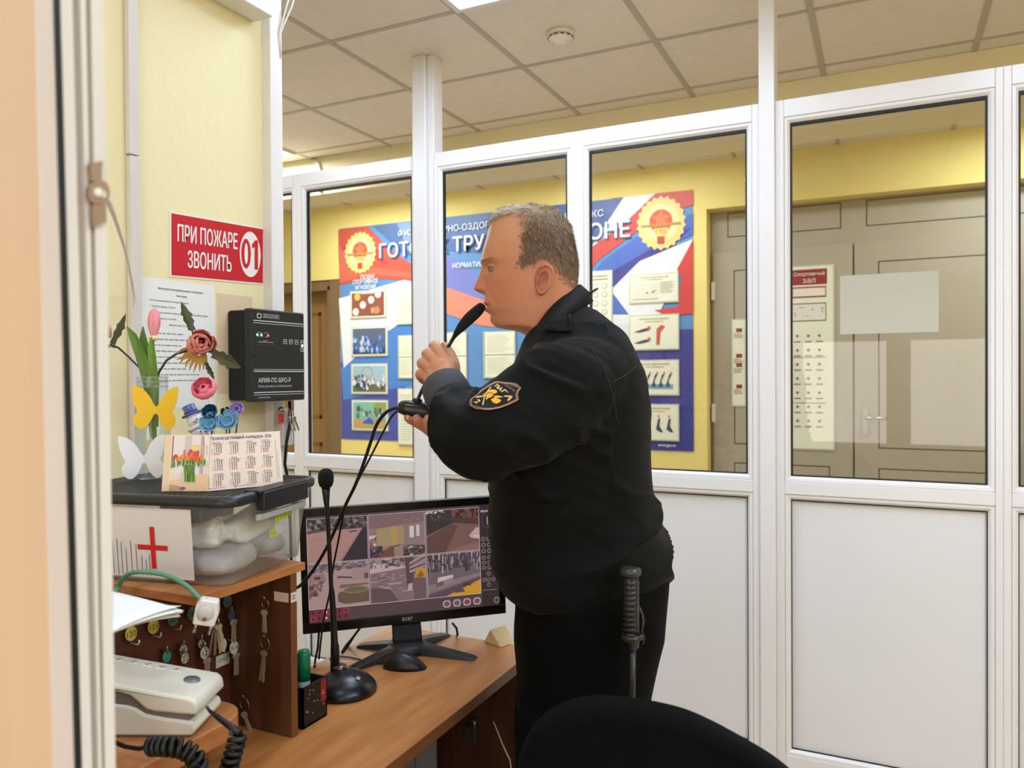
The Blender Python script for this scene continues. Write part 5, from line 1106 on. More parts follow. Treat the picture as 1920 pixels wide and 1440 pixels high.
for k in range(4): u = .712+.055*k; T.poly([((u-.021)*SW, .045*SH), ((u-.014)*SW, .02*SH), ((u+.014)*SW, .02*SH), ((u+.021)*SW, .045*SH), ((u+.021)*SW, .07*SH), ((u+.012)*SW, .09*SH), ((u-.012)*SW, .09*SH), ((u-.021)*SW, .07*SH)], (186, 166, 166), 3); T.disc(u*SW, .055*SH, .0155*SW, (120, 84, 88) if k != 2 else (150, 60, 70), 4, 12, .026*SH)
knob(.985, .045, .016, .032)
for k in range(6):
    for r in range(2): T.rect((.006+.033*k)*SW, (.012+.055*r)*SH, (.034+.033*k)*SW, (.060+.055*r)*SH, (120, 46, 60) if (k+r) % 3 else (160, 50, 66), 3); T.rect((.014+.033*k)*SW, (.026+.055*r)*SH, (.024+.033*k)*SW, (.046+.055*r)*SH, (60, 26, 34) if k != 2 else (206, 190, 190), 4)
T.mb.build('screen', mat_print('screen_picture', .4, emit=.70), mo)
T = Sheet(MF, .0001); T.text('acer', MW*.50, .0075, .0085, (176, 176, 180), 1, w=.026, align='c', bold=.02); T.mb.build('maker_mark', m_print, mo)
# neck and cross-shaped foot
bc = on_z(764, 1218, .752); m_foot = mat('foot_black', (40, 40, 42), .45)
b = MB(); nt_ = BLc+ux*MW*.5+uy*.02-MF.col[2].to_3d()*.045
b.rings([[Vector(c)+ux*x-MF.col[2].to_3d()*y for x, y in ((-w_, -.012), (w_, -.012), (w_, .022), (-w_, .022))] for c, w_ in ((bc+Vector((0, 0, .010)), .036), (bc+Vector((0, 0, .03)), .034), (nt_, .034), (nt_+uy*.10, .034))]); b.build('neck', m_blackm, mo, bevel=.004)
b = MB(); b.lathe([(.001, 0), (.052, 0), (.050, .010), (.040, .020), (.001, .022)], frame(bc, (1, 0, 0), (0, 1, 0)), 28); b.build('hub', m_foot, mo)
for px, py in ((658, 1256), (892, 1236), (672, 1211), (838, 1190)):
    e_ = on_z(px, py, .7505); d = (e_-bc); L = d.length; d.normalize(); sd = d.cross(Vector((0, 0, 1)))
    b = MB(); b.rings([[bc+d*(L*s)+sd*(x*w_)+Vector((0, 0, z)) for x, z in ((-1, -.0015), (1, -.0015), (.7, h_), (-.7, h_))] for s, w_, h_ in ((.1, .026, .020), (.5, .021, .014), (.94, .017, .006), (1, .015, .003))], True, True, False); b.build('foot_arm', m_foot, mo, bevel=.002)
for (pts, lab) in (([(598, 1186), (596, 1215), (591, 1238), (590, 1250)], 'thin black cable hanging from the left of the monitor'), ([(676, 1176), (662, 1195), (650, 1212), (642, 1222)], 'short black video cable with a plug under the monitor'), ([(848, 1168), (856, 1178), (858, 1190), (856, 1192)], 'black cable hanging under the right of the monitor')):
    b = MB(); P = [dep(x, y, 1.87) for x, y in pts[:-1]]+[on_z(*pts[-1], .753)]; b.tube(P, [.003]*(len(P)-2)+[.0055, .003] if 'plug' in lab else .0028, 8); tag(b.build('monitor_cable', m_rubber), lab, 'cable')
# mouse
mc = on_z(758, 1252, .7505); ms = thing('computer_mouse', 'black computer mouse on the desk in front of the monitor', 'mouse', mc)
b = MB(); R_ = []; dx = Vector((.93, .36, 0)).normalized(); dy = Vector((-.36, .93, 0))
for j in range(13):
    t = j/12; h = .033*math.sin(PI*min(1, t*.96+.04)**.8)**.7+.001
    w_ = .0245*math.sin(PI*(t*.94+.03))**.45; x = -.046+.096*t
    R_.append([mc+dx*x+dy*(w_*math.cos(a))+Vector((0, 0, max(0, h*math.sin(a))**1.0 if math.sin(a) > 0 else 0)) for a in [2*PI*i/24 for i in range(24)]])
b.rings(R_); b.build('mouse_body', m_black, ms)
b = MB(); b.lathe([(.006, -.0025), (.0075, -.0012), (.0075, .0012), (.006, .0025)], axis_frame(mc+dx*-.024+Vector((0, 0, .024)), dy), 16); b.build('scroll_wheel', m_rubber, ms)
b = MB(); b.tube([mc-dx*.044+Vector((0, 0, .008)), on_z(712, 1245, .7525), on_z(688, 1240, .7525), on_z(660, 1233, .7525), on_z(636, 1230, .7525), on_z(618, 1236, .7525)], .0016, 6); b.build('cord', m_rubber, ms)
# desk microphone
c = on_z(646, 1296, .7505); dm = thing('desk_microphone', 'black gooseneck desk microphone with a round base, left of the mouse', 'microphone', c)
b = MB(); b.lathe([(.001, 0), (.064, 0), (.0665, .005), (.064, .014), (.052, .027), (.036, .036), (.022, .0405), (.001, .042)], frame(c, (1, 0, 0), (0, 1, 0)), 44); b.build('base', mat('satin_black', (18, 18, 19), .33), dm)
nb_ = c+Vector((-.022, .012, .0)); b = MB(); b.lathe([(.0135, .036), (.0150, .041), (.0145, .046), (.010, .048)], frame(nb_, (1, 0, 0), (0, 1, 0)), 24); b.build('collar', mat('collar_metal', (120, 100, 96), .3, metal=.8), dm)
dt = (nb_-CAMP).dot(FWD); G = lambda px, py: dep(px, py, dt)
b = MB(); P = [G(628, 1262), G(628, 1212), G(627, 1205), G(625, 1150), G(622, 1110), G(621, 1100), G(618, 1040), G(615, 980), G(613, 950), G(612, 940), G(611, 914)]
b.tube(P, [.0098, .0090, .0075, .0064, .0060, .0046, .0044, .0044, .0050, .0062, .0092], 14); b.build('neck', mat('neck_black', (12, 12, 13), .5), dm)
b = MB(); fr = axis_frame(G(611, 898), G(611, 880)-G(611, 914)); b.lathe([(.0075, -.018), (.0125, -.016), (.0158, -.007), (.0165, .003), (.0155, .012), (.011, .019), (.0055, .0215), (.0004, .022)], fr, 28); b.build('foam_windscreen', mat('foam', (14, 14, 14), .95, bump=.5, bscale=500), dm)
T = Sheet(frame(c+Vector((.037, -.012, .0362)), (.9, .3, -.38), (-.3, .9, .18)), .0001); T.rect(0, 0, .008, .011, (170, 170, 172), 0); T.lines(.001, .007, .001, .010, 4, (30, 30, 32), 1); T.mb.build('marking', m_print, dm)
b = MB(); b.lathe([(.0001, .003), (.004, .0028), (.0048, 0)], frame(c+Vector((.030, -.002, .0375)), (1, 0, -.4), (0, 1, 0)), 16); b.build('button', m_rubber, dm)
# black box and green bottle beside the key cabinet
bx2 = thing('pen_box', 'small black open box with red corner, right behind the key cabinet', 'box', (-1.0, 1.14, .75))
b = MB(); x0, x1, y0, y1, z1 = -1.06, -.968, 1.112, 1.180, .826
for q in ((x0, y0, x1, y0+.003), (x0, y1-.003, x1, y1), (x0, y0, x0+.003, y1), (x1-.003, y0, x1, y1)): b.box((q[0], q[1], .7505), (q[2], q[3], z1))
b.box((x0, y0, .7505), (x1, y1, .754)); b.build('box_shell', m_black, bx2)
T = Sheet(frame((x1+.0003, y0, .7505), (0, 1, 0), (0, 0, 1)), .0002); h = z1-.7505; T.rect(.050, .42*h, .066, h*.98, (150, 40, 40), 0)
R = random.Random(8)
for i in range(11): T.disc(.008+.05*R.random(), h*R.uniform(.2, .9), .0014, (206, 190, 190), 1, 8)
for i in range(5): T.disc(.053+.010*R.random(), h*R.uniform(.5, .7), .0016, (230, 150, 150), 1, 8)
T.mb.build('box_print', m_print, bx2)
bo = on_x(551, 1290, -1.0); bp_ = Vector((-.998, 1.150, .7545)); gb = thing('green_bottle', 'green glue bottle standing in the small black box', 'bottle', bp_)
b = MB(); fr = frame(bp_, (1, 0, 0), (0, 1, 0)); b.lathe([(.001, 0), (.0105, 0), (.0115, .003), (.0115, .07), (.0105, .076)], fr, 20); b.build('bottle_body', mat('pale_green', (190, 206, 190), .4), gb)
b = MB(); b.lathe([(.0125, .070), (.0125, .118), (.0105, .126), (.001, .128)], fr, 20); b.build('cap', mat('green_cap', (20, 124, 84), .3), gb)
# ------------------------------------------------------------------ the guard: side view, facing the monitor
D0 = 1.52; S0 = D0/FPX
def LP(px, py, b=0): return CAMP + FWD*(D0+b) + RGT*((px-960)*S0) - UPV*((py-720)*S0)      # metres, square to the figure
def Q(px, py, b=0): return dep(px, py, D0+b)
def local(p): d = Vector(p)-CAMP; return (960+d.dot(RGT)/S0, 720-d.dot(UPV)/S0, d.dot(FWD)-D0)
def qm(px, py, b):                     # mirror of Q(px, py, b) across the figure's own mid-plane
    l = local(Q(px, py, b)); return LP(l[0], l[1], -l[2])
def fuse(mb, voxel, smooth=2, fac=.5):
    """Fuse overlapping closed shapes into one continuous skin and return (verts, faces)."""
    o = mb.build('tmp', m_black); md = o.modifiers.new('r', 'REMESH'); md.mode = 'VOXEL'; md.voxel_size = voxel
    if smooth: ms_ = o.modifiers.new('s', 'SMOOTH'); ms_.iterations = smooth; ms_.factor = fac
    dg = bpy.context.evaluated_depsgraph_get(); dg.update(); me = bpy.data.meshes.new_from_object(o.evaluated_get(dg))
    v = np.empty(len(me.vertices)*3); me.vertices.foreach_get('co', v); v = v.reshape(-1, 3)
    n = np.empty(len(me.vertices)*3); me.vertices.foreach_get('normal', n); n = n.reshape(-1, 3)
    f = [tuple(p.vertices) for p in me.polygons]; bpy.data.objects.remove(o); bpy.data.meshes.remove(me); return v, n, f
def limb(mb, st, n=8, seg=20):
    """Tapered limb through stations (px, py, b, radius in metres)."""
    P = spline([(*Q(*s[:3]), s[3]) for s in st], n)
    mb.tube([p[:3] for p in P], [float(p[3]) for p in P], seg)
    mb.ball(P[0][:3], float(P[0][3]), 16, 10); mb.ball(P[-1][:3], float(P[-1][3]), 16, 10)
it = lambda x, xs, ys: float(np.interp(x, xs, ys))

# --- head: rows of egg-shaped sections, then nose, eyes, lips pushed out of them
py_F = [389, 392, 398, 408, 420, 443, 464, 487, 496, 503, 519, 537, 550, 566, 575, 582, 590, 598, 604, 609, 613, 616, 619, 623, 627, 634, 645, 670, 700]
px_F = [1000, 962, 938, 926, 919, 913, 906.5, 901, 902, 905, 907, 908, 908, 909, 912, 913, 918, 920.5, 922, 925, 930, 941, 962, 976, 983, 989, 995, 1002, 1010]
py_B = [389, 393, 403, 418, 433, 464, 490, 516, 537, 560, 600, 650, 700]; px_B = [1002, 1022, 1047, 1060, 1069, 1077, 1081.5, 1083, 1082, 1084, 1092, 1104, 1116]
py_W = [389, 392, 398, 408, 420, 440, 460, 490, 520, 550, 580, 600, 615, 630, 660, 700]; W_ = [.003, .022, .040, .055, .065, .0725, .0765, .0770, .0735, .0710, .0685, .0655, .063, .0615, .061, .066]
py_M = [389, 430, 500, 560, 600, 620, 640, 700]; px_M = [1001, 1005, 1012, 1012, 1010, 1016, 1034, 1056]
py_N = [485, 499, 505, 512, 520, 528, 535, 541, 545, 548, 551, 554]; amt_N = [0, 0, 3.5, 7, 10, 14, 17.5, 19, 17, 11, 3, 0]
G_ = lambda x, s: math.exp(-(x/s)**2)
def face_push(px, py, y, front):
    """How far (in px) the skin moves forward; y is the sideways distance from the mid-line in metres."""
    if front <= 0: return 0, 0
    a = abs(y); d = 0
    sg = it(py, [499, 512, 530, 545], [.0062, .0075, .0105, .0120]); d += it(py, py_N, amt_N)*math.exp(-(a/sg)**2.2)
    d += 9.5*G_(a-.0130, .0050)*G_(py-540.5, 6.0)                       # wings of the nose
    d -= 3.6*G_(a-.0195, .004)*G_(py-541, 8)
    d -= 8.0*G_(a-.028, .015)*G_(py-506, 8.0)                          # eye socket
    d += 3.4*G_(a-.030, .020)*G_(py-493, 5.0)                          # brow ridge
    d += 2.4*G_(a-.032, .013)*G_(py-516.5, 3.2)                          # lower lid fold
    d += 2.2*G_(a-.046, .016)*G_(py-528, 16)                           # cheek
    d += 3.4*G_(a, .0165)*G_(py-568, 4.4) + 4.8*G_(a, .0155)*G_(py-581.5, 4.8) - 3.4*G_(a, .019)*G_(py-575, 1.7) - 2.2*G_(a, .017)*G_(py-591, 3.5)
    d -= 1.4*G_(a, .004)*G_(py-558, 6)
    d -= 2.6*G_(a-.026-(py-545)*.00032, .0045)*G_(py-559, 14)           # fold from nose to mouth
    d += 2.0*G_(a, .016)*G_(py-603, 7)
    return d*min(1, front*2.2), 0
_fy = np.arange(380, 720, .5); _fx = np.interp(_fy, py_F, px_F); _g = np.exp(-.5*(np.arange(-16, 17)/7.0)**2); _g /= _g.sum()
_fs = np.convolve(np.pad(_fx, 16, mode='edge'), _g, 'valid'); _w = np.clip((np.abs(_fy-617)-6)/10, 0, 1)*np.clip((_fy-400)/20, 0, 1); _fs = _fx*(1-_w)+_fs*_w
py_F, px_F = list(_fy), list(_fs)
rows = [389.2, 390.2, 391.6]+list(np.arange(393.5, 484, 2.6))+list(np.arange(484, 612, 1.55))+list(np.arange(612, 632, 1.1))+list(np.arange(632, 702, 4))
tf = [PI/2*(k/34)**1.45 for k in range(35)]; tb = [PI/2+PI/2*k/16 for k in range(1, 17)]
half = tf+tb; angs = half+[-t for t in half[-2:0:-1]]
def head_pt(py, t, off=0.0):
    F, B, M_, Wd = it(py, py_F, px_F), it(py, py_B, px_B), it(py, py_M, px_M), it(py, py_W, W_)
    c, s = math.cos(t), math.sin(t); n = it(py, [389, 430, 500, 560, 600, 640], [2.2, 2.15, 1.86, 1.88, 1.86, 2.1]) if c >= 0 else 2.25
    e = 2/n; x = abs(c)**e; y = math.copysign(abs(s)**e, s)*Wd
    px = M_-(M_-F)*x if c >= 0 else M_+(B-M_)*x
    d, _ = face_push(px, py, y, c); px -= d
    return px, py, y
HV = []; HF = []; HC = []
def skin_col(px, py, y):
    a = abs(y); base = np.array((196, 134, 98.)); red = np.array((190, 108, 80.)); lip = np.array((170, 94, 78.)); pale = np.array((206, 150, 114.)); brow = np.array((136, 92, 60.)); jaw = np.array((182, 122, 90.))
    c = base
    mixc = lambda c, k, w: c*(1-w)+k*w
    c = mixc(c, pale, .55*G_(py-440, 34)); c = mixc(c, red, .55*G_(a-.048, .024)*G_(py-545, 34)*(1 if px < 1000 else .6)); c = mixc(c, red, .6*G_(a, .018)*G_(py-536, 16)*(1 if px < 918 else 0))
    c = mixc(c, jaw, .5*G_(py-592, 22)); c = mixc(c, lip, .75*G_(a, .021)*(G_(py-570, 3.2)+G_(py-580, 4.0))*(1 if px < 922 else 0)); c = mixc(c, np.array((120, 66, 56.)), .8*G_(a, .022)*G_(py-575, 1.2)*(1 if px < 924 else 0))
    c = mixc(c, brow, .40*G_(a-.031, .017)*G_(py-493-(a-.03)*120, 3.2)*(1 if px < 935 else 0)); c = mixc(c, red, .35*G_(py-610, 40)*(1 if px > 1000 else .3))
    c = mixc(c, np.array((120, 62, 50.)), .75*G_(a-.006, .0035)*G_(py-548.5, 1.8)*(1 if px < 906 else 0))
    return tuple(c)
for py in rows:
    for t in angs:
        p = head_pt(py, t); HV.append(LP(*p)); HC.append(skin_col(*p))
na = len(angs)
for i in range(len(rows)-1):
    for k in range(na): HF.append((i*na+k, (i+1)*na+k, (i+1)*na+(k+1) % na, i*na+(k+1) % na))
HV.append(LP(1000, 388.8, 0)); HC.append(skin_col(1000, 389, 0))
for k in range(na): HF.append((len(HV)-1, k, (k+1) % na))
nhead = len(HV); head_faces = len(HF)
def add_part(v, f, col):
    o = len(HV); HV.extend(Vector(p) for p in v); HF.extend(tuple(i+o for i in q) for q in f); HC.extend(col(p) if callable(col) else col for p in v)
# ears
def ear(side):
    V_, F_ = [], []; nr, nf = 14, 40
    l = local(Q(1019.5, 524, -.078)); cb = .0735; sc = .98
    for j in range(nr+1):
        r = j/nr*1.06
        for k in range(nf):
            f_ = 2*PI*k/nf; cu, sv = math.cos(f_), math.sin(f_)
            wd = 16.5*(1+.20*sv-.10*(sv < -.4)*(-sv-.4)); u, v = cu*wd*min(r, 1), sv*29*min(r, 1)
            rr_ = min(r, 1); h = .004+.0035*G_(rr_-.60, .13)*(1 if sv > -.55 else .4)+.0085*G_(rr_-.90, .11)*(1 if (cu > -.75 or sv > .35) else .35)-.0035*G_(rr_-.18, .25)*(1 if sv > -.5 else 0)+.009*cu*rr_*.9
            h += .004*G_(u+13, 4)*G_(v+2, 7)                           # tragus
            if r > 1: h = -.008
            px = l[0]+(u*math.cos(.20)+v*math.sin(.20))*sc; py = l[1]-(v*math.cos(.20)-u*math.sin(.20))*sc
            V_.append(LP(px, py, side*(cb+h)))
    for j in range(nr):
        for k in range(nf):
            q = (j*nf+k, j*nf+(k+1) % nf, (j+1)*nf+(k+1) % nf, (j+1)*nf+k); F_.append(q if side > 0 else q[::-1])
    def ec(p):
        l2 = local(p); q = abs(l2[2])-cb; w = max(0, min(1, (q-.002)/.010)); return tuple(np.array((168, 100, 76.))*(1-w)+np.array((200, 134, 102.))*w)
    add_part(V_, F_, ec)
ear(-1); ear(1)
# eyes (white darkened as if in shadow, iris, lids)
eb = MB()
for sgn in (-1, 1):
    c = LP(926.5, 507.0, sgn*.0325); b = MB(); b.ball(c, .0116, 20, 14)
    gaze = (-RGT+FWD*sgn*.10+UPV*.02).normalized()
    def ecol(p, c=c):
        q = (Vector(p)-c).normalized().dot(gaze); return (28, 26, 26) if q > .955 else ((86, 92, 94) if q > .85 else ((128, 112, 104) if q > .62 else (184, 124, 94)))
    add_part(b.v, b.f, ecol)
    for up_ in (1, 0):
        V_, F_ = [], []; ni, nj = 7, 18
        for i in range(ni):
            for j in range(nj+1):
                be = -1.0+2.55*j/nj; k = max(0, 1-((be-.25)/1.1)**2)
                e0 = -.02-.20*k if up_ else .06+.10*k; al = e0+(-(1.15+e0) if up_ else (1.15-e0))*i/(ni-1)
                d = -RGT*(math.cos(al)*math.cos(be))+FWD*(sgn*math.sin(be)*math.cos(al))-UPV*math.sin(al); V_.append(c+d*((.0131 if up_ else .0126)-.0003*i))
        for i in range(ni-1):
            for j in range(nj): F_.append((i*(nj+1)+j, i*(nj+1)+j+1, (i+1)*(nj+1)+j+1, (i+1)*(nj+1)+j))
        def lidc(p, c=c):
            q = abs((Vector(p)-c).dot(UPV)); return (84, 52, 42) if q < .0024 else (178, 116, 88)
        add_part(V_, F_, lidc)
# --- hands
SK1, SK2 = np.array((200, 142, 108.)), np.array((192, 116, 92.))
def hand(chains, extra):
    b = MB()
    for st in chains: limb(b, st, 5, 14)
    for e in extra: b.ball(Q(*e[:3]), e[3], 18, 12)
    v, n, f = fuse(b, .0016, 4, .5)
    tips = [np.array(Q(*st[0][:3])) for st in chains]+[np.array(Q(*st[-1][:3])) for st in chains]
    def hc(p):
        d = min(np.linalg.norm(np.array(p)-t) for t in tips); w = max(0, 1-d/.022); q = .35*max(0, mnoise.noise(Vector(p)*60)); return tuple(SK1*(1-.5*w-.3*q)+SK2*(.5*w+.3*q))
    add_part([Vector(p) for p in v], f, hc)
hand([[(828, 671, -.036, .0128), (820, 655, -.030, .0112), (815, 648, -.014, .0104), (812, 652, .004, .0095), (818, 662, .012, .0085)],
      [(818, 679, -.038, .0130), (805, 665, -.028, .0115), (800, 664, -.008, .0106), (803, 674, .010, .0096), (812, 682, .014, .0085)],
      [(808, 691, -.036, .0125), (795, 680, -.025, .0110), (791, 682, -.004, .0102), (797, 692, .012, .0092), (806, 698, .014, .0082)],
      [(804, 706, -.030, .0118), (791, 700, -.019, .0100), (787, 703, -.002, .0094), (793, 712, .012, .0086), (802, 716, .014, .0076)],
      [(828, 671, -.036, .0135), (834, 690, -.044, .018), (838, 716, -.060, .026)], [(818, 679, -.038, .0140), (826, 696, -.046, .018), (832, 720, -.060, .026)],
      [(808, 691, -.036, .0135), (816, 702, -.044, .018), (826, 722, -.058, .026)], [(804, 706, -.030, .0130), (810, 712, -.040, .018), (820, 724, -.052, .024)],
      [(840, 712, -.046, .020), (849, 690, -.024, .0150), (844, 668, -.006, .0122), (837, 655, .004, .0105), (833, 649, .008, .0088)],
      [(832, 718, -.060, .029), (846, 742, -.090, .033), (862, 768, -.125, .036)]],
     [(826, 692, -.040, .024), (838, 690, -.034, .022), (818, 705, -.034, .022)])
hand([[(765, 783, -.012, .0085), (769, 786, -.009, .0094), (778, 791, .004, .0094), (800, 804, .020, .0100), (828, 820, .028, .012)],
      [(782, 784, -.019, .0088), (785, 789, -.018, .0098), (792, 797, -.008, .0102), (809, 811, .008, .0106), (832, 824, .024, .013)],
      [(803, 785, -.023, .0090), (804, 791, -.024, .0101), (808, 803, -.018, .0106), (817, 817, -.004, .0110), (837, 828, .014, .013)],
      [(824, 792, -.020, .0090), (826, 800, -.020, .0100), (832, 812, -.010, .0105), (842, 828, .008, .013)],
      [(803, 757, .014, .0085), (810, 763, .020, .0105), (824, 782, .028, .0125), (840, 812, .028, .016)],
      [(838, 826, .016, .024), (858, 836, .022, .027), (884, 846, .036, .031)]],
     [(842, 822, .018, .027)])
# nails on the near fingers
nailv = []
for (px, py, b_, r_) in ((765, 783, -.0215, .0045), (803, 786, -.0335, .0048)):
    c = Q(px, py, b_); b = MB(); b.ball(c, (r_*.8, .0012, r_), 12, 6, Matrix((RGT, FWD, UPV)).transposed()); add_part(b.v, b.f, (226, 170, 150))
# --- hidden trunk and limbs under the clothes keep the figure whole
core = MB()
limb(core, [(1058, 640, 0, .060), (1075, 720, 0, .10), (1075, 860, 0, .12), (1082, 1020, 0, .12), (1090, 1100, 0, .11)])
for sd in (-1, 1): limb(core, [(1095, 1120, .09*sd, .085), (1085, 1400, .09*sd, .065), (1085, 1640, .10*sd, .048), (1080, 1960, .11*sd, .04)])
limb(core, [(1075, 690, -.12, .06), (990, 780, -.20, .05), (905, 812, -.21, .042), (872, 780, -.15, .036), (850, 748, -.10, .03)]); limb(core, [(1075, 690, .12, .06), (1000, 790, .20, .05), (955, 842, .19, .042), (890, 848, .045, .032)])
v, n, f = fuse(core, .012, 2); add_part([Vector(p) for p in v], f, (204, 138, 106))
m_skin = mat_print('skin', .50, spec=.35); bs = m_skin.node_tree.nodes['Principled BSDF']
bs.inputs['Subsurface Weight'].default_value = .12; bs.inputs['Subsurface Radius'].default_value = (1, .3, .15); bs.inputs['Subsurface Scale'].default_value = .006
nt = m_skin.node_tree; n2 = nt.nodes.new('ShaderNodeTexNoise'); n2.inputs['Scale'].default_value = 700; bp2 = nt.nodes.new('ShaderNodeBump'); bp2.inputs['Strength'].default_value = .10; bp2.inputs['Distance'].default_value = .002
nt.links.new(n2.outputs['Fac'], bp2.inputs['Height']); nt.links.new(bp2.outputs[0], bs.inputs['Normal'])
def vmesh(name, V, F, C_, m, parent=None):
    me = bpy.data.meshes.new(name); me.from_pydata([tuple(p) for p in V], [], F); me.materials.append(m)
    if C_ is not None:
        at = me.attributes.new('ink', 'FLOAT_COLOR', 'POINT'); at.data.foreach_set('color', [q for c in C_ for q in (*lin(c), 1)])
    me.polygons.foreach_set('use_smooth', [True]*len(F)); me.update(); o = bpy.data.objects.new(name, me); COL.objects.link(o)
    if parent: o.parent = parent
    return o
man = tag(vmesh('person', HV, HF, HC, m_skin), 'man in a black uniform jacket and trousers speaking into a gooseneck microphone', 'person')

# --- hair: short strands rooted on the scalp over a thin close-cropped layer
hair_poly = [(905, 424), (919, 421), (930, 417), (948, 414), (972, 412), (979, 420), (980, 436), (973, 462), (977, 482), (970, 500), (970, 512), (986, 510), (1003, 501), (1010, 494), (1032, 500), (1040, 518), (1050, 534), (1066, 541), (1100, 541), (1120, 380), (880, 380)]
def inside(x, y, P):
    r = False; n = len(P)
    for i in range(n):
        (x0, y0), (x1, y1) = P[i], P[i-1]
        if (y0 > y) != (y1 > y) and x < (x1-x0)*(y-y0)/(y1-y0)+x0: r = not r
    return r
R = random.Random(11); hb = MB(); hb.smooth = True
hf = []
for q in HF[:head_faces]:
    P = [HV[i] for i in q]; c = sum(P, Vector())/len(P); l = local(c)
    jx, jy = R.gauss(0, 4), R.gauss(0, 3)
    if l[1] < 545 and inside(l[0]+jx, l[1]+jy, hair_poly):
        nn = (P[1]-P[0]).cross(P[2]-P[0]); ar = nn.length
        if len(P) == 4: ar = .5*(nn.length+(P[2]-P[0]).cross(P[3]-P[0]).length)
        if ar > 1e-10: hf.append((P, nn.normalized(), ar, l))
tot = sum(h[2] for h in hf); N = 19000
cen = LP(1000, 480, 0)
for P, nn, ar, l in hf:
    if nn.dot(P[0]-cen) < 0: nn = -nn
    k = ar/tot*N; k = int(k)+(1 if R.random() < k-int(k) else 0)
    top = max(0, min(1, (455-l[1])/50)); front = max(0, min(1, (985-l[0])/60)); nape = max(0, min(1, (l[1]-490)/40))
    fl = (-RGT*(.9*top*(.3+front))+RGT*(.55*(1-top))-UPV*(.9*(1-top))+UPV*(.2*front))
    fl = fl-nn*fl.dot(nn); fl = fl.normalized() if fl.length > 1e-3 else RGT
    sd = nn.cross(fl)
    for _ in range(k):
        a, b_ = R.random(), R.random(); p = P[0]*(1-a)*(1-b_)+P[1]*a*(1-b_)+P[2]*a*b_+P[3 % len(P)]*(1-a)*b_
        L = (.016*top+.0115*(1-top))*(1-.5*nape)*R.uniform(.5, 1.25); up = .60*top+.45*(1-top)*(1-.5*nape)
        wob = sd*R.uniform(-.5, .5)+Vector((mnoise.noise(p*70), mnoise.noise(p*70+Vector((9, 0, 0))), mnoise.noise(p*70+Vector((0, 9, 0)))))*.7
        d1 = (fl*(1-up)+nn*up+wob*.5).normalized(); d2 = (fl+wob*.6-UPV*.15+nn*.1).normalized(); w = R.uniform(.00022, .00042)
        s2 = d1.cross(nn); s2 = s2.normalized() if s2.length > 1e-3 else sd
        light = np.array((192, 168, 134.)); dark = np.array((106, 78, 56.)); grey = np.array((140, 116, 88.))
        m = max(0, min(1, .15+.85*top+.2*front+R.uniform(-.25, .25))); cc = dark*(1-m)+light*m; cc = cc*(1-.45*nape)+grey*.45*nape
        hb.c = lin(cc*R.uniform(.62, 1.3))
        i0 = [hb.vert(p-s2*w), hb.vert(p+s2*w)]; q1 = p+d1*L*.5; i1 = [hb.vert(q1-s2*w*.9), hb.vert(q1+s2*w*.9)]; i2 = hb.vert(q1+d2*L*.5)
        hb.face((i0[0], i0[1], i1[1], i1[0])); hb.face((i1[0], i1[1], i2))
def edge_in(l): return all(inside(l[0]+dx, l[1]+dy, hair_poly) for dx, dy in ((-11, 0), (0, 10), (-8, 8), (5, 9)))
for P, nn, ar, l in hf:
    if not edge_in(l): continue
    if nn.dot(P[0]-cen) < 0: nn = -nn
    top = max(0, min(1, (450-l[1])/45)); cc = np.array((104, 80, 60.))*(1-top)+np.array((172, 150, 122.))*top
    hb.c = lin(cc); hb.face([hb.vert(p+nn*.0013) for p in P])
m_hair = mat_print('hair_strands', .45, spec=.4); hb.build('hair', m_hair, man)
# eyebrow and lash hairs
eb = MB()
for sgn in (-1, 1):
    for i in range(150):
        s = R.random(); y = .017+.030*s; py = 494.5-3.0*math.sin(s*2.4)+R.uniform(-1.6, 1.6)
        best = min((abs(head_pt(py, t)[2]-y), t) for t in tf)[1]; p = LP(*head_pt(py, best)); p.xyz = p+FWD*0
        l = local(p); p = LP(l[0], l[1], sgn*l[2]); d = (RGT*.6+FWD*(sgn*.5)+UPV*R.uniform(-.1, .4)-RGT*.25).normalized(); w = .00022; s2 = UPV
        eb.c = lin(np.array((150, 112, 82))*R.uniform(.8, 1.2)); i0 = [eb.vert(p-s2*w-RGT*.0008), eb.vert(p+s2*w-RGT*.0008), eb.vert(p+d*.006-RGT*.0012)]; eb.face(i0)
eb.build('eyebrow', m_hair, man)

# --- jacket
m_jack = mat('black_jacket_cloth', (13, 12.5, 12), .78, c2=(9, 9, 8), scale=60, sheen=.03, bump=.10, bscale=900, spec=.12)
m_trou = mat('black_trouser_cloth', (8, 8, 8), .9, var=.1, scale=60, spec=.1)
m_coll = mat('navy_collar', (13, 14, 20), .7, var=.1, scale=60, spec=.3)
def torso(mb, T_, seg=48, ex=2.4, tilt=0):
    P = spline(T_, 5); R_ = []
    for py, L, R1, hd, cb in P:
        c, ra = (L+R1)/2, (R1-L)/2; r = []; tl = tilt*max(0, min(1, (py-960)/110))
        for k in range(seg):
            t = 2*PI*k/seg; cx, sy = math.cos(t), math.sin(t); e = 2/ex
            r.append(LP(c+ra*math.copysign(abs(cx)**e, cx), py-tl*math.copysign(abs(cx)**e, cx), cb+hd*math.copysign(abs(sy)**e, sy)))
        R_.append(r)
    mb.rings(R_)
jk = MB()
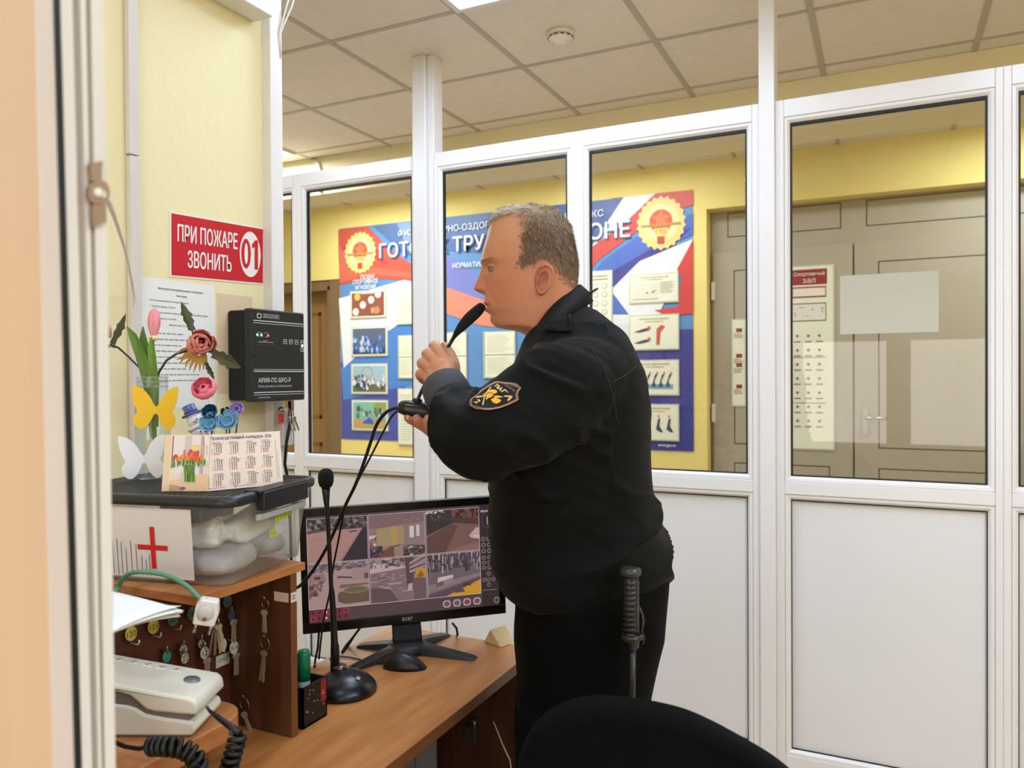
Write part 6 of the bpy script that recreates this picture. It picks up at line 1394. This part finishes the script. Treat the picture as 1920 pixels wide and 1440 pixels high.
torso(jk, [(574, 1046, 1092, .050, 0), (585, 1028, 1118, .074, 0), (600, 1012, 1137, .098, 0), (620, 996, 1158, .128, 0), (650, 978, 1180, .168, 0), (690, 962, 1196, .202, 0), (740, 948, 1206, .22, 0), (800, 934, 1212, .22, 0), (880, 921, 1214, .215, 0),
           (930, 918, 1218, .210, 0), (960, 918, 1227, .205, 0), (1000, 919, 1237, .202, 0), (1040, 923, 1243, .200, 0), (1066, 934, 1245, .198, 0), (1080, 948, 1245, .195, 0), (1090, 966, 1243, .189, 0)], tilt=26)
limb(jk, [(1122, 706, -.115, .070), (1085, 722, -.160, .086), (1030, 752, -.200, .088), (975, 784, -.222, .083), (930, 806, -.230, .077), (893, 815, -.222, .0715), (868, 797, -.190, .062), (851, 765, -.145, .0465), (843.5, 748, -.123, .0400), (840.5, 742, -.116, .0385)], 8, 28)
jk.ball(Q(897, 828, -.222), .0635, 24, 16)
limb(jk, [(1110, 706, .115, .070), (1080, 720, .165, .085), (1010, 790, .21, .075), (962, 836, .195, .062), (905, 845, .075, .042), (885, 845, .045, .036)], 8, 24)
jv, jn, jf_ = fuse(jk, .0055, 5, .5)
el = np.array(Q(893, 815, -.222)); arm_ax = np.array((Q(893, 815, -.222)-Q(1085, 715, -.16)).normalized())
out = []
for p, n in zip(jv, jn):
    l = local(p); V = Vector(p); d = 0
    # cloth folds: ridged noise stretched along the sleeve, around the waist and down the back
    if l[2] < -.12 and l[0] < 1120 and l[1] < 910:
        q = Vector((float(np.dot(p, arm_ax))*5, V.dot(UPV)*15+V.dot(RGT)*7, V.dot(FWD)*9)); r = mnoise.noise(q+Vector((3.1, .4, 1.7))); d += .0040*(1-abs(r)*2.6)+.0060*max(0, 1-abs(r)*3.4)**2
        q = q*2.1; d += .0018*(1-abs(mnoise.noise(q))*2.4)
        if l[0] < 905 and l[1] < 800: d += .0050*math.sin((l[1]*.85-l[0]*.55)*.115)*max(0, min(1, (800-l[1])/60))
        # deep crease from the arm-pit towards the badge
        u = (l[0]-955)/150; 
        if 0 < u < 1: d -= .0045*math.exp(-((l[1]-(690+54*u*u))/5.5)**2)*math.sin(PI*u)
    else:
        w = max(0, min(1, (l[1]-860)/60)); k = max(0, min(1, (l[0]-1020)/120))
        q = Vector((V.dot(RGT)*5-V.dot(UPV)*5, V.dot(UPV)*15, V.dot(FWD)*5)); r = mnoise.noise(q+Vector((5.7, 2.2, 0))); d += (.0018+.0045*w*k)*(1-abs(r)*2.6)+(.0020+.0045*w*k)*max(0, 1-abs(r)*3.4)**2
        q = Vector((V.dot(RGT)*10, V.dot(UPV)*26+V.dot(RGT)*14, V.dot(FWD)*8)); d += (.0006+.0022*w*k)*(1-abs(mnoise.noise(q))*2.4)
    dd = (V-Q(842, 745, -.119)).length
    if dd < .075: d *= max(0, (dd-.045)/.03)
    out.append(V+Vector(n)*d)
jac = vmesh('jacket', out, jf_, None, m_jack, man)
bvh = BVHTree.FromPolygons([tuple(p) for p in out], jf_)
def drape(px, py, off=.0012):
    h, n, i, d = bvh.ray_cast(CAMP, ray(px, py).normalized())
    if h is None: return None
    if n.dot(CAMP-h) < 0: n = -n
    return h+n*off, n
# cuff: band over the sleeve end, its cloth lightened to imitate light from above
cA, cB = Q(846, 752, -.128), Q(831.5, 723, -.098); cx_ = (cB-cA).normalized(); b = MB(); e = cx_.orthogonal().normalized(); f3 = cx_.cross(e)
ringp = lambda s, r: [cA+(cB-cA)*s+(e*math.cos(2*PI*k/36)+f3*math.sin(2*PI*k/36))*r for k in range(36)]
b.rings([ringp(-.05, .0385), ringp(-.02, .0440), ringp(.55, .0432), ringp(1.0, .0415), ringp(1.04, .0390), ringp(1.0, .0365), ringp(.6, .035)], True, False); b.build('cuff', mat('lit_cuff_cloth', (74, 75, 78), .85, var=.06, scale=60, spec=.2), jac)
# collar of jacket, shirt inside
def collar(top, bot, m, name, inn=.007, drop=16, parent=man):
    near_t = [Q(*p) for p in top]; near_b = [Q(*p) for p in bot]
    far_t = [qm(*p) for p in top[:-1]][::-1]; far_b = [qm(*p) for p in bot[:-1]][::-1]
    tt = spline(near_t+far_t, 6); bb = spline(near_b+far_b, 6); cen_ = [np.array(LP(1036+(i/len(tt))*0, 600, 0)) for i in range(len(tt))]
    ctr = sum(tt)/len(tt); R_ = []
    for a, c in zip(tt, bb):
        a, c = Vector(a), Vector(c); inw = (Vector(ctr)-a); inw = (inw-UPV*inw.dot(UPV)).normalized()
        R_.append([a+inw*inn*1.6-UPV*drop*S0*1.4, a+inw*inn-UPV*drop*S0*.4, a+inw*.002+UPV*.001, a-inw*.001, a*.6+c*.4-inw*.006, c-inw*.002, c+inw*.006])
    b = MB(); b.rings(R_, False, False, True); return b.build(name, m, parent, solid=.002)
collar([(978, 664, -.020), (988, 638, -.045), (1007, 611, -.066), (1026, 585, -.072), (1052, 559, -.062), (1079, 540, -.036), (1088, 535, 0)], [(966, 716, -.036), (980, 682, -.070), (998, 652, -.094), (1022, 622, -.112), (1054, 598, -.108), (1092, 574, -.060), (1110, 564, 0)], m_coll, 'collar')
collar([(972, 668, -.012), (986, 642, -.040), (1014, 610, -.063), (1046, 580, -.060), (1074, 556, -.036), (1084, 549, 0)], [(964, 706, -.020), (980, 668, -.050), (1014, 640, -.07), (1050, 610, -.07), (1084, 586, -.05), (1096, 576, 0)], mat('dark_shirt', (46, 54, 56), .8, var=.08, scale=50), 'shirt_collar', .004)
# loop of cord at the nape
b = MB(); b.tube([Q(1088, 556, -.01), Q(1098, 552, -.02), Q(1108, 548, -.02), Q(1121, 541, -.02)], [.0026, .0030, .0032, .0018], 8); b.tube([Q(1098, 549, -.022), Q(1103, 554, -.024), Q(1107, 558, -.02)], .0022, 6); b.build('cord_loop', m_rubber, jac)
# shoulder strap, seams and sleeve badge follow the cloth
def patch(poly, name, m, off, parent, n=10, th=.002):
    """Strip of cloth draped on the jacket: poly = 4 corners in order, gridded."""
    A_, B_, C_, D_ = [np.array(p, float) for p in poly]; R_ = []
    for i in range(n+1):
        r = []
        for j in range(n+1):
            s, t = i/n, j/n; p = (A_*(1-s)+B_*s)*(1-t)+(D_*(1-s)+C_*s)*t; h = drape(*p, off)
            r.append(h[0] if h else (r[-1] if r else Vector(Q(*p, -.15))))
        R_.append(r)
    b = MB(); b.rings(R_, False, False, True); return b.build(name, m, parent, solid=th)
patch([(1030, 606), (1066, 594), (1069, 626), (1020, 622)], 'shoulder_strap', m_jack, .004, jac)
patch([(1066, 596), (1071, 595), (1074, 628), (1068, 628)], 'strap_loop', m_jack, .0065, jac)
m_seam = mat('seam_thread', (44, 42, 39), .8)
for nm, P in (('sleeve_seam', [(1094, 640), (1112, 658), (1130, 686), (1143, 720), (1150, 752), (1157, 788), (1160, 802)]), ('back_seam', [(1150, 716), (1166, 707), (1182, 697), (1194, 686)]), ('strap_button', [(1034, 610), (1035, 611)])):
    b = MB(); pts = []
    for (x0, y0), (x1, y1) in zip(P, P[1:]):
        for k in range(6):
            h = drape(x0+(x1-x0)*k/6, y0+(y1-y0)*k/6, .0006)
            if h: pts.append(h[0])
    if len(pts) > 2: b.tube(pts, .0007 if 'seam' in nm else .003, 5); b.build(nm, m_seam, jac)
# badge: plate, double border, lettering, helmet and axe (laid out in badge units, then draped on the sleeve)
class Badge(Sheet):
    def P(s, u, v, k):
        # zoomed coordinates of the badge -> sleeve
        h = drape(870+u/16, 700+v/16, .0022+k*.00022); return h[0] if h else Q(870+u/16, 700+v/16, -.29)
    def fine(s, pts, c, k, step=60):
        """Close outline fanned from its middle with short edges, so that it bends with the cloth."""
        out = []
        for (x0, y0), (x1, y1) in zip(pts, pts[1:]+pts[:1]):
            n = max(1, int(math.hypot(x1-x0, y1-y0)/step)); out += [(x0+(x1-x0)*i/n, y0+(y1-y0)*i/n) for i in range(n)]
        cx, cy = sum(p[0] for p in out)/len(out), sum(p[1] for p in out)/len(out); s.mb.c = lin(c); nr = 6; rings_ = []
        for j in range(1, nr+1): rings_.append([s.mb.vert(s.P(cx+(x-cx)*j/nr, cy+(y-cy)*j/nr, k)) for x, y in out])
        ci = s.mb.vert(s.P(cx, cy, k)); n = len(out)
        for i in range(n): s.mb.face((ci, rings_[0][i], rings_[0][(i+1) % n]), True)
        for a, b_ in zip(rings_, rings_[1:]):
            for i in range(n): s.mb.face((a[i], b_[i], b_[(i+1) % n], a[(i+1) % n]), True)
    def line(s, pts, w, c, k):
        pts = pts+pts[:1]; s.mb.c = lin(c)
        for (x0, y0), (x1, y1) in zip(pts, pts[1:]):
            L = math.hypot(x1-x0, y1-y0); n = max(1, int(L/70)); nx, ny = -(y1-y0)/L*w, (x1-x0)/L*w
            for i in range(n):
                q = [(x0+(x1-x0)*(i+d)/n, y0+(y1-y0)*(i+d)/n) for d in (0, 1)]; s.mb.poly([s.P(q[0][0]-nx, q[0][1]-ny, k), s.P(q[1][0]-nx, q[1][1]-ny, k), s.P(q[1][0]+nx, q[1][1]+ny, k), s.P(q[0][0]+nx, q[0][1]+ny, k)])
    def word(s, t, o, ex, ey, c, k, bold=.03):
        """Writing with its lower-left corner at o; ex, ey are the vectors of its full width and height."""
        vs, fs, _ = text_polys(t, bold); s.mb.c = lin(c); i = [s.mb.vert(s.P(o[0]+a*ex[0]+b_*ey[0], o[1]+a*ex[1]+b_*ey[1], k)) for a, b_ in vs]
        for f in fs: s.mb.face([i[q] for q in f], False)
B = Badge(None); shield = [(1060, 285), (960, 300), (760, 400), (560, 530), (330, 720), (215, 820), (200, 960), (240, 1020), (420, 1070), (640, 1110), (860, 1105), (1080, 1060), (1330, 960), (1560, 850), (1635, 800), (1610, 690), (1630, 570), (1720, 460), (1600, 350), (1380, 320), (1200, 310)]
ctr = (920, 690); shrink = lambda k: [(ctr[0]+(x-ctr[0])*k, ctr[1]+(y-ctr[1])*k) for x, y in shield]
GOLD, LG, RUST = (236, 178, 50), (226, 196, 130), (186, 140, 110)
B.fine(shield, (30, 20, 18), 0); B.line(shrink(.995), 9, RUST, 3); B.line(shrink(.935), 10, RUST, 3)
B.word('Л', (925, 430), (75, 55), (70, -85), LG, 5); B.word('И', (1000, 505), (95, 70), (75, -95), LG, 5); B.word('Г', (1120, 580), (70, 90), (130, -70), LG, 5); B.word('А', (1330, 850), (0, 0), (0, 0), LG, 5) if False else B.word('А', (1205, 700), (130, 160), (180, -60), LG, 5)
B.word('1', (370, 745), (20, 40), (150, -30), LG, 5); B.word('2', (320, 880), (90, 60), (130, -70), LG, 5)
B.word('ПОЖАРНОЕ', (1290, 345), (260, 110), (45, -40), (150, 130, 110), 5, .01); B.word('ПРЕДПРИЯТИЕ', (1165, 345), (330, 250), (50, -40), (150, 130, 110), 5, .01)
B.fine([(720, 600), (760, 560), (850, 525), (940, 530), (1000, 560), (1015, 610), (980, 640), (920, 640), (900, 690), (860, 740), (790, 770), (740, 780), (690, 840), (670, 820), (700, 750), (680, 700), (700, 650)], GOLD, 5)
B.line([(715, 640), (800, 610), (890, 640), (880, 652), (800, 625), (720, 655)], 4, (130, 84, 20), 7); B.fine([(820, 820), (930, 760), (960, 725), (1000, 770), (1130, 830), (1080, 900), (980, 945), (880, 910)], GOLD, 5); B.fine([(900, 720), (1030, 700), (1200, 745), (1030, 760)], LG, 5)
B.fine([(560, 985), (620, 720), (665, 690), (690, 700), (640, 760), (600, 985)], LG, 5); B.fine([(520, 760), (700, 600), (820, 440), (850, 450), (740, 600), (560, 760)], LG, 5)
B.mb.build('sleeve_badge', mat_print('badge_thread', .7), jac)
# --- trousers, shoes
tr = MB()
torso(tr, [(1030, 960, 1236, .178, 0), (1060, 964, 1244, .184, 0), (1090, 966, 1246, .187, 0), (1140, 966, 1242, .188, 0), (1200, 965, 1232, .186, 0), (1280, 970, 1214, .18, 0), (1330, 968, 1200, .175, 0)])
for sd in (-1, 1):
    torso(tr, [(1290, 972, 1208, .092, .088*sd), (1340, 968, 1196, .090, .09*sd), (1440, 966, 1184, .086, .092*sd), (1640, 990, 1172, .078, .10*sd), (1860, 1010, 1160, .072, .105*sd), (1990, 1012, 1158, .070, .11*sd)], 32, 2.2)
tv, tn, tf_ = fuse(tr, .007, 4)
out = [Vector(p)+Vector(n)*(.003*(1-abs(mnoise.noise(Vector(p)*7))*2.4)) for p, n in zip(tv, tn)]
vmesh('trousers', out, tf_, None, m_trou, man)
for sd in (-1, 1):
    sh = MB(); c = LP(1080, 2030, .11*sd); zf = .002
    R_ = []
    for s, w_, h in ((0, .030, .07), (.1, .040, .085), (.35, .040, .085), (.6, .046, .06), (.85, .044, .045), (1, .02, .03)):
        x = LP(1150-300*s, 2030, .11*sd); base_ = Vector((x.x, x.y, zf)); R_.append([base_+FWD*(w_*math.cos(t))+Vector((0, 0, h*max(0, math.sin(t))**.6)) for t in [2*PI*i/20 for i in range(20)]])
    sh.rings(R_); sh.build('shoe', m_black, man)
# --- microphone in his hands (a thing of its own) with its two cables
hm = thing('gooseneck_microphone', 'black gooseneck microphone held to the mouth of the guard', 'microphone', Q(782, 768, 0))
b = MB(); fr = frame(Q(781, 768, -.002), RGT*.98-UPV*.16, FWD)     # u along the base, v away, w down
R_ = []
for s, wd, h in ((-.036, .010, .008), (-.033, .016, .012), (-.020, .020, .0155), (0, .021, .0165), (.02, .020, .0155), (.038, .017, .012), (.041, .010, .008)):
    R_.append([fr @ Vector((s, wd*math.copysign(abs(math.cos(t))**.7, math.cos(t)), h*math.copysign(abs(math.sin(t))**.8, math.sin(t)))) for t in [2*PI*i/28 for i in range(28)]])
b.rings(R_); b.build('base', mat('mic_black', (22, 22, 24), .32), hm)
b = MB(); b.lathe([(.0105, -.004), (.0100, .004), (.0075, .006), (.001, .007)], axis_frame(Q(782, 753, -.004), UPV+RGT*.15), 20); b.build('neck_socket', m_rubber, hm)
b = MB(); P = spline([Q(783, 752, -.004), Q(786, 743, -.004), Q(792, 730, -.004), Q(803, 708, -.004), Q(818, 684, -.004), Q(838, 654, -.004), Q(848, 638, -.003)], 6); b.tube(P, .0034, 10); b.build('gooseneck', m_rubber, hm)
b = MB(); b.tube(spline([Q(842, 648, -.003), Q(850, 634, -.003), Q(858, 622, -.003), Q(868, 610, -.002), Q(880, 597, -.001), Q(891, 587, 0), Q(900, 578, 0), Q(906, 571, .001)], 4), [.0034+(.0118-.0034)*math.sin(min(1, max(0, (k/28-.12)/.5))*PI/2)**1.3*(1 if k < 18 else math.sqrt(max(0.01, 1-((k-18)/10.2)**2))) for k in range(29)], 18)
b.build('foam_windscreen', bpy.data.materials['foam'], hm)
b = MB(); b.tube(spline([Q(752, 765, 0), Q(738, 766, .005), Q(722, 775, .02), Q(706, 797, .04), Q(694, 832, .06), Q(682, 868, .08), Q(666, 910, .10), Q(648, 947, .13), Q(616, 1020, .18), Q(586, 1071, .21), Q(563, 1098, .23), Q(540, 1116, .22), Vector((-1.135, 1.20, .85)), Vector((-1.145, 1.17, .756)), Vector((-1.14, 1.11, .7545))], 6), .0036, 10); b.build('thick_cable', m_rubber, hm)
b = MB(); b.tube(spline([Q(754, 769, 0), Q(742, 773, .005), Q(730, 788, .02), Q(716, 815, .04), Q(692, 862, .08), Q(675, 894, .09), Q(650, 944, .13), Q(641, 979, .16), Q(634, 1016, .18), Q(625, 1062, .20), Q(618, 1112, .21), Q(606, 1167, .21), Q(598, 1236, .205)], 6), .0021, 8); b.build('thin_cable', m_rubber, hm)
b = MB(); b.tube([Q(764, 766, -.002), Q(754, 766, -.001), Q(746, 767, 0)], [.0085, .0072, .0045], 12); b.build('strain_relief', m_rubber, hm)
# --- baton on his hip
bz_ = -.232
bt = thing('baton', 'black ribbed police baton hanging at the hip of the guard', 'baton', Q(1185, 1200, bz_))
m_bat = mat('baton_rubber', (26, 26, 26), .38)
b = MB(); b.tube([Q(1182, 1080, bz_), Q(1184, 1192, bz_)], .0135, 18)
b.build('handle', m_bat, bt); b = MB()
for k in range(11): y = 1088+9.6*k; b.tube([Q(1182.2, y, bz_), Q(1182.3, y+2, bz_), Q(1182.4, y+6.0, bz_), Q(1182.4, y+8, bz_)], [.0134, .0143, .0143, .0134], 18, False)
b.build('grip_rib', m_bat, bt)
b = MB(); b.tube([Q(1182, 1063, bz_), Q(1182, 1066, bz_), Q(1182, 1076, bz_), Q(1182, 1081, bz_)], [.010, .0175, .0175, .013], 22); b.build('end_cap', mat('baton_cap', (52, 52, 52), .3), bt)
b = MB(); b.tube([Q(1184, 1188, bz_), Q(1184, 1191, bz_), Q(1184, 1198, bz_), Q(1185, 1202, bz_), Q(1186, 1214, bz_), Q(1187, 1219, bz_)], [.0135, .0185, .0185, .0125, .0105, .005], 22); b.build('guard', m_bat, bt)
b = MB(); b.tube([Q(1187, 1214, bz_), Q(1185, 1300, bz_), Q(1184, 1420, bz_), Q(1183, 1560, bz_)], .0052, 14); b.build('rod', mat('rod_metal', (60, 60, 60), .3, metal=.6), bt)
b = MB(); b.tube([Q(1196, 1136, bz_+.015), Q(1203, 1150, bz_+.01), Q(1206, 1165, bz_+.01), Q(1202, 1182, bz_+.005), Q(1206, 1198, bz_+.01), Q(1203, 1206, bz_+.012)], .0032, 8); b.build('holder_clip', m_bat, bt)
# ------------------------------------------------------------------ office chair in front
DC = .93
ch = thing('office_chair', 'black office chair with a curved back in the bottom foreground', 'chair', Vector((0, 0, 0)))
cc = dep(1262, 1778, DC); ch.location = (cc.x, cc.y, 0)
cr = Vector((RGT.x, RGT.y, 0)).normalized(); cfw = Vector((FWD.x, FWD.y, 0)).normalized(); zt_ = dep(1140, 1317, DC).z
outl = [(972, 1560), (972, 1470), (982, 1420), (1006, 1376), (1044, 1342), (1090, 1323), (1140, 1317), (1200, 1322), (1255, 1332), (1300, 1345), (1350, 1368), (1400, 1396), (1440, 1420), (1472, 1442), (1510, 1476), (1540, 1520), (1558, 1590), (1560, 1740), (1535, 1830), (1480, 1880), (1060, 1880), (1000, 1830), (975, 1740)]
prof = [((x-1262)*DC/FPX, (1317-y)*DC/FPX) for x, y in outl]; oc = spline(prof+prof[:1], 3)[:-1]
b = MB(); R_ = []
for dpt, k in ((-.030, .93), (-.027, .975), (-.015, 1.0), (.015, 1.0), (.027, .975), (.030, .93)):
    R_.append([Vector((cc.x, cc.y, zt_))+cr*(float(x)*k)+Vector((0, 0, (float(z)+.2)*k-.2+(1-k)*.0))+cfw*(dpt+.35*float(x)**2+.04*(float(z)+.2)) for x, z in oc][::-1])
b.rings(R_); b.build('backrest', mat('chair_cloth', (8, 8, 8), .95, var=.12, scale=80, bump=.15, bscale=600, spec=.1), ch)
m_cb = bpy.data.materials['chair_cloth']
sc_ = Vector((cc.x, cc.y, 0))-cfw*.27
b = MB(); b.rings([[sc_+cr*(.235*k*math.copysign(abs(math.cos(t))**.6, math.cos(t)))+cfw*(.23*k*math.copysign(abs(math.sin(t))**.6, math.sin(t)))+Vector((0, 0, z)) for t in [2*PI*i/32 for i in range(32)]] for z, k in ((.42, .9), (.43, 1), (.475, 1), (.49, .92))]); b.build('seat', m_cb, ch)
b = MB(); b.tube([sc_+cfw*.1+Vector((0, 0, .43)), sc_+cfw*.29+Vector((0, 0, .44)), sc_+cfw*.33+Vector((0, 0, .60)), sc_+cfw*.305+Vector((0, 0, .75))], .018, 10); b.build('back_support', m_black, ch)
b = MB(); b.tube([sc_+Vector((0, 0, .08)), sc_+Vector((0, 0, .42))], .026, 16); b.build('gas_column', m_black, ch)
for k in range(5):
    a = 2*PI*k/5+.3; d = Vector((math.cos(a), math.sin(a), 0)); b = MB(); b.tube([sc_+Vector((0, 0, .10)), sc_+d*.26+Vector((0, 0, .068))], [.022, .014], 10); lg = b.build('leg', m_black, ch)
    b = MB(); b.lathe([(.012, -.011), (.025, -.011), (.025, .011), (.012, .011)], axis_frame(sc_+d*.255+Vector((0, 0, .0255)), d.cross(Vector((0, 0, 1)))), 18); b.build('caster', m_rubber, lg)
